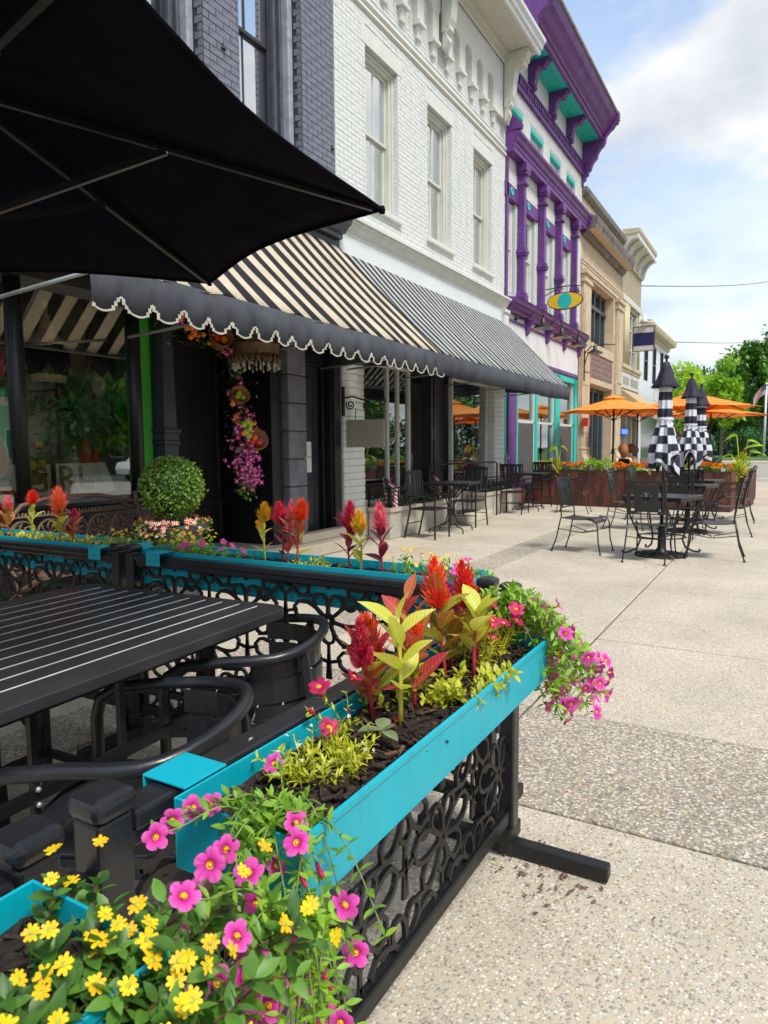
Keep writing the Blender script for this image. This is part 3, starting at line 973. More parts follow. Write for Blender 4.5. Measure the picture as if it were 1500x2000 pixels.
# shop-front entablature
obj('shop_cornice', MB().prism([(FY, 4.28), (FY - .05, 4.28), (FY - .055, 4.32), (FY - .09, 4.36), (FY - .13, 4.43), (FY - .15, 4.44), (FY - .155, 4.475), (FY - .19, 4.48), (FY - .19, 4.52), (FY, 4.56)], 'x', WX0 + .02, WX1 - .02), M['white_trim'], wb, world=True)
obj('shop_cornice_end', MB().box(WX1 - .28, WX1 - .02, FY - .13, FY, 3.78, 4.277).box(WX1 - .31, WX1 - .015, FY - .16, FY - .13, 4.2, 4.277), M['white_trim'], wb, world=True, bevel=0.01)
obj('sign_board', MB().box(WX0 + .01, WX1 - .285, FY - .05, FY + .05, 3.2, 4.277), M['white_panel'], wb, world=True)
obj('shop_header', MB().box(WX0, WX1, FY - .02, FY + .3, 2.66, 3.19), M['black_wood'], wb, world=True)
def rough_pier(x0, x1, z0, z1, y0, y1):
    p = obj('pier', MB().box(x0 + .006, x1 - .006, y0 + .006, y1, z0, z1), M['white_mortar'], wb, world=True)
    z = z0
    r = random.Random(3)
    while z < z1 - .03:
        m = MB().box(x0 - r.uniform(0, .006), x1 + r.uniform(0, .006), y0 - r.uniform(0, .012), y1 - .002, z + .005, min(z + .094, z1))
        obj('brick', m, M['white_brick'], p, world=True, bevel=0.012)
        z += 0.1
rough_pier(WX0 + .06, 8.72, 0.0, 2.66, FY - .04, FY + .5)
rough_pier(13.98, 14.58, 0.0, 2.66, FY - .04, FY + .5)
# display windows, recessed door
def shop_pane(root, x0, x1, z0, z1, y, fr, posts=(), fw=0.05, rails=(), name='shop_window', skew=0):
    f = MB().box(x0, x0 + fw, y - .03, y + .05, z0, z1).box(x1 - fw, x1, y - .03, y + .05, z0, z1)
    f.box(x0 + fw, x1 - fw, y - .03, y + .05, z0, z0 + fw).box(x0 + fw, x1 - fw, y - .03, y + .05, z1 - fw, z1)
    for p in posts:
        f.box(p - fw / 2, p + fw / 2, y - .025, y + .045, z0 + fw, z1 - fw)
    for q in rails:
        f.box(x0 + fw, x1 - fw, y - .02, y + .04, q - fw / 2, q + fw / 2)
    w = obj(name, f, fr, root, world=True, bevel=0.006)
    cuts = [x0 + fw] + list(posts) + [x1 - fw]
    for a, b in zip(cuts, cuts[1:]):
        obj('pane', MB().quad((a, y + .01 + skew, z0 + fw), (b, y + .01, z0 + fw), (b, y + .01, z1 - fw), (a, y + .01 + skew, z1 - fw)), M['shop_glass'], w, world=True)
    return w
shop_pane(wb, 8.73, 10.42, .50, 2.66, FY + .12, M['white_trim'], posts=(9.68, 10.02))
dr = shop_pane(wb, 10.48, 11.25, .16, 2.62, FY + .55, M['white_trim'], rails=(2.12, 1.1), name='shop_door', fw=0.075)
obj('handle', MB().tube([(11.13, FY + .5, .95), (11.13, FY + .44, .97), (11.13, FY + .44, 1.25), (11.13, FY + .5, 1.27)], .012, 6), M['galv'], dr, world=True)
obj('notice', MB().box(11.56, 11.72, FY + .245, FY + .249, 1.5, 1.72), M['taupe'], wb, world=True)
shop_pane(wb, 12.12, 13.94, .50, 2.66, FY + .12, M['white_trim'], posts=())
obj('dark_panel', MB().box(11.28, 12.1, FY + .25, FY + .3, .15, 2.66).box(11.24, 11.3, FY + .1, FY + .3, .15, 2.66).box(11.62, 11.66, FY + .22, FY + .25, .15, 2.66).box(10.43, 10.47, FY + .1, FY + .6, .15, 2.66), M['black_door'], wb, world=True)
obj('shop_interior', MB().box(8.72, 14.0, FY + 1.2, FY + 1.25, 0, 2.9).box(8.7, 14.0, FY + .62, FY + 1.2, .3, .34).box(8.66, 8.7, FY + .1, FY + 1.2, 0, 2.9).box(8.7, 14, FY + .3, FY + 1.2, 2.66, 2.7), M['room'], wb, world=True)
obj('shop_base', MB().box(8.73, 10.45, FY - .02, FY + .6, 0, .497).box(12.1, 13.97, FY - .02, FY + .6, 0, .497), M['stucco'], wb, world=True)
obj('threshold', MB().box(10.46, 12.09, FY - .02, FY + .6, 0.002, .155), M['concrete'], wb, world=True, bevel=.01)
# the raised stucco flower bed in front of it
def raised_bed(x0, x1, y0, label, left=True):
    t = thing('raised_bed', label, 'flower bed', (x0, y0, 0), group='stucco flower beds under the shop windows')
    obj('bed_wall', MB().box(x0, x1, y0, FY - .045, 0, .40), M['stucco'], t, world=True, bevel=.012)
    obj('coping', MB().box(x0 - .02, x1 + .02, y0 - .025, y0 + .10, .402, .465).box(x0 - .02, x0 + .1, y0 + .103, FY - .045, .402, .465), M['concrete'], t, world=True, bevel=.008)
    obj('soil', MB().box(x0 + .1, x1 - .02, y0 + .1, FY - .05, .40, .44), M['soil'], t, world=True)
    return t
raised_bed(8.80, 11.20, 4.98, 'long stucco flower bed with a stone coping behind the first bistro table')
raised_bed(12.55, 14.55, 4.98, 'stucco flower bed to the right of the shop step')
st = thing('entrance_step', 'low concrete step between the two stucco flower beds', 'step', (11.25, 4.8, 0))
obj('tread', MB().box(11.23, 12.50, 4.80, 5.37, 0.002, .15), M['concrete'], st, world=True, bevel=.012)
obj('mat', MB().box(11.4, 12.3, 4.98, 5.3, .152, .165), M['black_wood'], st, world=True)

# ------------------------------------------------------------------ awnings
def awning(name, label, x0, x1, yw, yf, zw, zf, zb, mat, scallop=None, seams=()):
    t = thing(name, label, 'awning', (x0, yw, zw), group='striped awnings over the shop fronts')
    m = MB()
    n, k = 60, 10
    vs, fs = [], []
    for i in range(n + 1):
        for j in range(k + 1):
            u, v = i / n, j / k
            sag = -0.045 * math.sin(PI * v) * (0.5 + 0.5 * abs(math.sin((x1 - x0) * u * PI / 1.55))) + .012 * math.sin(u * 37 + v * 5) * v + .008 * math.sin(u * 71 - v * 9) * v * v
            vs.append((x0 + (x1 - x0) * u, yw + (yf - yw) * v, zw + (zf - zw) * v + sag))
    for i in range(n):
        for j in range(k):
            a = i * (k + 1) + j
            fs.append((a, a + k + 1, a + k + 2, a + 1))
    m.add(vs, fs, 0, True)
    m.add([(x1, yw, zw), (x1, yf, zf), (x1, yf, zb + .1), (x1, yw, zb + .25)], [(0, 1, 2, 3)], 1)
    cn = obj('canopy', m, [mat, M['valance']], t, world=True)
    so = cn.modifiers.new('thick', 'SOLIDIFY')
    so.thickness = 0.006
    # hanging valance, wavy along its run
    v = MB()
    N = int((x1 - x0) / 0.02)
    top, bot = [], []
    P = scallop or 1
    for i in range(N + 1):
        x = x0 + (x1 - x0) * i / N
        wv = 0.018 * math.sin(x * 5.1) * math.sin(x * 1.7) + 0.01 * math.sin(x * 13)
        zz = zb
        if scallop:
            f = (x / P + .05 * math.sin(x * 2.9) + .03 * math.sin(x * 11)) % 1.0
            # a stepped tab: flat lobe, shoulder, narrow notch
            if f < 0.10: zz = zb + 0.085
            elif f < 0.20: zz = zb + 0.045
            elif f < 0.24: zz = zb + 0.02
            elif f < 0.80: zz = zb - 0.018 * math.sin((f - .24) / .56 * PI)
            elif f < 0.90: zz = zb + 0.03
            else: zz = zb + 0.06
        else:
            zz = zb + 0.012 * math.sin(x * 2.3)
        top.append((x, yf - .004 + wv * 0.3, zf + .012))
        bot.append((x, yf - .012 + wv, zz))
    nn = len(top)
    mid = [((a[0]), (a[1] + b[1]) / 2 - .004, a[2] * .5 + b[2] * .5) for a, b in zip(top, bot)]
    v.add(top + mid + bot, [(i, nn + i, nn + i + 1, i + 1) for i in range(nn - 1)] + [(nn + i, 2*nn + i, 2*nn + i + 1, nn + i + 1) for i in range(nn - 1)], 0, True)
    vo = obj('valance', v, M['valance'], t, world=True)
    s2 = vo.modifiers.new('thick', 'SOLIDIFY')
    s2.thickness = 0.004
    if scallop:
        e = MB()
        for (a, b) in zip(bot, bot[1:]):
            e.add([(a[0], a[1] - .005, a[2] - .003), (b[0], b[1] - .005, b[2] - .003), (b[0], b[1] - .005, b[2] + .011), (a[0], a[1] - .005, a[2] + .011)], [(0, 1, 2, 3)])
            if abs(a[2] - b[2]) > .012:
                e.add([(a[0] - .006, a[1] - .005, min(a[2], b[2])), (b[0] + .0, a[1] - .005, min(a[2], b[2])), (b[0], a[1] - .005, max(a[2], b[2])), (a[0] - .006, a[1] - .005, max(a[2], b[2]))], [(0, 1, 2, 3)])
        obj('trim', e, M['valance_trim'], vo, world=True)
    fr = MB()
    fr.tube([(x0 + .03, yf + .03, zf - .03), (x1 - .03, yf + .03, zf - .03)], .016, 6)
    for i in range(int((x1 - x0) / 1.55) + 1):
        x = min(x0 + .05 + 1.55 * i, x1 - .05)
        fr.tube([(x, yf + .03, zf - .03), (x, yw, zw - .06)], .014, 6)
        fr.tube([(x, yf + .03, zf - .04), (x, yw - .02, zf - .12)], .014, 6)
    obj('frame', fr, M['galv'], t, world=True)
    return t
awning('striped_awning', 'wide cream and black striped awning with a scalloped black valance', 2.92, 8.08, FY - .02, 3.80, 4.10, 2.52, 2.25, M['awn_cream'], scallop=0.262)
awning('striped_awning', 'narrow white and black striped awning with a plain black valance', 8.17, 14.58, FY - .06, 3.93, 4.02, 2.56, 2.29, M['awn_white'])

# ------------------------------------------------------------------ black brick shop
bb = thing('brick_building', 'dark grey painted brick shop with black woodwork and bright green door frames', 'building', (2.0, FY, 0))
BX0, BX1 = -3.0, 8.095
BW = [(2.75, 3.92), (4.50, 5.66), (6.22, 7.37)]
BZ0, BZ1 = 4.75, 7.9
bh = [(a, b, BZ0, BZ1) for a, b in BW]
obj('wall', facade(MB(), BX0, BX1, 4.42, 9.6, FY, bh, 0.4).box(BX0, BX1, FY + 1.6, FY + 1.7, 0, 9.6), M['grey_mortar'], bb, world=True)
bricks(bb, 2.2, BX1, 4.5, 9.0, FY, bh, M['grey_brick'], L=0.215, h=0.078, j=0.010, n_parts=300, seen=lambda x, y, z: x > 4.2 and z < 7.6 and z < 4.7 + (x - 4.2) * 99 and z > 4.6)
for a, b in BW[1:]:
    rv = MB()
    z = BZ0
    i = 0
    while z < BZ1 - .05:
        rv.box(b - .007, b + .01, FY + .005, FY + (.105 if i % 2 else .06), z + .005, z + .073)
        i += 1
        z += .078
    obj('reveal_brickwork', rv, M['grey_brick'], bb, world=True, kind='stuff')
    obj('jamb_strip', MB().box(b - .10, b - .008, FY + .12, FY + .4, BZ0, BZ1), M['grey_light'], bb, world=True, bevel=.012)
    obj('jamb_brickwork', MB().box(b - .15, b - .10, FY + .21, FY + .4, BZ0, BZ1).box(b - .20, b - .15, FY + .26, FY + .4, BZ0, BZ1).box(b - .235, b - .2, FY + .235, FY + .4, BZ0, BZ1), M['grey_paint'], bb, world=True, bevel=.012)
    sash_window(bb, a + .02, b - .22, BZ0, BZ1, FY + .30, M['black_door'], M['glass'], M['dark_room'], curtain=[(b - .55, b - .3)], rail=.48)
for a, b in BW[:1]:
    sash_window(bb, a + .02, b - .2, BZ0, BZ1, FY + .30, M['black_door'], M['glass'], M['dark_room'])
for x, z in ((5.95, 5.62), (8.02, 5.32)):
    obj('wall_anchor', MB().lathe([(.001, 0), (.035, 0), (.03, .012), (.015, .03), (.012, .06), (.001, .06)], 8).merge(MB()), M['black_metal'], bb).location = (x - 2.0, -.012, z)
# cornice over the black shop front
obj('shop_cornice', MB().prism([(FY, 4.16), (FY - .12, 4.16), (FY - .12, 4.22), (FY - .17, 4.23), (FY - .22, 4.30), (FY - .26, 4.32), (FY - .30, 4.42), (FY - .33, 4.44), (FY - .33, 4.48), (FY, 4.52)], 'x', BX0, BX1 - .01), M['grey_paint'], bb, world=True)
obj('fascia', MB().box(BX0, BX1, FY - .06, FY + .3, 2.75, 4.157), M['black_wood'], bb, world=True)
# front: bulkhead, posts, glass
def panelled(mb, x0, x1, z0, z1, y, d=0.02, b=0.05):
    mb.box(x0, x1, y, y + .05, z0, z1)
    mb.box(x0 + b, x1 - b, y - d, y, z0 + b, z0 + b + .025).box(x0 + b, x1 - b, y - d, y, z1 - b - .025, z1 - b)
    mb.box(x0 + b, x0 + b + .025, y - d, y, z0 + b, z1 - b).box(x1 - b - .025, x1 - b, y - d, y, z0 + b, z1 - b)
    return mb
bk = MB()
for x0, x1 in ((1.2, 2.3), (2.35, 3.45), (3.5, 4.65)):
    panelled(bk, x0, x1, .1, .78, FY + .03)
bk.box(1.0, 4.85, FY + .02, FY + .5, 0, .1).box(1.0, 4.85, FY + .05, FY + .5, .1, .85)
obj('bulkhead', bk, M['black_wood'], bb, world=True, bevel=.006)
obj('window_sill', MB().prism([(FY + .1, .80), (FY + .02, .80), (FY - .02, .84), (FY - .05, .86), (FY - .05, .89), (FY + .2, .93)], 'x', 1.0, 4.80), M['black_wood'], bb, world=True)
for x in (3.50, 4.70):
    obj('post', MB().tube([(x, FY + .1, .9), (x, FY + .1, 2.8)], .058, 12), M['black_metal'], bb, world=True)
for a, b in ((1.0, 2.35), (2.35, 3.48), (3.52, 4.68)):
    obj('shop_window', MB().quad((a, FY + .12, .92), (b, FY + .12, .92), (b, FY + .12, 2.8), (a, FY + .12, 2.8)), M['shop_glass'], bb, world=True)
obj('display_floor', MB().box(1.0, 4.8, FY + .15, FY + 1.5, .80, .86).box(1.0, 8.0, FY + 1.45, FY + 1.5, 0, 4.0).box(1.0, 5.5, FY + .3, FY + 1.5, 2.9, 2.95), M['room'], bb, world=True)
# green jambs, iron column, dark doorway
obj('door_jamb', MB().box(4.80, 4.93, FY + .14, FY + .5, .15, 2.8), M['green_paint'], bb, world=True, bevel=.01)
obj('door_jamb', MB().box(5.42, 5.50, FY + .42, FY + .9, .155, 2.8).box(5.36, 5.42, FY + .45, FY + .9, .155, 2.8).box(5.05, 5.36, FY + .47, FY + .9, .16, .55), M['green_paint'], bb, world=True, bevel=.012)
col = MB().lathe([(.0, .15), (.13, .15), (.13, .5), (.10, .52), (.10, 1.18), (.0, 1.18)], 4, (5.02, FY + .06, 0), smooth=False)
col.box(4.93, 5.11, FY - .03, FY + .15, 1.12, 1.40).box(4.915, 5.125, FY - .045, FY + .165, 1.40, 1.44).box(4.925, 5.115, FY - .035, FY + .155, 1.44, 1.52).box(4.91, 5.13, FY - .05, FY + .17, 1.52, 1.56)
col.prism([(4.935, 1.56), (5.105, 1.56), (5.075, 2.75), (4.965, 2.75)], 'y', FY - .015, FY + .135)
co = obj('iron_column', col, M['black_door'], bb, world=True, bevel=.008)
obj('rosette', MB().tube([(5.02 + .05 * math.cos(t * PI / 6), FY - .033, 1.26 + .05 * math.sin(t * PI / 6)) for t in range(12)], .008, 5, True).ball((5.02, FY - .03, 1.26), .018, 8, 5), M['black_door'], co, world=True)
dw = MB().box(5.5, 6.86, FY + .86, FY + .92, .15, 2.8)
panelled(dw, 5.56, 6.62, .2, .72, FY + .80, .025, .07)
panelled(dw, 5.56, 6.62, .8, 2.7, FY + .82, .02, .06)
dw.box(6.66, 6.86, FY + .02, FY + .86, .15, 2.8)
obj('panelled_recess', dw, M['black_wood'], bb, world=True, bevel=.01)
z = .17
while z < 2.75:
    obj('pier_block', MB().box(6.90, 7.27, FY - .06, FY + .35, z + .006, min(z + .345, 2.75)), M['block'], bb, world=True, bevel=.014)
    z += .35
obj('pier_core', MB().box(6.915, 7.255, FY - .04, FY + .34, .1, 2.75), M['grey_mortar'], bb, world=True)
ad = MB().box(7.29, 7.86, FY + .18, FY + .24, .17, 2.45)
panelled(ad, 7.33, 7.80, 1.05, 2.35, FY + .16, .018, .06)
panelled(ad, 7.33, 7.80, .25, .92, FY + .16, .018, .06)
d_ = obj('side_door', ad, M['black_door'], bb, world=True, bevel=.006)
for z0 in (1.03, 1.24):
    obj('notice', MB().box(7.36, 7.62, FY + .128, FY + .133, z0, z0 + .2), M['paper'], d_, world=True)
obj('door_frame', MB().box(7.86, 7.92, FY + .1, FY + .3, .17, 2.5).box(7.28, 7.92, FY + .1, FY + .3, 2.45, 2.75).box(7.93, 8.09, FY - .05, FY + .3, .1, 2.75).box(7.92, 7.95, FY + .0, FY + .1, .17, 2.75), M['black_wood'], bb, world=True, bevel=.01)
obj('door_step', MB().box(5.0, 8.09, 5.0, FY + .02, .002, .15).box(5.0, 8.09, FY + .02, FY + .85, .002, .16).box(6.95, 8.05, 5.2, FY - .01, .152, .26), M['concrete'], bb, world=True, bevel=.012)

# ------------------------------------------------------------------ purple and white building
pb = thing('brick_building', 'white brick building with purple columns, cornice and teal soffit', 'building', (14.63, FY, 0))
PX0, PX1 = 14.64, 20.98
pw = []
bays = [(14.78, 15.30), (15.62, 16.78), (17.14, 18.22), (18.60, 19.75)]
pw = [(14.72, 15.30), (15.62, 16.66), (17.16, 18.14), (18.62, 19.66)]
ph = [(a, b, 4.74, 7.0) for a, b in pw]
rec = [(14.84, 15.74), (16.28, 17.26), (17.81, 18.79), (19.34, 20.24)]
obj('wall', facade(MB(), PX0, PX1, 4.5, 10.1, FY, ph + [(a, b, 8.12, 8.76) for a, b in rec], 0.10).box(PX0, PX1, FY + 1.2, FY + 1.3, 0, 10.2), M['white_mortar'], pb, world=True)
bricks(pb, PX0, PX1, 4.6, 9.12, FY, [(a, b, 4.7, 7.0) for a, b in pw] + [(a, b, 8.12, 8.76) for a, b in rec], M['white_brick'], n_parts=60)
for a, b in rec:
    obj('panel_back', MB().box(a, b, FY + .10, FY + .13, 8.12, 8.76), M['white_brick'], pb, world=True)
    obj('panel_cap', MB().box(a, b, FY + .0, FY + .098, 8.66, 8.755), M['teal'], pb, world=True, bevel=.01)
for a, b in pw:
    # purple hood beam with a teal disc, narrow white sash
    xm = (a + b) / 2
    obj('hood_beam', MB().box(a - .14, b + .14, FY - .05, FY + .09, 6.72, 7.02).box(a, a + .06, FY - .01, FY + .09, 4.75, 6.72), M['purple'], pb, world=True, bevel=.008)
    obj('disc', MB().lathe([(.0, 0), (.09, 0), (.085, .02), (.05, .022), (.045, .012), (.0, .012)], 16), M['teal'], pb).matrix_local = Matrix.Translation((xm - .1 - 14.63, -.052, 6.87)) @ Matrix.Rotation(PI / 2, 4, 'X')
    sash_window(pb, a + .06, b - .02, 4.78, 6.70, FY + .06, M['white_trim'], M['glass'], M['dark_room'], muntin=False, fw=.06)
for x in (15.46, 16.95, 18.40, 19.93):
    c = MB().box(x - .07, x + .07, FY - .18, FY - .04, 4.62, 7.36)
    c.box(x - .115, x + .115, FY - .235, FY - .005, 4.58, 4.76).box(x - .10, x + .10, FY - .22, FY - .02, 4.76, 4.82)
    c.box(x - .105, x + .105, FY - .225, FY - .015, 5.62, 5.67).box(x - .12, x + .12, FY - .24, FY - .0, 5.67, 5.74).box(x - .10, x + .10, FY - .22, FY - .02, 5.74, 5.80)
    c.box(x - .11, x + .11, FY - .23, FY - .01, 7.14, 7.20).box(x - .12, x + .12, FY - .24, FY - .0, 7.36, 7.42).box(x - .15, x + .15, FY - .25, FY + .0, 7.42, 7.60)
    obj('colonnette', c, M['purple'], pb, world=True, bevel=.010)
obj('edge_strip', MB().box(PX0, PX0 + .09, FY - .05, FY + .02, 4.63, 7.60), M['purple'], pb, world=True)
obj('entablature', MB().prism([(FY, 7.602), (FY - .20, 7.602), (FY - .20, 7.70), (FY - .22, 7.71), (FY - .22, 7.79), (FY - .26, 7.81), (FY - .28, 7.89), (FY - .33, 7.93), (FY - .33, 7.99), (FY, 8.03)], 'x', PX0, PX1), M['purple'], pb, world=True)
obj('end_block', MB().prism([(FY, 8.04), (FY - .34, 8.04), (FY - .36, 8.12), (FY - .16, 8.34), (FY, 8.40)], 'x', PX0 + .02, PX0 + .12), M['purple'], pb, world=True)
obj('end_block', MB().prism([(FY, 7.55), (FY - .16, 7.55), (FY - .30, 7.78), (FY - .34, 8.02), (FY - .1, 8.10), (FY, 8.12)], 'x', PX1 - .1, PX1 + .02), M['purple'], pb, world=True)
db = MB().box(PX0, PX1, FY - .08, FY, 9.13, 9.22).box(PX0, PX1, FY - .05, FY, 9.22, 9.40).box(PX0, PX1, FY - .11, FY, 9.40, 9.45)
bd = obj('dentil_band', db, M['purple'], pb, world=True, bevel=.006)
dt = MB().box(-.032, .032, -.045, 0, 0, .155).mesh('dentil', M['purple'])
for i in range(48):
    place(dt, 'dentil', bd, (.12 + i * .13 + (.03 if i % 4 == 0 else 0), -.05, 9.235))
obj('frieze', MB().box(PX0, PX1, FY - .02, FY, 9.453, 10.04), M['white_panel'], pb, world=True)
for k in range(3):
    y = FY - .172 * k - .02
    obj('soffit_board', MB().box(PX0, PX1 - .1, y - .168, y, 10.04, 10.07), M['teal'], pb, world=True, bevel=.004)
obj('cornice', MB().prism([(4.87, 10.0), (4.80, 10.0), (4.80, 10.12), (4.76, 10.13), (4.75, 10.18), (4.66, 10.24), (4.58, 10.36), (4.50, 10.44), (4.46, 10.52), (4.43, 10.60), (5.5, 10.66), (5.5, 10.08), (4.87, 10.08)], 'x', PX0 - .02, PX1 - .05), M['purple'], pb, world=True)
obj('gutter', MB().prism([(4.44, 10.604), (4.40, 10.604), (4.39, 10.66), (4.44, 10.66)], 'x', PX0 - .02, PX1 - .03), M['old_stone'], pb, world=True)
for x in (16.10, 17.70, 19.28, 14.75):
    b_ = MB().prism(bracket_poly(FY - .02, 10.035, .46, .60), 'x', x - .10, x + .10).box(x - .125, x + .125, FY - .5, FY - .02, 10.0, 10.037)
    br = obj('bracket', b_, M['purple'], pb, world=True, bevel=.010)
    obj('knob', MB().ball((x, FY - .14, 9.47), .075, 10, 7).ball((x - .1, FY - .11, 9.55), .045, 8, 6), M['purple'], br, world=True)
P_ = [(5.4, 8.86), (5.36, 8.86), (5.34, 8.98), (5.28, 9.02), (5.27, 9.10), (5.20, 9.14), (5.20, 9.22), (5.13, 9.27), (5.10, 9.38), (5.05, 9.48), (4.96, 9.56), (4.94, 9.68), (4.86, 9.80), (4.78, 9.86), (4.74, 9.96), (4.72, 10.1), (4.63, 10.2), (4.52, 10.28), (4.47, 10.36), (4.40, 10.38), (4.40, 10.44), (4.37, 10.46), (4.37, 10.66), (4.42, 10.72), (5.4, 10.72)]
obj('end_bracket', MB().prism(P_, 'x', PX1 - .10, PX1 + .06), M['purple'], pb, world=True, bevel=.008)
obj('end_bracket', MB().prism([(y, z + .0) for y, z in P_], 'x', PX0 - .06, PX0 + .08), M['purple'], pb, world=True, bevel=.008)
# purple shop cornice, white band, teal shop front
obj('shop_cornice', MB().prism([(FY, 4.30), (FY - .12, 4.30), (FY - .13, 4.36), (FY - .20, 4.40), (FY - .21, 4.44), (FY - .28, 4.47), (FY - .30, 4.56), (FY - .33, 4.57), (FY, 4.62)], 'x', PX0 + .02, PX1), M['purple'], pb, world=True)
for x in (16.05, 17.62, 19.2, 20.75):
    obj('shop_bracket', MB().prism(bracket_poly(FY - .02, 4.298, .24, .34), 'x', x - .08, x + .08), M['purple'], pb, world=True, bevel=.01)
obj('sign_band', MB().box(PX0, PX1 - .2, FY - .03, FY + .1, 3.43, 4.12).box(PX0, PX1, FY - .015, FY + .1, 4.12, 4.3), M['white_panel'], pb, world=True)
obj('band_rail', MB().box(PX0, PX1 - .2, FY - .07, FY + .05, 4.122, 4.17).box(PX0, PX1 - .2, FY - .06, FY + .05, 3.33, 3.428), M['purple'], pb, world=True, bevel=.008)
obj('shop_frame', MB().box(14.62, 14.80, FY - .02, FY + .2, 0, 2.7).box(15.40, 15.50, FY - .05, FY + .2, .45, 3.3).box(16.9, 17.06, FY - .02, FY + .12, .45, 3.3).box(18.55, 18.95, FY - .04, FY + .2, .1, 3.3).box(20.48, 20.75, FY - .05, FY + .2, .1, 3.3).box(15.5, 20.6, FY - .03, FY + .12, 3.15, 3.327), M['teal'], pb, world=True, bevel=.012)
obj('shop_post', MB().box(14.82, 15.38, FY - .06, FY + .2, 0, 3.3), M['purple'], pb, world=True, bevel=.02)
for a, b in ((15.5, 16.9), (17.06, 18.55), (18.95, 20.48)):
    w = obj('shop_window', MB().box(a, b, FY + .02, FY + .1, 1.92, 1.98).box(a, a + .05, FY + .02, FY + .1, .5, 3.15).box(b - .05, b, FY + .02, FY + .1, .5, 3.15), M['white_trim'], pb, world=True)
    obj('pane', MB().quad((a, FY + .07, .5), (b, FY + .07, .5), (b, FY + .07, 3.15), (a, FY + .07, 3.15)), M['shop_glass'], w, world=True)
    if b != 18.55:
        obj('screen', MB().box(a + .06, b - .06, FY + .03, FY + .05, .5, 1.9), M['screen_mesh'], w, world=True)
        gr = MB()
        for k in range(9):
            x = a + .1 + (b - a - .2) * k / 8
            gr.box(x - .01, x + .01, FY + .11, FY + .13, 1.95, 3.1)
        obj('window_bar', gr, M['black_metal'], w, world=True)
obj('shop_sill', MB().box(15.4, 18.6, FY - .1, FY + .1, .44, .5).box(18.9, 20.5, FY - .1, FY + .1, .44, .5), M['purple'], pb, world=True, bevel=.01)
obj('shop_base', MB().box(14.8, 20.7, FY - .04, FY + .15, 0, .437), M['red_brick'], pb, world=True)
obj('shop_interior', MB().box(15.4, 20.8, FY + .9, FY + .95, 0, 3.3).box(15.6, 15.64, FY + .15, FY + .9, 0, 3.3), M['brown_wood'], pb, world=True)
obj('door_handle', MB().box(14.70, 14.75, FY - .06, FY - .02, .95, 1.2).tube([(14.72, FY - .08, 1.1), (14.72, FY - .12, 1.1), (14.64, FY - .12, 1.1)], .015, 6), M['galv'], pb, world=True)

# gooseneck lamps over the white band
def gooseneck(x, label, first=[]):
    t = thing('gooseneck_lamp', label, 'lamp', (x, FY - .03, 4.22), group='gooseneck lamps over the white sign band')
    ax = (0, -.03, 0)
    if first:
        for nme, me in first[0]:
            place(me, nme, t, (0, 0, 0))
        return t
    arm = [(0, 0, 0), (0, -.28, .0), (.02, -.36, .06), (.06, -.42, .16), (.10, -.48, .20), (.15, -.55, .17), (.18, -.58, .08), (.18, -.58, -.04)]
    me1 = MB().tube(arm, .013, 7).mesh('arm', M['black_metal'])
    me2 = MB().lathe([(0, 0), (.06, 0), (.06, .015), (0, .02)], 12).mesh('wall_plate', M['black_metal'])
    me2.transform(Matrix.Rotation(PI / 2, 4, 'X'))
    sh = MB().lathe([(.03, .06), (.045, .05), (.05, -.03), (.08, -.07), (.20, -.13), (.235, -.17)], 18, (.18, -.58, -.07)).lathe([(.23, -.172), (.19, -.128), (.07, -.068), (.0, -.05)], 18, (.18, -.58, -.07), mi=1)
    me3 = sh.mesh('lamp_shade', [M['black_metal'], M['galv']])
    me4 = MB().ball((.18, -.58, -.18), .045, 8, 6).mesh('bulb', M['paper'])
    first.append([('arm', me1), ('wall_plate', me2), ('lamp_shade', me3), ('bulb', me4)])
    for nme, me in first[0]:
        place(me, nme, t, (0, 0, 0))
    return t
gooseneck(15.3, 'first black gooseneck lamp, over the corner where the striped awning meets the white band')
gooseneck(16.8, 'second black gooseneck lamp from the white building, over the white band')
gooseneck(18.4, 'third black gooseneck lamp from the white building, over the white band')
gooseneck(20.2, 'last black gooseneck lamp, beside the beige stone pilaster')

# hanging signs
def eye(mb, cx, cz, a, b, x0, x1, n=36, mi=0):
    return mb.prism([(cx + a * math.cos(2 * PI * i / n), cz + b * math.sin(2 * PI * i / n)) for i in range(n)], 'x', x0, x1, mi)
es = thing('hanging_sign', 'yellow oval eye sign with a round teal iris on an iron bracket', 'sign', (17.5, 4.9, 4.96))
obj('rim', eye(MB(), 4.87, 4.955, .445, .215, 17.49, 17.53), M['black_metal'], es, world=True)
obj('board', eye(MB(), 4.87, 4.955, .425, .195, 17.484, 17.536), M['sign_yellow'], es, world=True)
obj('iris', eye(MB(), 4.87, 4.955, .175, .19, 17.48, 17.54), M['teal'], es, world=True)
obj('bracket', MB().tube([(17.51, FY, 5.30)] + [(17.51, FY - .1 - .09 * k, 5.28 + .03 * math.sin(k / 9 * PI)) for k in range(10)], .014, 6).tube([(17.51, FY, 5.12), (17.51, 5.2, 5.22), (17.51, 4.95, 5.29)], .012, 6)
    .tube([(17.51, 5.12, 5.26), (17.51, 5.12, 5.1)], .008, 5).tube([(17.51, 4.62, 5.28), (17.51, 4.62, 5.1)], .008, 5), M['black_metal'], es, world=True)
b2 = thing('hanging_sign', 'square white sign with a navy blue band in a rust red frame', 'sign', (28.6, 4.9, 5.4))
obj('board', MB().box(28.585, 28.615, 4.50, 5.24, 5.02, 5.92), M['sign_white'], b2, world=True)
obj('band', MB().box(28.577, 28.623, 4.50, 5.24, 5.21, 5.70), M['navy'], b2, world=True)
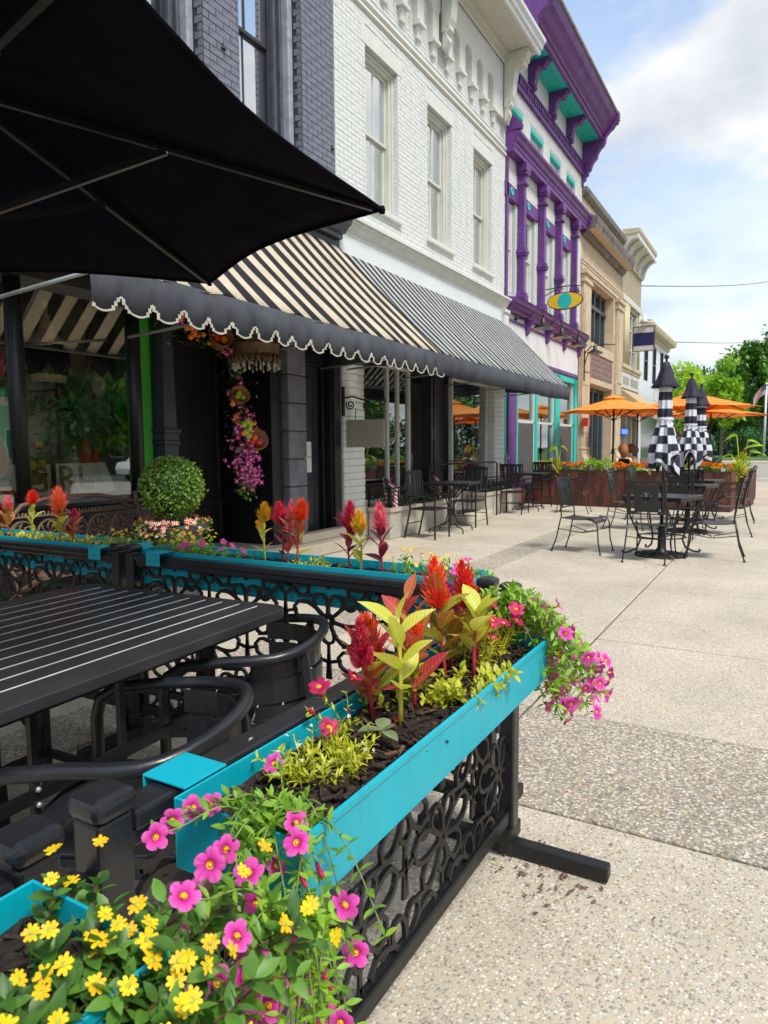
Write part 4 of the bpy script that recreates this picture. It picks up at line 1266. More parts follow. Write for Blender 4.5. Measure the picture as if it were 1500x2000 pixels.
obj('frame', MB().box(28.57, 28.63, 4.46, 4.50, 4.99, 5.95).box(28.57, 28.63, 5.24, 5.28, 4.99, 5.95).box(28.57, 28.63, 4.50, 5.24, 4.99, 5.02).box(28.57, 28.63, 4.50, 5.24, 5.92, 5.95), M['rust_iron'], b2, world=True)
obj('bracket', MB().tube([(28.6, FY, 6.1), (28.6, 4.5, 6.1)], .02, 6).tube([(28.6, FY, 5.7), (28.6, 5.0, 6.1)], .015, 6).tube([(28.6, 5.1, 6.1), (28.6, 5.1, 5.95)], .01, 5).tube([(28.6, 4.6, 6.1), (28.6, 4.6, 5.95)], .01, 5).lathe([(.0, .3), (.05, .3), (.08, .12), (.2, 0), (.0, .05)], 10, (28.5, 4.85, 6.05)), M['pvc_pole'], b2, world=True)
b3 = thing('hanging_sign', 'blank taupe board hanging from a scrolled iron bracket beside the black door', 'sign', (8.16, 5.1, 1.8))
obj('board', MB().box(8.15, 8.175, 4.70, 5.31, 1.36, 1.74), M['taupe'], b3, world=True, bevel=.004)
def spiral(c, r, turns, n=26, d=1, a0=0.0):
    return [(8.162, c[0] + r * (1 - i / n * .8) * math.cos(a0 + d * 2 * PI * turns * i / n), c[1] + r * (1 - i / n * .8) * math.sin(a0 + d * 2 * PI * turns * i / n)) for i in range(n + 1)]
sb = MB().tube([(8.162, 5.34, 2.05), (8.162, 5.2, 2.06), (8.162, 5.0, 2.0), (8.162, 4.85, 1.92), (8.162, 4.7, 1.92)], .012, 6).tube(spiral((4.72, 1.98), .06, 1.6, a0=-PI/2), .010, 6).tube(spiral((4.98, 1.92), .055, 1.5, d=-1, a0=PI/2), .010, 6).tube(spiral((5.24, 1.95), .07, 1.6, d=-1, a0=0.5), .010, 6)
sb.box(8.14, 8.185, 5.345, 5.37, 1.8, 2.2).tube([(8.162, 4.86, 1.92), (8.162, 4.86, 1.74)], .006, 5).tube([(8.162, 5.16, 1.9), (8.162, 5.16, 1.74)], .006, 5)
obj('bracket', sb, M['black_metal'], b3, world=True)

# ------------------------------------------------------------------ stone bank building
sk = thing('stone_building', 'beige limestone bank front with pilasters and a weathered cornice', 'building', (21.0, FY, 0))
SX0, SX1 = 21.0, 26.85
sh_ = [(22.35, 25.62, 4.62, 6.50), (22.35, 25.62, 0.1, 3.30)]
obj('wall', facade(MB(), SX0, SX1, 0, 8.8, FY, sh_, .45).box(SX0, SX1, FY + 1.2, FY + 1.3, 0, 8.8), M['lime_stone'], sk, world=True)
obj('parapet_cap', MB().prism([(FY, 8.62), (FY - .05, 8.64), (FY - .14, 8.72), (FY - .16, 8.86), (FY + .3, 8.90), (FY + .3, 8.6)], 'x', SX0, SX1), M['old_stone'], sk, world=True)
obj('cornice', MB().prism([(FY, 7.52), (FY - .10, 7.52), (FY - .12, 7.58), (FY - .16, 7.60), (FY - .18, 7.68), (FY - .40, 7.70), (FY - .42, 7.80), (FY - .44, 7.84), (FY - .47, 7.96), (FY - .47, 8.0), (FY, 8.08)], 'x', SX0 + .02, SX1 - .02), M['old_stone'], sk, world=True)
obj('cornice_soffit', MB().box(SX0 + .1, SX1 - .1, FY - .39, FY - .181, 7.68, 7.699), M['lime_stone'], sk, world=True)
obj('architrave', MB().box(SX0, SX1, FY - .06, FY, 6.72, 6.80).box(SX0, SX1, FY - .04, FY, 6.58, 6.72).box(SX0, SX1, FY - .08, FY, 6.80, 6.86), M['lime_stone'], sk, world=True, bevel=.01)
for a, b in ((21.05, 22.05), (25.85, 26.82)):
    z = .9
    p = obj('pilaster', MB().box(a + .06, b - .06, FY - .10, FY, .9, 6.2).box(a + .16, b - .16, FY - .125, FY - .10, 3.6, 5.9), M['lime_stone'], sk, world=True, bevel=.012)
    obj('capital', MB().box(a, b, FY - .15, FY, 6.2, 6.28).box(a + .02, b - .02, FY - .13, FY, 6.28, 6.42).box(a - .04, b + .04, FY - .19, FY, 6.42, 6.56), M['lime_stone'], p, world=True, bevel=.012)
    obj('base', MB().box(a - .05, b + .05, FY - .22, FY, 0, .78).box(a - .02, b + .02, FY - .18, FY, .78, .86).box(a + .02, b - .02, FY - .14, FY, 1.25, 1.32).prism([(FY, .86), (FY - .2, .86), (FY - .19, .98), (FY - .13, 1.1), (FY - .12, 1.25), (FY, 1.25)], 'x', a, b), M['lime_stone'], p, world=True, bevel=.012)
    for k in range(6):
        obj('stone_joint', MB().box(a + .055, b - .055, FY - .104, FY - .09, 1.75 + .72 * k, 1.762 + .72 * k), M['old_stone'], p, world=True)
for zz in ((4.62, 6.50), (.1, 3.30)):
    f = MB()
    a, b = 22.35, 25.62
    f.box(a, a + .12, FY + .3, FY + .42, *zz).box(b - .12, b, FY + .3, FY + .42, *zz).box(a, b, FY + .3, FY + .42, zz[1] - .12, zz[1]).box(a, b, FY + .29, FY + .42, zz[0], zz[0] + .1)
    for k in range(1, 4):
        x = a + (b - a) * k / 4
        f.box(x - .06, x + .06, FY + .27, FY + .42, *zz)
    if zz[0] > 4:
        f.box(a, b, FY + .25, FY + .42, 5.86, 5.98)
    w = obj('bank_window', f, M['bank_metal'], sk, world=True, bevel=.01)
    obj('pane', MB().quad((a, FY + .38, zz[0]), (b, FY + .38, zz[0]), (b, FY + .38, zz[1]), (a, FY + .38, zz[1])), M['glass'], w, world=True)
obj('window_back', MB().box(22.2, 25.8, FY + .9, FY + .95, 0, 6.6), M['room'], sk, world=True)
obj('spandrel_panel', MB().box(22.4, 25.55, FY - .02, FY, 3.5, 4.3), M['pink_panel'], sk, world=True)
sp = MB()
for i in range(7):
    for j in range(4):
        sp.box(22.6 + i * .42, 22.85 + i * .42, FY - .035, FY - .02, 3.58 + j * .18, 3.66 + j * .18)
obj('panel_relief', sp, M['pink_panel'], sk, world=True)
obj('panel_frame', MB().box(22.3, 25.62, FY - .06, FY, 4.3, 4.6).box(22.3, 25.62, FY - .05, FY, 3.32, 3.5), M['lime_stone'], sk, world=True, bevel=.01)
obj('fire_alarm', MB().box(21.02, 21.25, FY - .30, FY - .12, 1.95, 2.2), M['tomato'], sk, world=True, bevel=.01)
fb = thing('sign_bracket', 'bare black iron bracket without a sign on the stone bank front', 'bracket', (21.4, FY, 4.0))
obj('arm', MB().tube([(21.2, FY - .11, 4.1), (21.2, 5.1, 4.3), (21.2, 4.7, 4.34), (21.2, 4.4, 4.30)], .016, 6).tube([(21.2, FY - .11, 3.75), (21.2, 5.2, 4.05), (21.2, 4.95, 4.3)], .014, 6), M['black_metal'], fb, world=True)
obj('plate', MB().box(21.17, 21.23, FY - .13, FY - .1, 3.3, 4.2), M['black_metal'], fb, world=True)

# ------------------------------------------------------------------ cream building with coved cornice
cb = thing('brick_building', 'cream brick building under a deep curved cove cornice', 'building', (26.86, FY, 0))
CX0, CX1 = 26.87, 30.78
ch_ = [(28.25, 30.15, 4.45, 6.58)]
obj('wall', facade(MB(), CX0, CX1, 0, 8.25, FY, ch_ + [(27.3, 30.4, .3, 2.6)], .3).box(CX0, CX1, FY + 1.2, FY + 1.3, 0, 8.4).quad((CX1, FY, 0), (CX1, FY + 8, 0), (CX1, FY + 8, 8.3), (CX1, FY, 8.3)), M['cream_brick'], cb, world=True)
bricks(cb, CX0, CX1, 6.98, 8.16, FY, [], M['cream_brick'], L=.24, h=.085, j=.012, n_parts=0)
cv = [(FY, 8.18)] + [(FY - .50 + .46 * math.cos(t * PI / 16), 8.22 + .62 * math.sin(t * PI / 16)) for t in range(0, 9)] + [(FY - .54, 8.84), (FY - .54, 9.0), (FY, 9.0)]
obj('cove', MB().prism(cv, 'x', CX0, CX1), M['cream_trim'], cb, world=True, bevel=0)
obj('cornice_cap', MB().prism([(FY, 9.0), (FY - .54, 9.0), (FY - .58, 9.06), (FY - .60, 9.16), (FY, 9.2)], 'x', CX0 - .03, CX1 + .03).box(CX0, CX1 + .02, FY - .08, FY, 8.12, 8.18), M['cream_paint'], cb, world=True)
for x in (27.3, 28.3, 29.5, 30.6):
    pts = [(FY, 8.2)] + [(FY - .50 + .44 * math.cos(t * PI / 16) - .03, 8.22 + .60 * math.sin(t * PI / 16)) for t in range(0, 9)]
    outl = pts + [(y - .07, z - .05) for y, z in reversed(pts)]
    obj('cove_rib', MB().prism([(a, b) for a, b in outl], 'x', x - .07, x + .07), M['cream_trim'], cb, world=True)
obj('window_hood', MB().box(CX0, CX1, FY - .09, FY, 6.72, 6.95), M['cream_trim'], cb, world=True, bevel=.02)
f = MB().box(28.25, 28.33, FY - .0, FY + .2, 4.45, 6.58).box(30.07, 30.15, FY, FY + .2, 4.45, 6.58)
for x in (28.85, 29.5):
    f.box(x - .04, x + .04, FY + .08, FY + .2, 4.45, 6.58)
for z in (4.47, 5.15, 5.9, 6.5):
    f.box(28.33, 30.07, FY + .09, FY + .2, z - .03, z + .03)
w = obj('window', f, M['cream_trim'], cb, world=True, bevel=.01)
obj('pane', MB().quad((28.3, FY + .15, 4.45), (30.1, FY + .15, 4.45), (30.1, FY + .15, 6.55), (28.3, FY + .15, 6.55)), M['far_glass'], w, world=True)
for x in (27.5, 27.75, 28.1, 30.35):
    obj('pilaster_rib', MB().tube([(x, FY - .03, 4.4), (x, FY - .03, 6.7)], .06, 8), M['cream_paint'], cb, world=True)
obj('sill_course', MB().box(CX0, CX1, FY - .12, FY, 4.28, 4.42).box(CX0, CX1, FY - .06, FY, 4.16, 4.28), M['cream_paint'], cb, world=True, bevel=.01)
sgn = obj('shop_sign', MB().box(CX0 + .15, CX1 - .15, FY - .05, FY, 3.55, 4.12), M['sign_white'], cb, world=True)
obj('sign_print', MB().box(CX0 + .4, CX0 + 1.5, FY - .055, FY - .05, 3.68, 3.98).box(CX0 + 1.9, CX1 - .5, FY - .055, FY - .05, 3.68, 3.98), M['taupe'], sgn, world=True)
obj('shop_glazing', MB().quad((27.3, FY + .25, .3), (30.4, FY + .25, .3), (30.4, FY + .25, 2.6), (27.3, FY + .25, 2.6)), M['far_glass'], cb, world=True)
obj('shop_post', MB().box(28.2, 28.34, FY - .02, FY + .25, .3, 2.6).box(29.3, 29.44, FY - .02, FY + .25, .3, 2.6), M['cream_trim'], cb, world=True)
ta = thing('cloth_awning', 'plain tan cloth awning over the cream shop window', 'awning', (27, FY, 3.5))
m = MB().quad((27.0, FY, 3.5), (30.7, FY, 3.5), (30.7, 4.2, 2.55), (27.0, 4.2, 2.55))
m.add([(27, FY, 3.5), (27, 4.2, 2.55), (27, FY, 2.6)], [(0, 1, 2)]).add([(30.7, FY, 3.5), (30.7, 4.2, 2.55), (30.7, FY, 2.6)], [(0, 1, 2)])
obj('canopy', m, M['tan_cloth'], ta, world=True).modifiers.new('t', 'SOLIDIFY').thickness = .01
obj('valance', MB().box(27.0, 30.7, 4.185, 4.195, 2.34, 2.546), M['tan_cloth'], ta, world=True)
nn_ = thing('neon_sign', 'glowing blue neon sign in the window under the tan awning', 'neon sign', (27.45, FY + .2, 1.8))
nm = NT('neon_blue')
nm.set(Base_Color=(0.02, 0.06, 0.5, 1))
nm.b.inputs['Emission Color'].default_value = (0.05, 0.14, 1.0, 1)
nm.b.inputs['Emission Strength'].default_value = 1.6
for k in range(3):
    obj('tube', MB().tube([(27.42 + k * .36 + .15 * math.cos(t * PI / 8), FY - .06, 1.9 + .08 * math.sin(t * PI / 8)) for t in range(16)], .02, 6, True).ball((27.42 + .36 * k, FY - .06, 1.9), .05, 8, 6), nm.mat, nn_, world=True)
obj('backing', MB().box(27.2, 28.35, FY - .03, FY - .02, 1.75, 2.05), M['black_metal'], nn_, world=True)

# ------------------------------------------------------------------ low white building at the end of the row
lb = thing('painted_building', 'low white building with dark upright windows at the far end of the row', 'building', (30.8, FY, 0))
lh = [(31.9 + 2.2 * k, 32.8 + 2.2 * k, 4.2, 5.9) for k in range(3)]
obj('wall', facade(MB(), 30.82, 38.6, 0, 6.35, FY, lh + [(31.6, 38.0, .3, 2.7)], .2).quad((38.6, FY, 0), (38.6, FY + 9, 0), (38.6, FY + 9, 6.35), (38.6, FY, 6.35)).box(30.9, 38.5, FY + 1, FY + 1.1, 0, 6.35), M['white_panel'], lb, world=True)
obj('eave', MB().prism([(FY, 6.1), (FY - .06, 6.12), (FY - .1, 6.3), (FY - .36, 6.34), (FY - .4, 6.45), (FY - .42, 6.56), (FY + 1, 6.66), (FY + 1, 6.3), (FY, 6.3)], 'x', 30.82, 38.8), M['cream_paint'], lb, world=True)
for a, b, c, d in lh:
    w = obj('window', MB().box(a, a + .08, FY - .02, FY + .15, c, d).box(b - .08, b, FY - .02, FY + .15, c, d).box(a, b, FY - .01, FY + .15, (c + d) / 2 - .04, (c + d) / 2 + .04), M['bank_metal'], lb, world=True)
    obj('pane', MB().quad((a, FY + .1, c), (b, FY + .1, c), (b, FY + .1, d), (a, FY + .1, d)), M['far_glass'], w, world=True)
obj('shop_glazing', MB().quad((31.6, FY + .15, .3), (38, FY + .15, .3), (38, FY + .15, 2.7), (31.6, FY + .15, 2.7)), M['far_glass'], lb, world=True)
obj('balcony_rail', MB().box(31.2, 35.2, 4.85, 4.9, 3.75, 3.8).box(31.2, 35.2, 4.85, 4.9, 3.25, 3.3).box(31.2, 35.2, 4.865, 4.885, 3.3, 3.75), M['sign_white'], lb, world=True)
obj('shop_canopy', MB().prism([(FY, 3.2), (FY, 3.1), (4.5, 2.6), (4.5, 2.7)], 'x', 31.2, 37.6), M['bank_metal'], lb, world=True)

# ------------------------------------------------------------------ patio fence
def teardrop(cx, cz, ang, r0, r1, hw, n=9):
    """closed petal outline pointing away from (cx, cz)"""
    ca, sa = math.cos(ang), math.sin(ang)
    L = r1 - r0
    side = []
    for i in range(n + 1):
        t = i / n
        w = hw * (math.sin(min(t, .68) / .68 * PI / 2) ** 0.8 if t < .68 else math.sqrt(max(0, 1 - ((t - .68) / .32) ** 2)))
        side.append((r0 + L * t, w))
    pts = side + [(a, -b) for a, b in reversed(side[1:-1])]
    return [(cx + a * ca - b * sa, cz + a * sa + b * ca) for a, b in pts]
def fence_panel(L, z0, z1, ph=0.0):
    mb = MB()
    fm = lambda a, b, t: (a, t, b)
    P, dz = 0.415, 0.182
    w, t0, t1 = 0.0128, -0.006, 0.006
    cl = lambda pts: [(min(max(a, 0.0), L), min(max(b, z0), z1)) for a, b in pts]
    def put(pts, closed, e=0.0):
        k = sum(1 for a, b in pts if -.004 <= a <= L + .004 and z0 - .004 <= b <= z1 + .004)
        if k > len(pts) * .34:
            ribbon(mb, cl(pts), w, t0 + e, t1 - e, fm, closed)
    for row in range(-1, 5):
        cz = z0 + 0.165 + dz * row
        for i in range(-1, int(L / P) + 2):
            cx = ph + i * P + (P / 2 if row % 2 else 0)
            for k, (a, ln, hw) in enumerate(((14, .168, .038), (62, .112, .030), (118, .112, .030), (166, .168, .038), (216, .138, .034), (270, .092, .026), (324, .138, .034))):
                put(teardrop(cx, cz, R(a), .012, ln, hw), True, .0002 * k)
            put([(cx + .024 * math.cos(q * PI / 5), cz + .024 * math.sin(q * PI / 5)) for q in range(10)], True, .0016)
            for sx in (-1, 1):
                put([(cx + sx * .150, cz + .030), (cx + sx * .215, cz + .015)], False, .002)
                put([(cx + sx * .215, cz - .05), (cx + sx * .2075, cz + .05)], False, .0022)
                put([(cx + sx * .06, cz + .095), (cx + sx * .1035, cz + .091), (cx + sx * .145, cz + .085)], False, .0024)
            put([(cx, cz - .085), (cx, cz - .155)], False, .0026)
            put([(cx + .105 + .026 * math.cos(q * PI / 6), cz - .108 + .026 * math.sin(q * PI / 6)) for q in range(12)], True, .0028)
    return mb
def fence(loc, rz, L, label, ph, hook=None, feet=()):
    t = thing('patio_fence', label, 'fence', loc, rz, 'black flower-pattern fence sections round the patio')
    Zb, Zt = .115, .818
    a, b = .03, L - .03
    p = fence_panel(b - a - .004, Zb + .04, Zt - .005, ph)
    p.v = [(x + a + .002, y, z) for x, y, z in p.v]
    obj('panel', p, M['black_metal'], t)
    obj('top_rail', MB().box(a, b, -.018, .018, Zt, .864).box(a, b, -.027, .027, .844, .872), M['worn_black'], t, bevel=.006)
    obj('bottom_rail', MB().box(a, b, -.016, .016, Zb, Zb + .045), M['black_metal'], t, bevel=.005)
    for x in (0, L):
        po = obj('post', MB().box(x - .027, x + .027, -.027, .027, .0, .88), M['worn_black'], t, bevel=.006)
        obj('cap', MB().box(x - .033, x + .033, -.033, .033, .88, .912), M['worn_black'], po, bevel=.012)
    for x in feet:
        obj('foot', MB().box(x - .024, x + .024, -.33, .33, .004, .05), M['black_metal'], t, bevel=.005)
        obj('foot_plate', MB().box(x - .05, x + .05, -.028, .028, .0505, .10), M['black_metal'], t, bevel=.004)
    if hook:
        obj('hook', MB().tube(hook, .011, 8), M['worn_black'], t)
    return t
fa = fence((.56, .75, 0), 0, 1.55, 'black flower-pattern fence section under the nearest long turquoise planter', .17, feet=(1.55, .0),
      hook=[(-.03, .0, .80), (-.045, .0, .815), (-.07, .0, .80), (-.085, .0, .75), (-.088, 0, .70)])
fence((-1.10, .75, 0), 0, 1.555, 'black flower-pattern fence section at the bottom left corner holding the yellow daisy planter', .1)
fence((2.17, .85, 0), R(90), 1.75, 'black flower-pattern fence section beyond the slatted table', .21, feet=(.0, 1.75))
fence((2.17, 2.70, 0), R(90), 1.75, 'black flower-pattern fence section in front of the iron bench', .05, feet=(1.75,))

# ------------------------------------------------------------------ turquoise planters
def planter_box(loc, rz, L, label, hooks, h=.097, D=.215, top=.875, soil_mat='soil'):
    t = thing('planter_box', label, 'planter', loc, rz, 'turquoise metal planters hung on the patio fence')
    w = .004
    m = MB().box(0, L, 0, w, top - h, top).box(0, L, D - w, D, top - h, top).box(0, w, w, D - w, top - h, top).box(L - w, L, w, D - w, top - h, top).box(0, L, 0, D, top - h - .004, top - h)
    m.box(w, L - w, -.003, .0, top - .012, top)
    obj('box', m, M['turq'], t, bevel=.002)
    for x in hooks:
        hk = MB().box(x, x + .085, D - .001, D + .085, top + .001, top + .005).box(x, x + .085, D + .081, D + .085, top - .055, top + .001)
        obj('hanger', hk, M['turq'], t, bevel=.0015)
        obj('rivet', MB().ball((x + .045, D + .0855, top - .03), .004, 6, 5).ball((x + .06, .003 + D - .008, top - .035), .006, 6, 5), M['turq'], t)
    # mulch: a bumpy bed and chips
    r = random.Random(int(L * 1000) + int(loc[0] * 77))
    nx, ny = int(L / .02), 9
    vs, fs = [], []
    for i in range(nx + 1):
        for j in range(ny + 1):
            vs.append((w + (L - 2*w) * i / nx, w + (D - 2*w) * j / ny, top - .040 + r.uniform(-.006, .006) + .008 * math.sin(i * .35) * math.sin(j * .7)))
    for i in range(nx):
        for j in range(ny):
            q = i * (ny + 1) + j
            fs.append((q, q + ny + 1, q + ny + 2, q + 1))
    obj('soil', MB().add(vs, fs), M['soil'], t, kind='stuff')
    ch = MB()
    for _ in range(int(900 * L)):
        c = Vector((r.uniform(.01, L - .01), r.uniform(.012, D - .012), top - .034 + r.uniform(-.004, .008)))
        d = Vector((r.uniform(-1, 1), r.uniform(-1, 1), r.uniform(-.35, .35))).normalized()
        l = r.uniform(.006, .018)
        ch.bar(c - d * l, c + d * l, r.uniform(.003, .008), .0025, (r.uniform(-.4, .4), r.uniform(-.4, .4), 1), 0 if r.random() < .9 else 1)
    obj('mulch', ch, [M['mulch'], M['mulch_light']], t, kind='stuff')
    return t
P1 = planter_box((.64, .492, 0), 0, 1.035, 'turquoise planter with red plume flowers and mulch on the nearest fence rail', (.02,))
P2 = planter_box((-.62, .492, 0), 0, 1.055, 'turquoise planter full of yellow daisies at the bottom left', (.93, .1))
P3 = planter_box((2.415, .93, 0), R(90), 1.66, 'turquoise planter on the fence beyond the slatted table', (1.44,), top=.889, h=.155)
P4 = planter_box((2.415, 2.745, 0), R(90), 1.70, 'turquoise planter on the fence in front of the iron bench', (.02, 1.5), top=.889, h=.155)

# ------------------------------------------------------------------ slatted table
TR = R(3)
TL, TW, TZ = 1.75, 1.05, .77
tb = thing('patio_table', 'large black slatted metal table with rounded corners', 'table', (2.005 - TL / 2 * math.cos(TR) - TW / 2 * math.sin(TR), 1.56 + TW / 2 * math.cos(TR) - TL / 2 * math.sin(TR), 0), TR)
pit = (TW - .06) / 12
for k in range(12):
    y = -TW / 2 + .03 + pit * (k + .5)
    y0_, y1_ = y - pit / 2 + .0024, y + pit / 2 - .0024
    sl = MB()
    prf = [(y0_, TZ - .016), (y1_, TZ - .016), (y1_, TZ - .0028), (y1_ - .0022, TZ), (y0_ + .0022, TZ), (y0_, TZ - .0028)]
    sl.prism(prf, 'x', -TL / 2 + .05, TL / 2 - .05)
    sl.m = [1 if i in (2, 4) else 0 for i in range(len(sl.m))]  # chamfers take the pale tone, painted like light between the slats
    obj('slat', sl, [M['table_metal'], M['lit_edge']], tb)
def rrect(a, b, r, n=6):
    out = []
    for cx, cy, s in ((a - r, b - r, 0), (-a + r, b - r, 90), (-a + r, -b + r, 180), (a - r, -b + r, 270)):
        for i in range(n + 1):
            t = R(s + 90 * i / n)
            out.append((cx + r * math.cos(t), cy + r * math.sin(t)))
    return out
ribm = MB()
ribbon(ribm, rrect(TL / 2 - .028, TW / 2 - .017, .05), .046, TZ - .034, TZ + .001, lambda a, b, t: (a, b, t), True)
obj('rim', ribm, M['table_metal'], tb, bevel=.004)
obj('apron', MB().box(-TL/2 + .1, TL/2 - .1, -TW/2 + .07, -TW/2 + .09, TZ - .07, TZ - .018).box(-TL/2 + .1, TL/2 - .1, TW/2 - .09, TW/2 - .07, TZ - .07, TZ - .018).box(-.02, .02, -TW/2 + .09, TW/2 - .09, TZ - .06, TZ - .018), M['black_metal'], tb)
for x in (-TL / 2 + .34, TL / 2 - .34):
    for y in (-TW / 2 + .10, TW / 2 - .10):
        obj('leg', MB().bar((x, y, 0), (x, y, TZ - .02), .032, .032), M['black_metal'], tb, bevel=.004)
    obj('cross_bar', MB().bar((x, -TW/2 + .1, .16), (x, TW/2 - .1, .16), .025, .025).bar((x, -TW/2 + .1, .5), (x, TW/2 - .1, .5), .022, .022), M['black_metal'], tb)
for p, q in (((-TL/2 + .34, -TW/2 + .10, .48), (TL/2 - .34, -TW/2 + .10, .48)), ((-TL/2 + .34, TW/2 - .10, .16), (TL/2 - .34, TW/2 - .10, .16)), ((-TL/2 + .34, TW/2 - .1, .18), (.1, TW/2 - .1, .6)), ((TL/2 - .34, TW/2 - .1, .18), (.3, TW/2 - .1, .6))):
    obj('stretcher', MB().bar(p, q, .02, .03), M['black_metal'], tb)
for x in (-.4, -.12, .16):
    obj('brace', MB().bar((x, -TW/2 + .10, .02), (x, -TW/2 + .10, TZ - .06), .018, .018), M['black_metal'], tb)
for z in (.46, .50):
    obj('bolt', MB().ball((-.12, -TW/2 + .085, z), .008, 7, 5), M['galv'], tb)

# ------------------------------------------------------------------ tubular armchairs round it
def arc_rail(z, s=1.0, dz=0.0, w=.27):
    """plan curve of the chair back, from one rear corner to the other"""
    pts = []
    for i in range(15):
        t = -1 + 2 * i / 14
        x = w * s * math.sin(t * PI / 2 * .98)
        y = -.05 - .215 * math.cos(t * PI / 2) ** .85
        pts.append((x, y, z))
    return pts
def armchair(loc, rz, label):
    t = thing('patio_armchair', label, 'chair', loc, rz, 'black armchairs with curved tubular arms at the slatted table')
    path = [(-.272, .25, 0), (-.272, .25, .56), (-.274, .235, .615), (-.278, .19, .645), (-.282, .05, .66)]
    for p in arc_rail(.672, 1.05):
        path.append((p[0], p[1] - .0, .662 + .035 * (1 - (p[0] / .285) ** 2)))
    path += [(.282, .05, .66), (.278, .19, .645), (.274, .235, .615), (.272, .25, .56), (.272, .25, 0)]
    obj('arm_rail', MB().tube(path, .0185, 12), M['pat_metal'], t)
    for s in (-1, 1):
        obj('rear_leg', MB().bar((s * .20, -.20, .665), (s * .225, -.285, 0), .03, .022), M['pat_metal'], t, bevel=.004)
    for (z0, z1, sc) in ((.588, .655, .91), (.498, .578, .89), (.408, .488, .87)):
        m = MB()
        A = [(x, y + .018 - (.65 - z0) * .06, 0) for x, y, _ in arc_rail(0, sc)]
        vs = []
        for (x, y, _) in A:
            vs += [(x, y, z0), (x, y, z1), (x, y + .009, z1), (x, y + .009, z0)]
        fs = []
        for i in range(len(A) - 1):
            for k in range(4):
                fs.append((i*4 + k, i*4 + (k + 1) % 4, i*4 + 4 + (k + 1) % 4, i*4 + 4 + k))
        m.add(vs, fs).add(vs[:4], [(0, 1, 2, 3)]).add(vs[-4:], [(3, 2, 1, 0)])
        obj('back_slat', m, M['pat_metal'], t, bevel=.002)
    for k in range(5):
        y = -.20 + .088 * k
        obj('seat_slat', MB().box(-.235, .235, y, y + .082, .432, .444), M['pat_metal'], t, bevel=.004)
    obj('seat_frame', MB().bar((-.25, -.21, .418), (-.25, .25, .418), .03, .026).bar((.25, -.21, .418), (.25, .25, .418), .03, .026).bar((-.25, .245, .418), (.25, .245, .418), .026, .026).bar((-.25, -.21, .418), (.25, -.21, .418), .026, .026), M['pat_metal'], t)
    return t
ac = armchair((1.17, 1.40, 0), R(27), 'nearest black tubular armchair, between the slatted table and the near fence')
dup(ac, (1.90, 1.66, 0), R(33), 'black tubular armchair at the corner of the slatted table beside the plume flowers')
dup(ac, (1.40, 2.86, 0), R(188), 'black tubular armchair on the far side of the slatted table')
dup(ac, (.62, 2.84, 0), R(172), 'black tubular armchair on the far side of the slatted table, nearer the black post')

# ------------------------------------------------------------------ big black parasol
uc = Vector((1.17, 2.07))
ub = thing('parasol', 'big open black parasol over the slatted table', 'umbrella', (uc.x, uc.y, 0))
UR, UZ, UA = 1.225, 2.10, 2.405
cor = [(UR * math.cos(R(-50.5 + 60 * k)), UR * math.sin(R(-50.5 + 60 * k))) for k in range(6)]
m = MB()
nu, nv = 12, 12
for k in range(6):
    a, b = Vector(cor[k]), Vector(cor[(k + 1) % 6])
    vs, fs = [], []
    for i in range(nv + 1):
        for j in range(nu + 1):
            u, v = j / nu, i / nv
            e = a.lerp(b, u) * (1 - .064 * math.sin(PI * u) ** 1.2)
            p = e * v
            sag = .035 * math.sin(PI * u) * v * (1 - .35 * v)
            dro = .055 * v ** 6 * (abs(2 * u - 1) ** 6)
            vs.append((p.x, p.y, UA - (UA - UZ) * v ** 1.06 + sag * .6 - .02 * dro))
    for i in range(nv):
        for j in range(nu):
            q = i * (nu + 1) + j
            fs.append((q, q + nu + 1, q + nu + 2, q + 1))
    m.add(vs, fs, 0, True)
cn = obj('canopy', m, M['black_cloth'], ub)
cn.modifiers.new('thick', 'SOLIDIFY').thickness = .003
hem = MB()
for k in range(6):
    a, b = Vector(cor[k]), Vector(cor[(k + 1) % 6])
    pts = []
    for j in range(nu + 1):
        u = j / nu
        e = a.lerp(b, u) * (1 - .064 * math.sin(PI * u) ** 1.2)
        pts.append((e.x, e.y, UZ + .035 * math.sin(PI * u) * .65 * .6 - .004))
    hem.tube(pts, .0055, 5)
obj('hem', hem, M['black_cloth'], cn)
for k, (x, y) in enumerate(cor):
    d = Vector((x, y, 0)).normalized()
    rb = obj('rib', MB().bar(d * .05 + Vector((0, 0, UA - .05)), Vector((x, y, UZ - .004)) * 1 - d * .03, .018, .012), M['worn_black'], ub)
    mid = Vector((x * .47, y * .47, UA - (UA - UZ) * .47 - .03))
    obj('strut', MB().bar(d * .05 + Vector((0, 0, 2.02)), mid, .016, .02), M['worn_black'], rb)
    obj('tip', MB().lathe([(.0, -.014), (.010, -.012), (.011, 0), (.008, .010), (0, .012)], 8, (x, y, UZ - .004)), M['black_cloth'], rb)
    obj('rivet', MB().ball(mid, .008, 6, 5), M['galv'], rb)
obj('pole', MB().tube([(0, 0, .06), (0, 0, 2.43)], .02, 12), M['worn_black'], ub)
obj('runner', MB().lathe([(.0, 1.98), (.04, 1.98), (.045, 2.04), (.03, 2.08), (0, 2.08)], 12), M['black_metal'], ub)
obj('base', MB().lathe([(.0, 0), (.26, 0), (.26, .03), (.22, .05), (.04, .07), (.03, .35), (0, .35)], 24), M['black_metal'], ub)
obj('vent_cap', MB().lathe([(.26, 2.375), (.14, 2.42), (.03, 2.46), (.02, 2.52), (.0, 2.53)], 12), M['black_cloth'], ub)

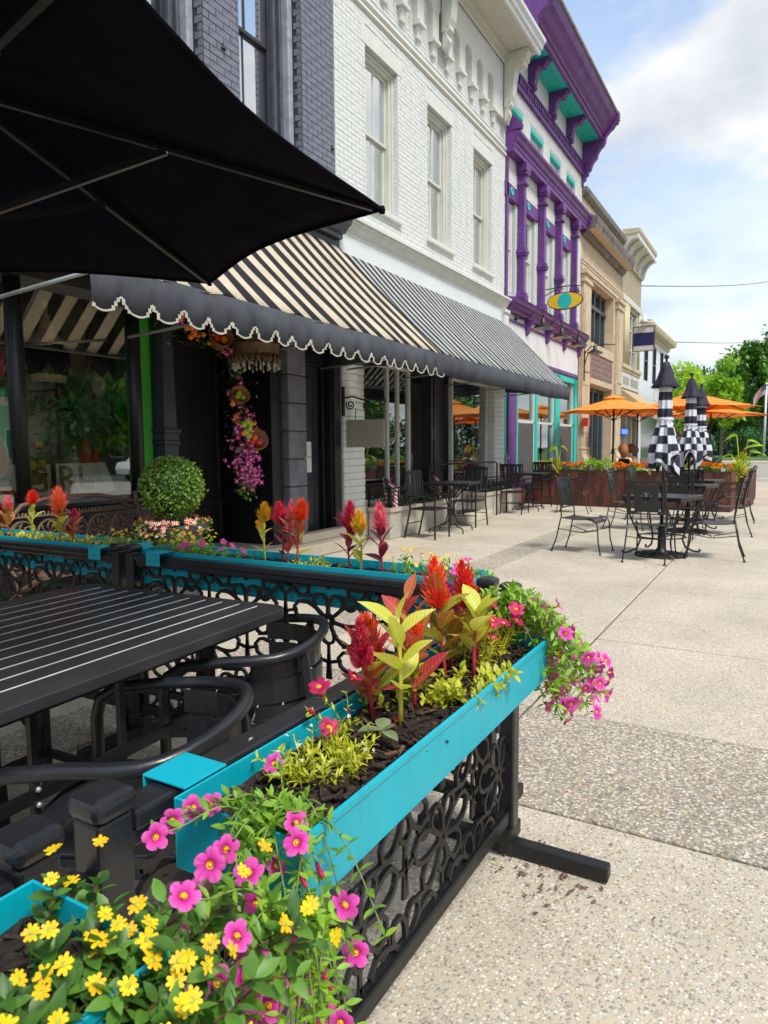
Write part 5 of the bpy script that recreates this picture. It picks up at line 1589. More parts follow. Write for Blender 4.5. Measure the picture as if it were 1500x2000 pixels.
# ------------------------------------------------------------------ black bistro sets by the white shop
def bistro_chair(loc, rz, label):
    t = thing('bistro_chair', label, 'chair', loc, rz, 'black slat-back bistro chairs by the white shop')
    T = .022
    mt = M['dark_iron']
    for s in (-1, 1):
        obj('leg', MB().bar((s * .23, .22, 0), (s * .23, .22, .62), T, T).bar((s * .23, .231, .62), (s * .23, -.2, .63), .03, T), mt, t, bevel=.003)
        obj('leg', MB().bar((s * .22, -.30, 0), (s * .22, -.2, .44), T, T).bar((s * .22, -.2, .44), (s * .22, -.27, 1.0), T, T), mt, t, bevel=.003)
        obj('arm_support', MB().bar((s * .23, -.2, .63), (s * .22, -.225, .60), T, T), mt, t)
    obj('top_rail', MB().bar((-.22, -.268, .985), (.22, -.268, .985), .02, .05), mt, t, bevel=.003)
    obj('back_rail', MB().bar((-.22, -.222, .60), (.22, -.222, .60), .02, .03), mt, t)
    for k, w in enumerate((.05, .05, .09, .05, .05)):
        x = (-.165, -.09, 0, .09, .165)[k]
        obj('back_slat', MB().bar((x, -.224, .60), (x, -.266, .97), w, .006, (0, 1, 0)), mt, t)
    obj('seat', MB().box(-.22, .22, -.21, .23, .43, .452), mt, t, bevel=.005)
    obj('stretcher', MB().bar((-.22, .22, .20), (.22, .22, .20), .012, .014), mt, t)
    obj('stretcher', MB().bar((-.22, -.25, .22), (.22, -.25, .22), .012, .014), mt, t)
    return t
def bistro_table(loc, rz, label, h=.80, s=.40):
    t = thing('bistro_table', label, 'table', loc, rz, 'square black bistro tables by the white shop')
    mt = M['dark_iron']
    obj('table_top', MB().box(-s, s, -s, s, h - .018, h), M['pat_metal'], t, bevel=.006)
    obj('apron', MB().box(-s + .02, s - .02, -s + .02, s - .02, h - .045, h - .019), mt, t)
    for k in range(4):
        a = PI / 4 + k * PI / 2
        c, sn = math.cos(a), math.sin(a)
        pts = [(q * c, q * sn, z) for q, z in ((.40, h - .05), (.26, h - .1), (.10, h - .25), (.055, .42), (.055, .30), (.10, .16), (.22, .09), (.34, .085), (.385, .06), (.39, 0))]
        obj('leg', MB().tube(pts, .011, 7), mt, t)
    obj('ring', MB().lathe([(.045, .30), (.065, .30), (.065, .36), (.045, .36)], 10), mt, t)
    return t
bc = bistro_chair((9.28, 4.58, 0), R(178), 'black slat-back bistro chair nearest the blank hanging sign')
dup(bc, (10.98, 4.66, 0), R(88), 'black slat-back bistro chair to the right of the first bistro table')
dup(bc, (13.5, 4.72, 0), R(-86), 'black slat-back bistro chair beside the right end of the step railing')
dup(bc, (15.05, 4.75, 0), R(82), 'black slat-back bistro chair against the rusted planter')
bt = bistro_table((10.12, 4.60, 0), R(8), 'square black bistro table in front of the long flower bed')
dup(bt, (14.32, 4.70, 0), R(6), 'square black bistro table near the rusted planter')

# ------------------------------------------------------------------ wrought iron sets on the open pavement
def plate(mb, x0, x1, z0, z1, holes, fm, mi=0):
    xs = sorted({x0, x1, *[v for h in holes for v in h[:2]], *[x0 + (x1 - x0) * k / 6 for k in range(7)]})
    zs = sorted({z0, z1, *[v for h in holes for v in h[2:]], *[z0 + (z1 - z0) * k / 4 for k in range(5)]})
    for a, b in zip(xs, xs[1:]):
        for c, d in zip(zs, zs[1:]):
            xm, zm = (a + b) / 2, (c + d) / 2
            if b - a < 1e-6 or d - c < 1e-6 or any(h[0] < xm < h[1] and h[2] < zm < h[3] for h in holes):
                continue
            mb.add([fm(a, c), fm(b, c), fm(b, d), fm(a, d)], [(0, 1, 2, 3)], mi)
    return mb
TULIP = [(-.012, .012, .70, .83), (-.06, -.045, .755, .785), (-.045, -.03, .74, .77), (-.03, -.012, .72, .75), (.045, .06, .755, .785), (.03, .045, .74, .77), (.012, .03, .72, .75), (-.03, -.018, .80, .815), (.018, .03, .80, .815)]
def iron_chair(loc, rz, label, arms=False):
    t = thing('wrought_iron_chair', label, 'chair', loc, rz, 'grey wrought iron chairs round the parasol tables')
    mt = M['pat_metal']
    fm = lambda x, z: (x, -.235 - .20 * max(0, z - .46) ** 1.3 + .35 * x * x, z)
    m = plate(MB(), -.205, .205, .56, .955, [(-.175, -.135, .60, .90), (.135, .175, .60, .90), (-.12, .12, .905, .925), (-.12, .12, .575, .59)] + TULIP, fm)
    b = obj('back_panel', m, mt, t)
    b.modifiers.new('t', 'SOLIDIFY').thickness = .005
    for s in (-1, 1):
        top = [fm(s * .215, .44 + .52 * k / 6) for k in range(7)]
        x, y, z = top[-1]
        top += [(x, y - .015, z + .02), (x, y - .04, z + .022), (x, y - .05, z + .005), (x, y - .04, z - .008)]
        obj('back_post', MB().tube(top, .009, 7), mt, t)
        obj('leg', MB().tube([(s * .21, -.23, .44), (s * .215, -.25, .34), (s * .225, -.28, .18), (s * .235, -.34, .01)], .009, 7).lathe([(0, 0), (.02, 0), (.018, .012), (0, .014)], 8, (s * .235, -.34, 0)), mt, t)
        obj('leg', MB().tube([(s * .205, .12, .445), (s * .215, .20, .435), (s * .225, .245, .39), (s * .215, .255, .30), (s * .22, .265, .16), (s * .235, .30, .01)], .009, 7).lathe([(0, 0), (.02, 0), (.018, .012), (0, .014)], 8, (s * .235, .30, 0)), mt, t)
        if arms:
            obj('armrest', MB().tube([fm(s * .22, .68), (s * .25, -.18, .685), (s * .27, -.02, .675), (s * .275, .12, .665), (s * .27, .2, .63), (s * .255, .215, .55), (s * .23, .16, .445)], .010, 7).bar((s * .26, -.15, .69), (s * .275, .12, .672), .045, .006), mt, t)
    sv = []
    fs = []
    for i in range(9):
        v = i / 8
        y = -.225 + .45 * v
        z = .445 - .018 * math.sin(v * PI) + (.0 if v < .75 else -.05 * ((v - .75) / .25) ** 2)
        for j in range(7):
            u = -1 + j / 3
            sv.append((.215 * u, y, z - .006 * (1 - u * u)))
    for i in range(8):
        for j in range(6):
            fs.append((i*7 + j, i*7 + j + 1, i*7 + j + 8, i*7 + j + 7))
    se = obj('seat', MB().add(sv, fs, 0, True), mt, t)
    se.modifiers.new('t', 'SOLIDIFY').thickness = .008
    obj('stretcher', MB().tube([(-.22, -.26, .30), (-.1, 0, .25), (.1, 0, .25), (.22, -.26, .30)], .006, 6), mt, t)
    obj('stretcher', MB().tube([(-.215, .255, .30), (-.1, .02, .25), (.1, .02, .25), (.215, .255, .30)], .006, 6), mt, t)
    return t
ic = iron_chair((8.97, 2.20, 0), R(173), 'wrought iron chair seen from the side, alone on the left of the first parasol table')
dup(ic, (8.61, 1.33, 0), R(-94), 'wrought iron chair with its cut-out back to the viewer, before the first parasol table')
dup(ic, (9.13, .70, 0), R(3), 'wrought iron chair on the right of the first parasol table, facing left')
dup(ic, (11.75, 2.18, 0), R(176), 'wrought iron chair on the left of the second parasol table')
dup(ic, (11.15, 1.32, 0), R(-92), 'wrought iron chair seen from behind at the second parasol table')
dup(ic, (13.3, 2.12, 0), R(174), 'wrought iron chair on the left of the third parasol table')
dup(ic, (12.75, 1.35, 0), R(-90), 'wrought iron chair seen from behind at the third parasol table')
ia = iron_chair((11.65, .72, 0), R(4), 'wrought iron armchair on the right of the second parasol table', arms=True)
dup(ia, (13.75, .75, 0), R(2), 'wrought iron armchair on the right of the third parasol table')
dup(ia, (14.2, 3.72, 0), R(6), 'wrought iron armchair alone in front of the rusted planter')
def iron_table(loc, rz, label):
    t = thing('wrought_iron_table', label, 'table', loc, rz, 'square iron tables under the folded parasols')
    mt = M['pat_metal']
    s, h = .36, .745
    obj('table_top', MB().box(-s, s, -s, s, h - .012, h), mt, t, bevel=.005)
    obj('apron', MB().box(-s + .005, s - .005, -s + .005, s - .005, h - .05, h - .013), mt, t)
    for k in range(4):
        a = PI / 4 + k * PI / 2
        c, sn = math.cos(a), math.sin(a)
        pts = [(q * c, q * sn, z) for q, z in ((.46, h - .05), (.44, h - .15), (.36, .42), (.30, .30), (.26, .20), (.30, .10), (.40, .05), (.47, .04), (.49, .055), (.47, .07))]
        obj('leg', MB().tube(pts, .012, 7), mt, t)
    obj('ring', MB().tube([(.28 * math.cos(k * PI / 10), .28 * math.sin(k * PI / 10), .24) for k in range(20)], .009, 6, True), mt, t)
    return t
it = iron_table((9.03, 1.27, 0), R(-14), 'square grey iron table under the nearest folded parasol')
dup(it, (11.75, 1.28, 0), R(-10), 'square grey iron table under the middle folded parasol')
dup(it, (13.45, 1.30, 0), R(-10), 'square grey iron table under the farthest folded parasol')
def umbrella_base(loc, label, first=[]):
    t = thing('umbrella_stand', label, 'parasol stand', loc, 0, 'cast iron parasol stands under the iron tables')
    if not first:
        m = MB()
        for q in (.10, .17, .24, .30):
            m.tube([(q * math.cos(k * PI / 14), q * math.sin(k * PI / 14), .05 - .09 * (q / .3) ** 2 * .45) for k in range(28)], .012, 6, True)
        for k in range(14):
            a, b = k * PI / 7, k * PI / 7 + .5
            m.tube([(.07 * math.cos(a), .07 * math.sin(a), .05), (.18 * math.cos((a + b) / 2), .18 * math.sin((a + b) / 2), .04), (.30 * math.cos(b), .30 * math.sin(b), .015)], .010, 5)
        first.append(('grate', m.mesh('grate', M['dark_iron'])))
        first.append(('tube', MB().lathe([(0, 0), (.10, .02), (.075, .06), (.045, .10), (.04, .36), (.05, .37), (.05, .40), (0, .40)], 14).mesh('tube', M['dark_iron'])))
    for n_, me in first:
        place(me, n_, t, (0, 0, 0))
umbrella_base((9.03, 1.27, 0), 'round cast iron stand under the nearest iron table')
umbrella_base((11.75, 1.28, 0), 'round cast iron stand under the middle iron table')
umbrella_base((13.45, 1.30, 0), 'round cast iron stand under the farthest iron table')
M['cloth_dark'] = paint('cloth_dark', (0.022, 0.02, 0.04), 0.8, 0.2, 6, 0.2, 200)
M['cloth_white'] = paint('cloth_white', (0.60, 0.62, 0.66), 0.8, 0.08, 6, 0.2, 200)
def folded_parasol(loc, rz, label, seed, top=2.36):
    t = thing('folded_parasol', label, 'umbrella', loc, rz, 'folded black and white checked parasols')
    r = random.Random(seed)
    obj('pole', MB().tube([(0, 0, .3), (0, 0, top - .02)], .019, 10), M['worn_black'], t)
    n = 40
    folds = 8
    ph = r.uniform(0, 6)
    def wob(a, z):
        k = max(0, min(1, (2.1 - z) / .95))
        amp = .10 + .24 * k
        return 1 + amp * math.sin(a * folds + ph) + .08 * k * math.sin(a * 3 + ph * 2 + z * 5)
    prof = []
    z = top - .30
    while z > 1.10:
        if z > 1.72: q = .070 + .03 * (2.06 - z)
        elif z > 1.62: q = .082 - .012 * math.cos((z - 1.67) / .05 * PI / 2)
        elif z > 1.35: q = .083 + .058 * ((1.62 - z) / .27) ** 1.1
        else: q = .141 + .012 * math.sin((1.35 - z) * 12)
        prof.append((q, z))
        z -= .025
    vs = []
    for q, z in prof:
        for k in range(n):
            a = 2 * PI * k / n
            w = wob(a, z)
            zz = z
            if z < 1.3:
                zz = z - (1.3 - z) * (.55 * math.sin(a * folds / 2 + ph) + .35 * math.sin(a * 3))
            vs.append((q * w * math.cos(a), q * w * math.sin(a), zz))
    cl_ = MB()
    cl_.v = [tuple(v) for v in vs]
    for i in range(len(prof) - 1):
        for k in range(n):
            l = (k + 1) % n
            band = int((prof[i][1] - .02) / .105)
            chk = (band + (1 if (prof[i][1] < 1.62 and (k // 5) % 2) else 0)) % 2
            cl_.f.append((i*n + k, (i+1)*n + k, (i+1)*n + l, i*n + l))
            cl_.m.append(1 if chk else 0)
            cl_.s.append(True)
    obj('cloth', cl_, [M['cloth_dark'], M['cloth_white']], t)
    capm = MB().lathe([(.0, top - .01), (.035, top - .02), (.058, top - .08), (.078, top - .15), (.098, top - .22), (.125, top - .28), (.148, top - .32), (.138, top - .325)], 32, wob=lambda a, i: 1 + (.16 * i / 6) * math.sin(a * 5 + ph) + (.05 * i / 6) * math.sin(a * 11))
    obj('cap', capm, M['cloth_dark'], t)
    obj('finial', MB().lathe([(.012, top - .02), (.012, top + .015), (.028, top + .03), (.03, top + .05), (.015, top + .07), (0, top + .072)], 10), M['worn_black'], t)
    obj('strap', MB().lathe([(.098, 1.655), (.103, 1.67), (.098, 1.685)], 20), M['cloth_white'], t)
    return t
folded_parasol((9.03, 1.27, 0), .4, 'nearest folded checked parasol, the tallest in the row', 1, 2.37)
folded_parasol((11.75, 1.28, 0), 1.9, 'middle folded checked parasol of the row', 2, 2.40)
folded_parasol((13.45, 1.30, 0), 3.1, 'farthest folded checked parasol, partly behind the middle one', 3, 2.36)

# ------------------------------------------------------------------ rusted planters and orange parasols
def corten(loc, rz, L, D, label, h=.80):
    t = thing('steel_planter', label, 'planter', loc, rz, 'rusted steel planters across the pavement')
    w = .012
    obj('box', MB().box(0, L, 0, w, .02, h).box(0, L, D - w, D, .02, h).box(0, w, w, D - w, .02, h).box(L - w, L, w, D - w, .02, h), M['corten'], t, bevel=.004)
    obj('rim', MB().box(0, L, -.004, .02, h, h + .006).box(0, L, D - .02, D + .004, h, h + .006).box(0, .02, .02, D - .02, h, h + .006).box(L - .02, L, .02, D - .02, h, h + .006), M['corten'], t)
    obj('plinth', MB().box(.03, L - .03, .03, D - .03, 0, .03), M['black_metal'], t)
    obj('soil', MB().box(w, L - w, w, D - w, h - .12, h - .06), M['soil'], t)
    return t
cr = math.atan2(.89 - 5.13, 15.48 - 15.93)
Cn = lambda s: (15.93 + math.cos(cr) * s, 5.13 + math.sin(cr) * s, 0)
corten(Cn(0.0), cr, 2.14, .52, 'rusted steel planter of marigolds reaching to the purple shop')
corten(Cn(2.15), cr, 2.11, .52, 'rusted steel planter of marigolds behind the folded parasols')
corten((16.45, .72, 0), R(-8), 1.2, .45, 'rusted steel planter with tall leafy plants beside the street', .68)
corten((18.2, .74, 0), R(-8), 1.2, .45, 'farthest rusted steel planter beside the street', .78)
def orange_parasol(loc, rz, label, z=2.28, Rr=1.35, rise=.36, n=8):
    t = thing('market_parasol', label, 'umbrella', loc, rz, 'open orange parasols behind the rusted planters')
    m = MB()
    cs = [(Rr * math.cos(2 * PI * (k + .5) / n), Rr * math.sin(2 * PI * (k + .5) / n)) for k in range(n)]
    for k in range(n):
        a, b = Vector(cs[k]), Vector(cs[(k + 1) % n])
        vs, fs = [], []
        for i in range(6):
            for j in range(7):
                v, u = .12 + .88 * i / 5, j / 6
                p = a.lerp(b, u) * (1 - .05 * math.sin(PI * u)) * v
                vs.append((p.x, p.y, z + rise * (1 - v ** 1.08) - .025 * math.sin(PI * v) + .03 * math.sin(PI * u) * v))
        for i in range(5):
            for j in range(6):
                q = i * 7 + j
                fs.append((q, q + 7, q + 8, q + 1))
        m.add(vs, fs, 0, False)
    c = obj('canopy', m, M['orange'], t)
    c.modifiers.new('t', 'SOLIDIFY').thickness = .004
    obj('vent', MB().lathe([(.28, z + rise - .03), (.27, z + rise - .01), (.05, z + rise + .06), (.0, z + rise + .07)], n, smooth=False), M['orange'], t)
    rb = MB()
    for x, y in cs:
        rb.tube([(x * .03, y * .03, z + rise - .06), (x * .96, y * .96, z - .008)], .011, 5).tube([(0, 0, z - .22), (x * .5, y * .5, z + rise * .42 - .01)], .009, 5)
    obj('frame', rb, M['black_metal'], t)
    obj('pole', MB().tube([(0, 0, 0), (0, 0, z + rise)], .024, 8), M['black_metal'], t)
    obj('crank', MB().box(-.05, .05, -.04, .04, 1.15, 1.28).tube([(.05, 0, 1.2), (.16, 0, 1.22), (.16, .06, 1.16)], .012, 5), M['black_metal'], t)
    obj('base', MB().lathe([(0, 0), (.28, 0), (.26, .06), (.05, .09), (0, .09)], 12), M['black_metal'], t)
    return t
orange_parasol((18.6, 3.86, 0), .2, 'open orange parasol in front of the stone bank, nearest the purple shop', 2.22, 1.42, .38)
orange_parasol((22.5, 3.95, 0), .5, 'open orange parasol half hidden behind the nearer one by the stone bank', 2.30, 1.45, .34)
orange_parasol((19.8, 2.15, 0), .35, 'larger open orange parasol behind the folded checked parasols', 2.30, 1.65, .42)
orange_parasol((22.2, 1.88, 0), .1, 'flatter open orange parasol at the street end', 2.18, 1.60, .30)

# ------------------------------------------------------------------ plants
def leaf_mb(L, W, n=5, fold=.22, curl=.35, tipw=1.0, base=.10):
    """one leaf along +X, folded along its rib and curling down"""
    vs, fs = [], []
    for i in range(n + 1):
        t = i / n
        w = W / 2 * (math.sin(PI * min(1, t * .92 + .05)) ** (.75 if t < .45 else 1.15 * tipw)) if 0 < i < n else (W * base / 2 if i == 0 else 0.0004)
        x = L * t * (1 - .12 * curl * t)
        z = -curl * L * .45 * t * t
        vs += [(x, -w, z + fold * w), (x, 0, z), (x, w, z + fold * w)]
    for i in range(n):
        for k in (0, 1):
            fs.append((i*3 + k, i*3 + 3 + k, i*3 + 4 + k, i*3 + 1 + k))
    return MB().add(vs, fs, 0, True)
def aim(d, roll=0.0):
    """rotation that takes +X to d, +Z upward as far as it can"""
    d = Vector(d).normalized()
    u = Vector((0, 0, 1)) if abs(d.z) < .97 else Vector((1, 0, 0))
    y = u.cross(d).normalized()
    z = d.cross(y)
    return Matrix((d, y, z)).transposed() @ Matrix.Rotation(roll, 3, 'X')
def mat4(rot, loc, s=1.0):
    m = rot.to_4x4()
    for i in range(3):
        for j in range(3):
            m[i][j] *= s
    m.translation = Vector(loc)
    return m
LM = {}
def leaf_me(mat, L, W, **k):
    key = (mat, round(L, 3), round(W, 3), tuple(sorted(k.items())))
    if key not in LM:
        LM[key] = leaf_mb(L, W, **k).mesh('leaf', M[mat])
    return LM[key]
def unit(r):
    while True:
        v = Vector((r.uniform(-1, 1), r.uniform(-1, 1), r.uniform(-1, 1)))
        if .1 < v.length < 1:
            return v.normalized()

# --- plume (celosia): hundreds of curved feathery spikes
PLUME = {}
def plume_me(mats, h, rad, seed, n=560):
    key = (tuple(mats), round(h, 3), round(rad, 3), seed)
    if key in PLUME:
        return PLUME[key]
    r = random.Random(seed)
    mb = MB()
    mb.tube([(0, 0, 0), (0, 0, h * .5), (0, 0, h * .9)], [rad * .42, rad * .36, rad * .08], 7)
    for i in range(n):
        t = (i / n) ** 1.0
        a = r.uniform(0, 2 * PI)
        env = (math.sin(PI * min(1, .22 + t * .74)) ** .8) * (1 - .45 * t)
        q = rad * .32 * (1 - t)
        b = Vector((q * math.cos(a), q * math.sin(a), h * (t * .88)))
        up = .55 + 1.5 * t + r.uniform(-.35, .5)
        d = Vector((math.cos(a), math.sin(a), up)).normalized()
        ln = rad * (1.0 * env + .28) * r.uniform(.45, 1.2) * (1 + .25 * math.sin(a * 3 + t * 9))
        d2 = (d + Vector((0, 0, r.uniform(.1, .6))) + unit(r) * .25).normalized()
        p1 = b + d * ln * .55
        p2 = p1 + d2 * ln * .6
        w = .0014 * r.uniform(.7, 1.3)
        s = d.cross(Vector((0, 0, 1)))
        s = s.normalized() if s.length > .01 else Vector((1, 0, 0))
        u = s.cross(d)
        mi = 0 if r.random() < .72 else 1 % len(mats)
        vs = [b + s * w, b - s * w * .5 + u * w * .8, b - s * w * .5 - u * w * .8, p1 + s * w * 1.1, p1 - s * w * .55 + u * w * .9, p1 - s * w * .55 - u * w * .9, p2]
        mb.add(vs, [(0, 1, 4, 3), (1, 2, 5, 4), (2, 0, 3, 5), (3, 4, 6), (4, 5, 6), (5, 3, 6)], mi, False)
    PLUME[key] = mb.mesh('plume', [M[x] for x in mats])
    return PLUME[key]
def celosia(loc, h, label, plume=('plume_red', 'plume_orange'), ph=.10, pr=.032, leaf='cel_olive', stem='stem_red', seed=1, nl=11, lean=(0, 0), leaf2=None, L=.085, side=0, group='plume flowers in the turquoise planters', lo=.22):
    t = thing('plume_flower', label, 'flower plant', loc, 0, group)
    r = random.Random(seed)
    top = Vector((lean[0], lean[1], h - (ph if plume else 0)))
    mid = top * .5 + Vector((r.uniform(-.006, .006), r.uniform(-.006, .006), 0))
    axis = lambda u: (mid * (2 * u) if u < .5 else mid.lerp(top, 2 * u - 1))
    obj('stem', MB().tube([(0, 0, -.02), axis(.25), mid, axis(.75), top], [.0046, .0044, .004, .0036, .003], 7), M[stem], t)
    for i in range(nl):
        u = lo + (1 - lo) * (i + r.uniform(0, .6)) / nl
        a = i * 2.4 + r.uniform(-.5, .5) + seed
        el = .62 + .62 * u + r.uniform(-.28, .22)
        d = Vector((math.cos(a) * math.cos(el), math.sin(a) * math.cos(el), math.sin(el)))
        s = r.uniform(.85, 1.25) * (1.05 - .35 * abs(u - .5))
        lm = leaf if (leaf2 is None or r.random() < .6) else leaf2
        me = leaf_me(lm, L, L * r.choice((.40, .48)), curl=r.choice((.25, .6)), fold=.25, n=6)
        place(me, 'leaf', t, axis(min(1, u)), aim(d, r.uniform(-.5, .5)), s)
    if plume:
        dr = (top - mid).normalized()
        rot = Vector((0, 0, 1)).rotation_difference(dr).to_matrix()
        place(plume_me(plume, ph, pr, seed % 4), 'plume', t, top - dr * .006, rot)
        for k in range(side):
            a = seed + k * 2.1
            u = .80 + .07 * k
            place(plume_me(plume, ph * .5, pr * .55, 9), 'plume', t, axis(u) + Vector((.008 * math.cos(a), .008 * math.sin(a), 0)), aim((math.cos(a), math.sin(a), 1.4)) @ Matrix.Rotation(PI / 2, 3, 'Y'), 1)
    return t

# --- trumpet flower (petunia), five notched lobes round a yellow throat; faces +Z
FL = {}
def trumpet_me(mat, rad, seed=0):
    key = (mat, rad, seed)
    if key in FL:
        return FL[key]
    n = 40
    r = random.Random(seed)
    mb = MB()
    def ring(f, z, lob):
        out = []
        for k in range(n):
            a = 2 * PI * k / n
            c = abs(math.cos(2.5 * a))
            q = rad * f * (1 + lob * (.26 * c ** .55 - .20) + .04 * lob * math.sin(3 * a + seed * 2))
            out.append((q * math.cos(a), q * math.sin(a), z + rad * f * lob * (.13 * c ** .6 - .07 + .08 * math.cos(2 * a + seed) + .03 * math.cos(11 * a + seed))))
        return out
    R_ = [ring(.07, -rad * .95, 0), ring(.10, -rad * .6, 0), ring(.16, -rad * .25, 0), ring(.24, -rad * .08, 0), ring(.5, 0, .5), ring(.8, rad * .03, .9), ring(1.0, -rad * .03, 1.25)]
    vs = [p for q in R_ for p in q]
    fs, mi = [], []
    for i in range(len(R_) - 1):
        for k in range(n):
            fs.append((i*n + k, i*n + (k + 1) % n, (i+1)*n + (k + 1) % n, (i+1)*n + k))
            mi.append(1 if 1 <= i <= 2 else 0)
    mb.add(vs, fs, 0, True)
    mb.m = mi
    mb.ball((0, 0, -rad * .12), rad * .15, 6, 5, 1)
    FL[key] = mb.mesh('flower', [M[mat], M['throat']])
    return FL[key]
def daisy_me(mat, rad, n=9, cen='throat', seed=0):
    key = ('d', mat, rad, n, seed)
    if key in FL:
        return FL[key]
    r = random.Random(seed)
    mb = MB()
    for k in range(n):
        a = 2 * PI * k / n + r.uniform(-.12, .12)
        el = r.uniform(-.1, .35)
        p = MB()
        L, w = rad * r.uniform(.8, 1.08), rad * .21
        p.add([(rad * .12, -w * .4, 0), (rad * .12, w * .4, 0), (L * .6, -w, .02 * L), (L * .6, w, .02 * L), (L * .92, -w * .75, 0), (L * .92, w * .75, 0), (L, -w * .3, -.03 * L), (L * .97, 0, -.02 * L), (L, w * .3, -.03 * L)],
              [(0, 2, 3, 1), (2, 4, 7, 3), (3, 7, 5), (4, 6, 7), (7, 8, 5)], 0, True)
        mb.merge(p, (Matrix.Rotation(a, 3, 'Z') @ Matrix.Rotation(-el, 3, 'Y')).to_4x4())
    mb.ball((0, 0, .0), rad * .30, 8, 6, 1, .6)
    FL[key] = mb.mesh('flower', [M[mat], M[cen]])
    return FL[key]
M['daisy_eye'] = paint('daisy_eye', (0.42, 0.40, 0.03), 0.6, 0.25, 60, 0.2, 200)

BUD = MB().lathe([(0, 0), (.0028, .002), (.003, .010), (.0042, .019), (.0030, .025), (0, .027)], 8, wob=lambda a, i: 1 + .15 * math.sin(a * 5)).mesh('bud', M['crimson_p'])
def bushy(name, label, cat, loc, stems, leaf, LW, flowers=None, nflow=0, seed=1, stem='stem_green', gap=.016, parts=300, bud=None, pair=2, group=None, jit=.35, droop=0.0, flow_gap=1, thick=.0013, lcurl=.3, at=()):
    """plant of many thin stems; stems: list of point lists (local). Leaves in pairs along them."""
    t = thing(name, label, cat, loc, 0, group)
    r = random.Random(seed)
    sm, rest = MB(), MB()
    lv = []
    tips = []
    stems = list(stems)
    n_free = len(stems)
    for p in at:                                  # stems that carry an open flower at a given spot
        q = Vector(p) - Vector(loc)
        stems.append([Vector((r.uniform(-.02, .02), r.uniform(-.02, .02), -.01)), q * .45 + Vector((0, 0, .035)), q * .8 + Vector((0, 0, .012)), q])
    for pts in stems:
        pts = [Vector(p) for p in pts]
        # smooth the polyline
        P_ = []
        for i in range(len(pts) - 1):
            p0, p1, p2, p3 = pts[max(0, i-1)], pts[i], pts[i+1], pts[min(len(pts)-1, i+2)]
            for q in range(5):
                u = q / 5
                P_.append(.5 * ((2*p1) + (p2-p0)*u + (2*p0-5*p1+4*p2-p3)*u*u + (3*p1-p0-3*p2+p3)*u**3))
        P_.append(pts[-1])
        sm.tube(P_, [thick * (1.2 - .6 * i / len(P_)) for i in range(len(P_))], 4)
        acc, ang = r.uniform(0, gap), r.uniform(0, 6)
        for a, b in zip(P_, P_[1:]):
            l = (b - a).length
            acc += l
            while acc > gap:
                acc -= gap * r.uniform(.7, 1.3)
                d0 = (b - a).normalized()
                ang += 1.57
                for k in range(pair):
                    aa = ang + k * 2 * PI / pair + r.uniform(-.4, .4)
                    s = d0.cross(Vector((.3, .2, 1))).normalized()
                    u = s.cross(d0)
                    d = (d0 * r.uniform(.2, .75) + (s * math.cos(aa) + u * math.sin(aa)) + Vector((0, 0, .35)) + unit(r) * jit).normalized()
                    lv.append((b, d, r.uniform(.65, 1.15), r.uniform(-.6, .6)))
        tips.append((P_[-1], (P_[-1] - P_[-3]).normalized(), P_))
    obj('stems', sm, M[stem], t, kind='stuff')
    r.shuffle(lv)
    me = leaf_me(leaf, LW[0], LW[1], n=4, curl=lcurl, fold=.25)
    lb = leaf_mb(LW[0], LW[1], n=4, curl=lcurl, fold=.25)
    for i, (p, d, s, rl) in enumerate(lv):
        if i < parts:
            place(me, 'leaf', t, p, aim(d, rl), s)
        else:
            rest.merge(lb, mat4(aim(d, rl), p, s))
    if rest.v:
        obj('foliage', rest, M[leaf], t, kind='stuff')
    if flowers:
        for i in range(nflow):
            p, d, P_ = tips[i % n_free]
            if i >= n_free:
                p = P_[int(len(P_) * r.uniform(.45, .95)) - 1]
            nd = (d * .5 + Vector((-.35, -.55, .65)) * .8 + unit(r) * .55).normalized()
            q = p + nd * r.uniform(.016, .036) + Vector((0, 0, .006))
            place(flowers[i % len(flowers)], 'flower', t, q, Vector((0, 0, 1)).rotation_difference(nd).to_matrix() @ Matrix.Rotation(r.uniform(0, 6), 3, 'Z'), r.uniform(.8, 1.1))
        if 'petunia' in name:
            for i in range(max(4, len(tips) // 5)):
                p, d, P_ = tips[(i * 3 + 1) % len(tips)]
                p = P_[int(len(P_) * r.uniform(.5, .98)) - 1]
                nd = (d + Vector((-.2, -.3, .5)) + unit(r) * .4).normalized()
                place(BUD, 'bud', t, p + nd * .004, Vector((0, 0, 1)).rotation_difference(nd).to_matrix(), r.uniform(.5, .85))
        for i, p in enumerate(at):
            nd = (Vector((-.45, -.45, .65)) + unit(r) * .38).normalized()
            place(flowers[i % len(flowers)], 'flower', t, Vector(p) - Vector(loc) + nd * .012, Vector((0, 0, 1)).rotation_difference(nd).to_matrix() @ Matrix.Rotation(r.uniform(0, 6), 3, 'Z'), r.uniform(.88, 1.12))
    return t
def mound(seed, n, rx, ry, h, c=(0, 0), lean=(0, 0)):
    """stems that rise from a patch and lean outward"""
    r = random.Random(seed)
    out = []
    for i in range(n):
        x, y = r.uniform(-1, 1), r.uniform(-1, 1)
        hh = h * r.uniform(.55, 1.1) * (1 - .25 * (x * x + y * y) / 2)
        b = Vector((c[0] + x * rx * .85, c[1] + y * ry * .85, -.01))
        e = b + Vector((x * rx * .35 + lean[0] * hh + r.uniform(-.01, .01), y * ry * .35 + lean[1] * hh + r.uniform(-.01, .01), hh))
        out.append([b, b.lerp(e, .5) + Vector((r.uniform(-.006, .006), r.uniform(-.006, .006), .006)), e])
    return out

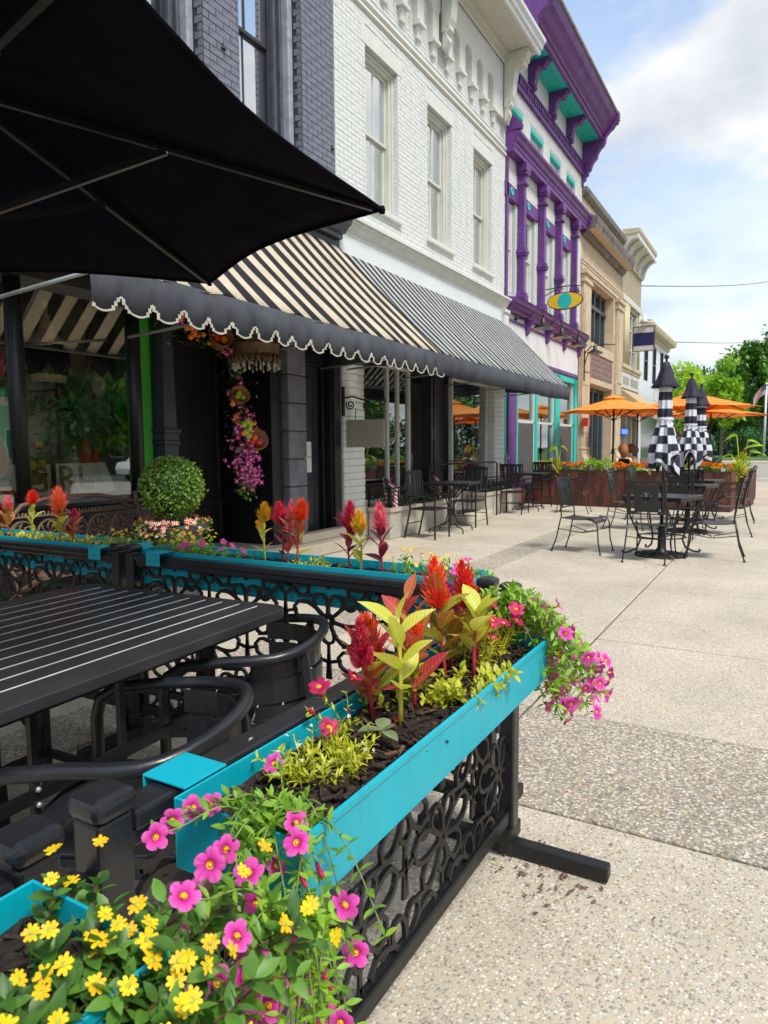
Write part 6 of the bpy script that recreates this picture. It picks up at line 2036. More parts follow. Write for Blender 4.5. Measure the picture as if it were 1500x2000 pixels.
# ---- yellow daisies in the bottom left planter
DZ = (('right end', .36, .60, 3), ('middle', .24, .62, 4), ('left part, cut by the picture', .10, .62, 5), ('front, spilling over the rim', .34, .51, 6), ('front, near the bottom of the picture', .22, .50, 7), ('front corner, under the magenta petunia', .44, .50, 8))
for nm, x, y, seed in DZ:
    fr_ = y < .55
    st_ = mound(seed, 30, .085, .075, .075 if fr_ else .085, lean=(.25, -.7) if fr_ else (.1, -.25))
    bushy('daisy_plant', 'yellow daisy plant in the bottom left planter: ' + nm, 'flower plant', (x, y, .825), st_, 'leaf_mid', (.030, .0135), [daisy_me('yellow_p', .0102, 9, 'daisy_eye', q) for q in range(3)], 17, seed, 'stem_brown', .0115, 220, group='yellow daisy plants in the bottom left planter', lcurl=.4)
# ---- magenta petunias over the near end
def trail(seed, n, dirs, L, drop, rise=.05):
    r = random.Random(seed)
    out = []
    for i in range(n):
        d = Vector(r.choice(dirs)).to_3d() + Vector((r.uniform(-.35, .35), r.uniform(-.35, .35), 0))
        d.z = 0
        d.normalize()
        l = L * r.uniform(.45, 1.1)
        dr = drop * r.uniform(.1, 1.1)
        b = Vector((r.uniform(-.03, .03), r.uniform(-.03, .03), -.01))
        out.append([b, b + d * l * .30 + Vector((0, 0, rise * r.uniform(.5, 1.2))), b + d * l * .65 + Vector((0, 0, rise * .6 - dr * .25)), b + d * l + Vector((0, 0, -dr))])
    return out
mg = [trumpet_me('magenta_v', .0162, k) for k in range(4)]
cg = [trumpet_me('crimson_p', .018, k) for k in range(2)]
bushy('petunia', 'trailing magenta petunia spilling over the near end of the nearest planter', 'flower plant', (.70, .56, .84),
      trail(11, 30, [(-1, -.35), (-.8, -.8), (-.5, -1), (-1, .2), (-.9, .0)], .17, .10, .06), 'leaf_green', (.021, .008), mg, 7, 2, gap=.0165, parts=300, group='trailing petunias', lcurl=.25, at=[(.588,.649,.885),(.620,.477,.885),(.651,.508,.885),(.541,.483,.885),(.567,.548,.885),(.541,.539,.885),(.768,.630,.885),(.616,.650,.885),(.630,.625,.885),(.547,.640,.885)])
bushy('petunia', 'trailing magenta petunia hanging in front of the flower-pattern fence at the bottom', 'flower plant', (.60, .46, .79),
      trail(12, 22, [(-1, -.3), (-.6, -.8), (-.2, -1), (-.8, .1)], .12, .10, .04), 'leaf_green', (.021, .0075), mg, 8, 5, gap=.0175, parts=280, group='trailing petunias', lcurl=.25, at=[(.43,.47,.93),(.675,.455,.778),(.481,.455,.864),(.706,.455,.703),(.616,.455,.735),(.542,.455,.781),(.491,.455,.82),(.528,.455,.753),(.497,.455,.788),(.593,.455,.789),(.506,.455,.829),(.462,.455,.835),(.563,.455,.742),(.591,.455,.73),(.641,.455,.657)])
# ---- magenta petunias over the far end
bushy('petunia', 'trailing magenta petunia cascading off the far end of the nearest planter', 'flower plant', (1.62, .61, .85),
      trail(21, 78, [(1, -.2), (1, -.7), (.8, -1), (1, .3), (.2, -1), (.4, .6), (1, .8)], .28, .16, .12), 'leaf_green', (.026, .0095), [trumpet_me('magenta_v', .0195, k) for k in range(4)], 120, 9, gap=.0145, parts=300, group='trailing petunias')
bushy('petunia', 'small red petunia with thin lime stems behind the far end of the nearest planter', 'flower plant', (1.50, .63, .835),
      mound(31, 30, .09, .07, .13, lean=(.2, -.1)), 'leaf_yellow', (.022, .0045), cg, 16, 12, gap=.011, parts=160, stem='stem_lime', group='trailing petunias')
# ---- plants in the nearest planter
SZ = .842
celosia((1.09, .655, SZ), .225, 'plume flower with a slim pinkish red plume, nearest of the group', ('plume_crim', 'plume_pink'), .095, .017, 'cel_red', 'stem_red', 2, 9, (-.035, .0), L=.08, side=2)
celosia((1.125, .66, SZ), .205, 'plume flower with a broad orange and magenta plume', ('plume_orange', 'plume_mag'), .09, .028, 'cel_lime', 'stem_red', 3, 9, (-.02, .01), 'cel_red', L=.085)
celosia((1.085, .595, SZ), .205, 'lime yellow leafy plant without a plume, front of the planter', None, 0, 0, 'cel_yellow', 'stem_lime', 4, 9, (.0, .005), L=.085, lo=.30)
celosia((1.18, .615, SZ), .19, 'short plume flower with a small orange plume and red leaves', ('plume_orange', 'plume_red'), .06, .014, 'cel_red', 'stem_red', 5, 10, (.015, .005), 'cel_olive', L=.088)
celosia((1.245, .66, SZ), .20, 'red leaved plant without a plume behind the short orange plume', None, 0, 0, 'cel_red', 'stem_red', 8, 8, (.01, .01), L=.08)
celosia((1.35, .625, SZ), .285, 'tallest plume flower, bright red with olive leaves', ('plume_red', 'plume_orange'), .12, .029, 'cel_olive', 'stem_red', 6, 13, (.0, .02), L=.088)
celosia((1.405, .635, SZ), .215, 'plume flower with a dark magenta plume between the two red ones', ('plume_mag', 'plume_crim'), .075, .02, 'cel_olive', 'stem_red', 7, 9, (.0, .01), 'cel_lime', L=.08)
celosia((1.48, .60, SZ), .265, 'red plume flower with a bent tip, farthest in the nearest planter', ('plume_red', 'plume_red'), .12, .029, 'cel_olive', 'stem_red', 10, 11, (-.015, .02), L=.08)
celosia((1.385, .575, SZ), .155, 'yellow leaved plant without a plume before the tallest red plume', None, 0, 0, 'cel_lime', 'stem_red', 13, 9, (.01, -.005), 'cel_yellow', L=.085, lo=.35)
bushy('herb_clump', 'low lime green herb creeping over the front edge of the nearest planter', 'plant', (1.28, .555, SZ), mound(41, 40, .10, .055, .055, lean=(.1, -.5)), 'leaf_lime', (.021, .011), seed=3, gap=.012, parts=240, stem='stem_lime')
bushy('herb_clump', 'low lime green herb between the red stems', 'plant', (1.20, .65, SZ), mound(42, 22, .10, .04, .07), 'leaf_lime', (.02, .011), seed=4, gap=.013, parts=120, stem='stem_brown')
M['white_p'] = petal('white_p', 'd8dcd0', 'f4f4ee')
bushy('alyssum', 'pale green tuft with tiny white flowers on the mulch', 'plant', (.875, .615, SZ), mound(43, 60, .075, .06, .05), 'leaf_lime', (.018, .0045), [daisy_me('white_p', .004, 5, 'daisy_eye', 2)], 12, 7, gap=.0075, parts=300, stem='stem_lime')
bushy('petunia', 'sparse young petunia with two crimson flowers on the mulch', 'flower plant', (.99, .655, SZ), [[(0, 0, 0), (-.01, .01, .04), (-.03, .03, .075)], [(0, 0, 0), (.01, 0, .04), (.02, .01, .075)], [(0, 0, 0), (-.03, -.01, .02), (-.07, -.01, .03)], [(0, 0, 0), (0, -.02, .03), (-.01, -.05, .03)], [(0, 0, 0), (-.03, .02, .03), (-.06, .04, .06)]], 'leaf_lime', (.016, .005), cg, 3, 8, gap=.010, parts=100, group='trailing petunias')
t = thing('seedling', 'seedling with a few broad pale green leaves on the mulch', 'plant', (.985, .575, SZ))
obj('stem', MB().tube([(0, 0, -.01), (0, 0, .03)], .002, 6), M['stem_brown'], t)
for a, e, s in ((.5, .25, 1), (2.6, .35, 1.0), (4.4, .0, .8), (5.4, .5, .5)):
    place(leaf_me('leaf_sage', .05, .028, n=6, curl=.4, fold=.2), 'leaf', t, (0, 0, .028), aim((math.cos(a) * math.cos(e), math.sin(a) * math.cos(e), math.sin(e))), s)
for i, (x, y, a) in enumerate(((1.075, .60, .4), (1.055, .585, 1.6))):
    o = place(leaf_me('leaf_red', .045, .02, n=6, curl=.5, fold=.3), 'fallen_leaf', None, (x, y, SZ + .006), (0.2, -.05, a))
    tag(o, ('dry orange leaf lying flat on the mulch beside the yellow stem', 'second dry leaf on the mulch, turned across the first')[i], 'leaf', 'fallen leaves on the mulch')
# ---- plants on the fence beyond the table
X3, Z3 = 2.315, .855
celosia((X3, 1.935, Z3), .275, 'yellow plume flower beside the crimson one before the black door', ('plume_yellow', 'plume_yellow'), .085, .026, 'cel_yellow', 'stem_lime', 21, 7, L=.06, side=1)
celosia((X3 + .02, 1.86, Z3), .28, 'crimson plume flower with a pointed tip before the black door', ('plume_crim', 'plume_crim'), .10, .032, 'cel_wine', 'stem_red', 22, 7, (0, -.0), L=.075)
celosia((X3 - .02, 1.80, Z3), .30, 'pink plume flower behind the orange red one', ('plume_pink', 'plume_pink'), .10, .018, 'cel_red', 'stem_red', 23, 6, (0, -.02), L=.07, side=1)
celosia((X3, 1.765, Z3), .295, 'orange red plume flower before the black pier', ('plume_orange', 'plume_red'), .095, .034, 'cel_olive', 'stem_red', 24, 9, (.0, -.02), 'cel_red', L=.075)
celosia((X3, 1.50, Z3), .295, 'crimson plume flower with wine red leaves before the white pier', ('plume_crim', 'plume_mag'), .115, .034, 'cel_wine', 'stem_red', 25, 8, L=.085, side=1)
celosia((X3 - .02, 1.435, Z3), .265, 'yellow plume flower with lime leaves before the white pier', ('plume_yellow', 'plume_yellow'), .095, .030, 'cel_lime', 'stem_lime', 26, 7, L=.075)
celosia((X3, 1.345, Z3), .295, 'rosy red plume flower, nearest the corner of the far planter', ('plume_pink', 'plume_crim'), .115, .032, 'cel_wine', 'stem_red', 27, 8, (.0, .01), L=.085)
dm = [daisy_me('yellow_p', .010, 8, 'daisy_eye', q) for q in range(2)]
for i, (y, lab) in enumerate(((2.50, 'small yellow daisy clump at the left end of the far planter'), (2.36, 'small yellow daisy clump before the black urn'), (1.18, 'small yellow daisy clump by the right end of the far planter'))):
    bushy('daisy_plant', lab, 'flower plant', (X3, y, Z3), mound(50 + i, 26, .07, .085, .095), 'leaf_green', (.022, .008), dm, 24, 50 + i, gap=.015, parts=130, group='yellow daisy clumps on the far fence')
bushy('petunia', 'small magenta petunia at the middle of the far planter', 'flower plant', (X3, 2.20, Z3), mound(55, 24, .08, .16, .06), 'leaf_green', (.022, .008), mg, 9, 14, gap=.015, parts=130, group='trailing petunias')
bushy('herb_clump', 'low lime herb between the plume groups of the far planter', 'plant', (X3, 1.65, Z3), mound(56, 26, .06, .10, .045), 'leaf_lime', (.022, .011), seed=15, gap=.014, parts=130, stem='stem_lime')
bushy('petunia', 'green petunia without open flowers at the right end of the far planter', 'flower plant', (X3 - .02, .98, Z3), mound(57, 26, .07, .08, .07), 'leaf_green', (.024, .008), [trumpet_me('magenta_v', .018, 1)], 3, 16, gap=.014, parts=130, group='trailing petunias')
celosia((X3, 3.80, Z3), .25, 'coral plume flower at the left edge of the picture', ('plume_pink', 'plume_orange'), .085, .024, 'cel_olive', 'stem_red', 31, 8, L=.08)
celosia((X3, 3.58, Z3), .285, 'star shaped red plume flower second from the left edge', ('plume_red', 'plume_orange'), .075, .03, 'cel_lime', 'stem_lime', 32, 6, (0, -.01), L=.07)
celosia((X3, 3.34, Z3), .31, 'large coral red plume flower before the shop sill', ('plume_orange', 'plume_pink'), .125, .042, 'cel_olive', 'stem_red', 33, 10, L=.085, side=1, leaf2='cel_lime')
celosia((X3, 3.24, Z3), .20, 'pink leaved plume flower with a dark crimson bud', ('plume_mag', 'plume_crim'), .05, .016, 'cel_red', 'stem_red', 34, 9, (0, -.02), L=.08)
celosia((X3 + .02, 3.92, Z3), .22, 'magenta plume flower cut by the left edge of the picture', ('plume_mag', 'plume_mag'), .08, .022, 'cel_wine', 'stem_red', 35, 7, L=.07)
for i, y in enumerate((3.75, 3.5, 3.25, 3.02)):
    bushy('herb_clump', ('low lime herb at the left edge of the fence planter', 'low lime herb under the star shaped red plume', 'low lime herb under the large coral plume', 'low lime herb before the iron bench')[i], 'plant', (X3, y, Z3), mound(60 + i, 22, .07, .12, .055), 'leaf_yellow', (.024, .012), seed=60 + i, gap=.015, parts=110, stem='stem_lime')
bushy('daisy_plant', 'small yellow daisy clump at the right end of the bench planter', 'flower plant', (X3, 2.86, Z3), mound(64, 26, .07, .10, .085), 'leaf_green', (.022, .008), dm, 20, 64, gap=.015, parts=130, group='yellow daisy clumps on the far fence')

# ------------------------------------------------------------------ marigold beds in the rusted planters
def clump(name, label, cat, loc, rx, ry, h, n, leaf, LW, flowers, nf, seed, group, fs=1.0):
    """dense small clump far off: foliage in one mesh, each flower head a part"""
    t = thing(name, label, cat, loc, 0, group)
    r = random.Random(seed)
    mb, lb = MB(), leaf_mb(LW[0], LW[1], n=3, curl=.4, fold=.25)
    for i in range(n):
        v = unit(r)
        k = r.uniform(.45, 1) 
        p = Vector((v.x * rx * k, v.y * ry * k, h * .45 + v.z * h * .5 * k))
        d = (Vector((v.x, v.y, v.z + .35)) + unit(r) * .6).normalized()
        mb.merge(lb, mat4(aim(d, r.uniform(-1, 1)), p, r.uniform(.7, 1.2)))
    obj('foliage', mb, M[leaf], t, kind='stuff')
    for i in range(nf):
        v = unit(r)
        v.z = abs(v.z) * .8 + .25
        v.normalize()
        p = Vector((v.x * rx, v.y * ry, h * .45 + v.z * h * .62))
        nd = (v + Vector((0, 0, .5)) + unit(r) * .3).normalized()
        place(flowers[i % len(flowers)], 'flower', t, p, Vector((0, 0, 1)).rotation_difference(nd).to_matrix(), fs * r.uniform(.8, 1.15))
    return t
def pompon_me(mat, rad, seed):
    r = random.Random(seed)
    mb = MB()
    for k in range(34):
        v = unit(r)
        v.z = abs(v.z)
        s = v.cross(Vector((.2, .1, 1))).normalized() * rad * .30
        u = s.cross(v).normalized() * rad * .26
        p = v * rad * .55 * Vector((1, 1, .8)).length / 1.6
        q = v * rad
        mb.add([p - s * .4, p + s * .4, q + s + u * .3, q + u * .9, q - s + u * .3], [(0, 1, 2, 3, 4)])
    return mb.mesh('flower', M[mat])
pom = [pompon_me('orange_p', .034, k) for k in range(3)] + [pompon_me('yellow_p', .030, 8)]
GM = 'marigolds and herbs in the rusted planters'
dirC = Vector((math.cos(cr), math.sin(cr)))
nrmC = Vector((-math.sin(cr), math.cos(cr)))
where = ['by the purple shop', 'right of the tall canna leaf', 'under the teal post', 'before the stone pilaster', 'left of the leafy herb', 'below the orange parasol pole', 'at the planter seam', 'before the seated red haired person', 'left of the folded parasols', 'behind the nearest folded parasol', 'between the folded parasols', 'behind the middle folded parasol', 'right of the folded parasols', 'at the planter end by the street']
for i in range(14):
    s = .17 + i * .298
    for k in (0,):
        p = Vector((15.93, 5.13)) + dirC * s + nrmC * (.20 + rnd.uniform(-.05, .05))
        herb = i in (1, 4, 5, 11)
        if herb:
            clump('herb_clump', 'bright green leafy herb in the rusted planter ' + where[i], 'plant', (p.x, p.y, .76), .20, .18, .30, 150, 'leaf_green' if i != 1 else 'leaf_lime', (.085, .05), pom, 0, 70 + i, GM)
        else:
            clump('marigold_plant', 'orange marigold plant in the rusted planter ' + where[i], 'flower plant', (p.x, p.y, .76), .20, .17, .20, 190, 'leaf_mid', (.055, .022), pom, 22, 70 + i, GM, 1.25)
def big_leaf_plant(loc, label, stems, seed, mat='canna'):
    t = thing('canna_plant', label, 'plant', loc, 0, 'tall broad leaved plants in the rusted planters')
    for (x, y, z, a, L, W, el) in stems:
        d = Vector((math.cos(a) * math.cos(el), math.sin(a) * math.cos(el), math.sin(el)))
        obj('stalk', MB().tube([(x * .1, y * .1, 0), (x * .5, y * .5, z * .55), (x, y, z)], [.016, .012, .007], 7), M['stem_lime'], t)
        place(leaf_mb(L, W, n=7, curl=.7, fold=.18, base=.4).mesh('leaf', M[mat]), 'leaf', t, (x, y, z), aim(d, .3))
    return t
big_leaf_plant((15.83, 4.5, .74), 'tall plant with two heart shaped lime leaves before the teal shop front', [(.02, -.05, .62, -1.2, .24, .19, -.4), (.0, .05, .60, 1.4, .22, .18, -.3), (-.05, .16, .24, 2.2, .34, .17, .25)], 1)
big_leaf_plant((15.60, 2.45, .74), 'low plant with one broad lime leaf before the seated person', [(0, 0, .16, -1.4, .36, .24, .2), (-.05, .1, .12, 1.2, .26, .2, .1)], 2)
big_leaf_plant((16.75, .80, .64), 'tall elephant ear plant with drooping leaves by the street', [(.0, .10, .92, 1.8, .30, .26, -.2), (.05, -.12, .80, -1.2, .36, .24, -.1), (-.05, -.18, .55, -.9, .42, .30, .1), (-.1, .18, .50, 2.0, .40, .22, -.15), (.0, -.05, .62, -1.8, .40, .22, .5), (-.12, .0, .34, 2.8, .30, .2, .2)], 3)
clump('herb_clump', 'bushy green plant at the foot of the elephant ear', 'plant', (16.55, .82, .62), .22, .18, .42, 160, 'leaf_lime', (.09, .045), pom, 0, 91, GM)
clump('herb_clump', 'bushy green plant in the farthest rusted planter', 'plant', (18.5, .85, .74), .3, .2, .4, 160, 'leaf_green', (.09, .045), pom, 4, 92, GM)

# ------------------------------------------------------------------ boxwood urns
def boxwood(loc, label, rb=.262, seed=1):
    t = thing('boxwood_urn', label, 'potted plant', loc, 0, 'clipped boxwood balls in black urns')
    obj('urn', MB().lathe([(0, 0), (.20, 0), (.20, .05), (.13, .08), (.10, .14), (.12, .18), (.19, .30), (.225, .48), (.245, .56), (.285, .60), (.30, .63), (.28, .65), (.25, .62), (0, .60)], 32,
        wob=lambda a, i: 1 + (.022 * math.cos(a * 16) if 4 <= i <= 8 else 0)), M['urn'], t)
    r = random.Random(seed)
    obj('trunk', MB().tube([(0, 0, .55), (0, 0, 1.0)], .02, 6), M['bark'], t)
    zc = .70 + rb
    obj('core', MB().ball((0, 0, zc), rb * .86, 20, 12), M['leaf_dark'], t)
    mb, lb = MB(), leaf_mb(.030, .020, n=2, curl=.4, fold=.3)
    for i in range(3600):
        v = unit(r)
        k = rb * (.90 + .12 * r.random() + (.08 if r.random() < .04 else 0) + .045 * math.sin(v.x * 9) * math.sin(v.y * 8 + 1) * math.sin(v.z * 9))
        d = (v * .6 + unit(r)).normalized()
        mb.merge(lb, mat4(aim(d, r.uniform(-2, 2)), Vector((0, 0, zc)) + v * k, r.uniform(.7, 1.2)))
    obj('foliage', mb, M['leaf_box'], t, kind='stuff')
    fl = [daisy_me('pink', .017, 5, 'throat', q) for q in range(2)] + [daisy_me('white_p', .016, 5, 'throat', 1)]
    for i in range(190):
        a = r.uniform(0, 2 * PI)
        q = r.uniform(.24, .33)
        v = Vector((math.cos(a), math.sin(a), r.uniform(.1, .9))).normalized()
        place(fl[0 if r.random() < .45 else (1 if r.random() < .8 else 2)], 'flower', t, (q * math.cos(a), q * math.sin(a), .60 + r.uniform(-.03, .10)), Vector((0, 0, 1)).rotation_difference(v).to_matrix(), r.uniform(1.0, 1.7))
    gm = MB()
    lb = leaf_mb(.04, .02, n=3)
    for i in range(300):
        a = r.uniform(0, 2 * PI)
        q = r.uniform(.20, .31)
        gm.merge(lb, mat4(aim((math.cos(a), math.sin(a), r.uniform(-.3, .6)), r.uniform(-1, 1)), (q * math.cos(a), q * math.sin(a), .59 + r.uniform(-.03, .09)), 1))
    obj('ground_leaves', gm, M['leaf_mid'], t, kind='stuff')
    return t
bx = boxwood((4.28, 4.60, .06), 'clipped boxwood ball in a fluted black urn ringed with pink flowers')
dup(bx, (2.42, 4.75, .06), 1.0, 'clipped boxwood ball cut by the left edge of the picture')

# ------------------------------------------------------------------ iron bench
bn = thing('garden_bench', 'ornate rusty cast iron bench with round medallions under the shop window', 'bench', (3.62, 4.85, 0))
mt = M['rust_iron']
obj('back_rail', MB().tube([(-.62, .18, .84), (-.52, .18, .86), (-.45, .18, .93), (-.25, .19, .97), (0, .19, .98), (.25, .19, .97), (.45, .18, .93), (.52, .18, .86), (.62, .18, .84)], .018, 7).tube([(-.62, .14, .56), (.62, .14, .56)], .014, 6).tube([(-.62, .18, .84), (.62, .18, .84)], .012, 6), mt, bn)
teeth = MB()
for k in range(40):
    teeth.lathe([(.010, 0), (.008, .018), (0, .026)], 5, (-.6 + k * .031, .18, .85))
obj('back_beading', teeth, mt, bn, kind='stuff')
for i, x in enumerate((-.46, -.23, 0, .23, .46)):
    md = MB()
    md.tube([(x + .108 * math.cos(q * PI / 10), .165, .70 + .108 * math.sin(q * PI / 10)) for q in range(20)], .011, 6, True)
    for q in range(8):
        a = q * PI / 4
        md.tube([(x + .02 * math.cos(a), .165, .70 + .02 * math.sin(a)), (x + .06 * math.cos(a + .5), .16, .70 + .06 * math.sin(a + .5)), (x + .10 * math.cos(a), .165, .70 + .10 * math.sin(a))], .009, 5)
    md.ball((x, .16, .70), .02, 6, 5)
    obj('medallion', md, mt, bn)
seat = MB()
for k in range(9):
    seat.bar((-.62, -.28 + .05 * k, .43), (.62, -.28 + .05 * k, .43), .034, .012)
obj('seat', seat, mt, bn, kind='stuff')
for s in (-1, 1):
    x = s * .64
    em = MB().tube([(x, .20, .98), (x, .18, .86), (x, .12, .72), (x, .0, .66), (x, -.2, .65), (x, -.30, .62), (x, -.33, .55), (x, -.28, .50)], .020, 7)
    em.tube([(x, .14, .56), (x, .0, .44), (x, -.05, .3), (x, -.28, .12), (x, -.34, 0)], .02, 6).tube([(x, -.28, .43), (x, -.1, .34), (x, .1, .22), (x, .22, 0)], .02, 6)
    em.tube([(x, -.22 + .08 * math.cos(q * PI / 8), .54 + .08 * math.sin(q * PI / 8)) for q in range(16)], .012, 6, True).tube([(x, -.03 + .075 * math.cos(q * PI / 8), .56 + .075 * math.sin(q * PI / 8)) for q in range(16)], .012, 6, True)
    obj('arm', em, mt, bn)

# ------------------------------------------------------------------ in and around the black shop's window
YI = FY + .45
w1 = thing('window_mural', 'painted window mural of a red awning over a mint green stall', 'mural', (2.9, FY + .2, 1.6))
yy = FY + .16
half = [(3.44, 1.98)] + [(2.62 + .82 * math.cos(t * PI / 14), 1.98 + .62 * math.sin(t * PI / 14)) for t in range(0, 15)]
sc_ = [(1.80 + .205 * k + dx, 1.98 - dz) for k in range(8) for dx, dz in ((0, 0), (.05, .035), (.10, .045), (.155, .035))]
obj('awning_print', MB().prism(half + [(a, b) for a, b in sc_], 'y', yy, yy + .004), M['mural_red'], w1, world=True)
obj('awning_band', MB().prism([(2.62 + .34 * math.cos(t * PI / 14), 2.0 + .6 * math.sin(t * PI / 14)) for t in range(0, 15)] , 'y', yy - .003, yy - .001), M['tomato'], w1, world=True)
obj('stall_print', MB().box(1.5, 3.44, yy + .002, yy + .005, 1.22, 1.86), M['mint'], w1, world=True)
obj('counter_print', MB().box(1.5, 3.44, yy - .002, yy + .001, 1.72, 1.79), M['panel_cream'], w1, world=True)
obj('fruit_print', MB().prism([(3.22 + .20 * math.cos(t * PI / 14), 1.30 + .24 * math.sin(t * PI / 14)) for t in range(28)], 'y', yy - .006, yy - .003), M['paper'], w1, world=True)
obj('fruit_print', MB().prism([(3.24 + .165 * math.cos(t * PI / 14), 1.30 + .20 * math.sin(t * PI / 14)) for t in range(28)], 'y', yy - .010, yy - .007), M['skin_tan'], w1, world=True)
text('vee', .17, M['gold_light'], w1, (3.02 - 2.9, -.10, 1.30 - 1.6), (PI / 2, 0, 0), .001)
text('E', .14, M['gold_light'], w1, (3.02 - 2.9, -.10, 1.13 - 1.6), (PI / 2, 0, 0), .001)
gp = thing('lettered_panel', 'leaning cream panel with large golden letters in the shop window', 'sign', (3.95, FY + .34, .94))
gp.rotation_euler = (R(-28), 0, 0)
obj('board', MB().box(-.72, .66, -.012, .012, 0, .32), M['panel_cream'], gp, bevel=.003)
text('GIRL', .37, M['gold'], gp, (-.30, -.014, .035), (PI / 2, 0, 0), .012, .30, sx=.92)
text('74   17   &0515', .085, M['taupe'], gp, (.0, -.0145, .10), (PI / 2, 0, 0), .0005, .45)
mq = thing('dress_form', 'tan dress form with a wooden neck finial wearing a black top', 'mannequin', (3.93, FY + .32, 1.30))
wt_ = lambda a, i: 1 - .30 * abs(math.sin(a))
obj('torso', MB().lathe([(.0, .62), (.13, .62), (.17, .70), (.20, .82), (.19, .92), (.19, 1.0), (.14, 1.06), (.08, 1.09), (.062, 1.15), (.06, 1.20), (0, 1.21)], 20, wob=wt_), M['skin_tan'], mq)
obj('finial', MB().lathe([(.03, 1.21), (.035, 1.23), (.015, 1.26), (.022, 1.33), (.025, 1.36), (0, 1.37)], 12), M['skin_tan'], mq)
obj('top', MB().lathe([(.30, .40), (.24, .5), (.16, .6), (.145, .66), (.185, .74), (.215, .84), (.205, .94), (.185, 1.00), (.15, 1.03)], 20, wob=wt_), M['black_cloth'], mq)
obj('stand', MB().tube([(0, 0, -.45), (0, 0, .65)], .02, 8).lathe([(0, -.48), (.2, -.48), (.18, -.45), (.02, -.42)], 14), M['brown_wood'], mq)
ct = thing('curtain', 'beige gathered curtain hanging beside the dress form', 'curtain', (4.25, FY + .6, 2.4))
m = MB()
for k in range(18):
    u, v = 4.16 + .013 * k, 4.16 + .013 * (k + 1)
    d0, d1 = .02 * (k % 2), .02 * ((k + 1) % 2)
    m.quad((u, FY + .42 + d0, 2.05), (v, FY + .42 + d1, 2.05), (v, FY + .42 + d1, 2.85), (u, FY + .42 + d0, 2.85))
obj('cloth', m, M['linen'], ct, world=True)
sh = tag(obj('wall_shelf', MB().box(3.60, 4.0, FY + .6, FY + .9, 2.16, 2.27), M['tan_cloth'], bevel=.01), 'pale shelf in the shop window left of the dress form', 'shelf')
bt_ = thing('lemon_basket', 'wicker basket with a small lemon tree in the shop window', 'basket', (3.80, FY + .55, 1.12))
obj('basket', MB().lathe([(0, -.2), (.15, -.2), (.19, .02), (.18, .03), (.14, -.02), (0, -.02)], 18), M['wicker'], bt_)
lf = MB()
rr = random.Random(5)
lb = leaf_mb(.09, .05, n=3)
for k in range(70):
    v = unit(rr)
    lf.merge(lb, mat4(aim(v), Vector((0, 0, .17)) + v * .13, 1))
obj('foliage', lf, M['leaf_mid'], bt_, kind='stuff')
for v in ((.06, -.14, .28), (-.1, -.12, .2), (.1, -.12, .12), (-.02, -.16, .1)):
    obj('lemon', MB().ball(v, .035, 8, 6, 0, 1.2), M['fruit_lemon'], bt_)
for i, (x, s) in enumerate(((4.42, 1.0), (4.53, .65))):
    sb_ = thing('toy_sailboat', ('larger' if i == 0 else 'smaller') + ' red sailed toy boat standing behind the lettered panel', 'toy boat', (x, FY + .5, 1.16), 0, 'red toy sailboats in the shop window')
    obj('hull', MB().prism([(-.11 * s, .04 * s), (-.07 * s, 0), (.07 * s, 0), (.12 * s, .05 * s)], 'y', -.03 * s, .03 * s), M['brown_wood'], sb_)
    obj('sail', MB().prism([(-.08 * s, .06 * s), (.09 * s, .06 * s), (-.02 * s, .36 * s)], 'y', -.006, .006), M['red'], sb_)
    obj('mast', MB().tube([(-.025 * s, 0, .04 * s), (-.025 * s, 0, .38 * s)], .006, 5), M['black_metal'], sb_)
for i, (x, mtl, rad, lab) in enumerate(((3.42, 'tomato', .06, 'round red tomato by the left window post'), (3.34, 'fruit_green', .05, 'green fruit beside the red tomato'), (3.28, 'fruit_orange', .04, 'small orange fruit left of the green one'), (4.66, 'tomato', .055, 'red tomato at the right end of the lettered panel'), (3.48, 'fruit_orange', .035, 'small orange fruit right of the red tomato'))):
    f_ = thing('window_fruit', lab, 'fruit', (x, FY + .2, .935 + rad))
    obj('flesh', MB().lathe([(0, -rad * .85)] + [(rad * math.cos(t), rad * .88 * math.sin(t)) for t in [-1.2 + .2 * q for q in range(13)]] + [(rad * .15, rad * .72), (0, rad * .66)], 14), M[mtl], f_)
    obj('stalk', MB().tube([(0, 0, rad * .65), (.005, 0, rad * 1.05)], .006, 5), M['stem_green'], f_)
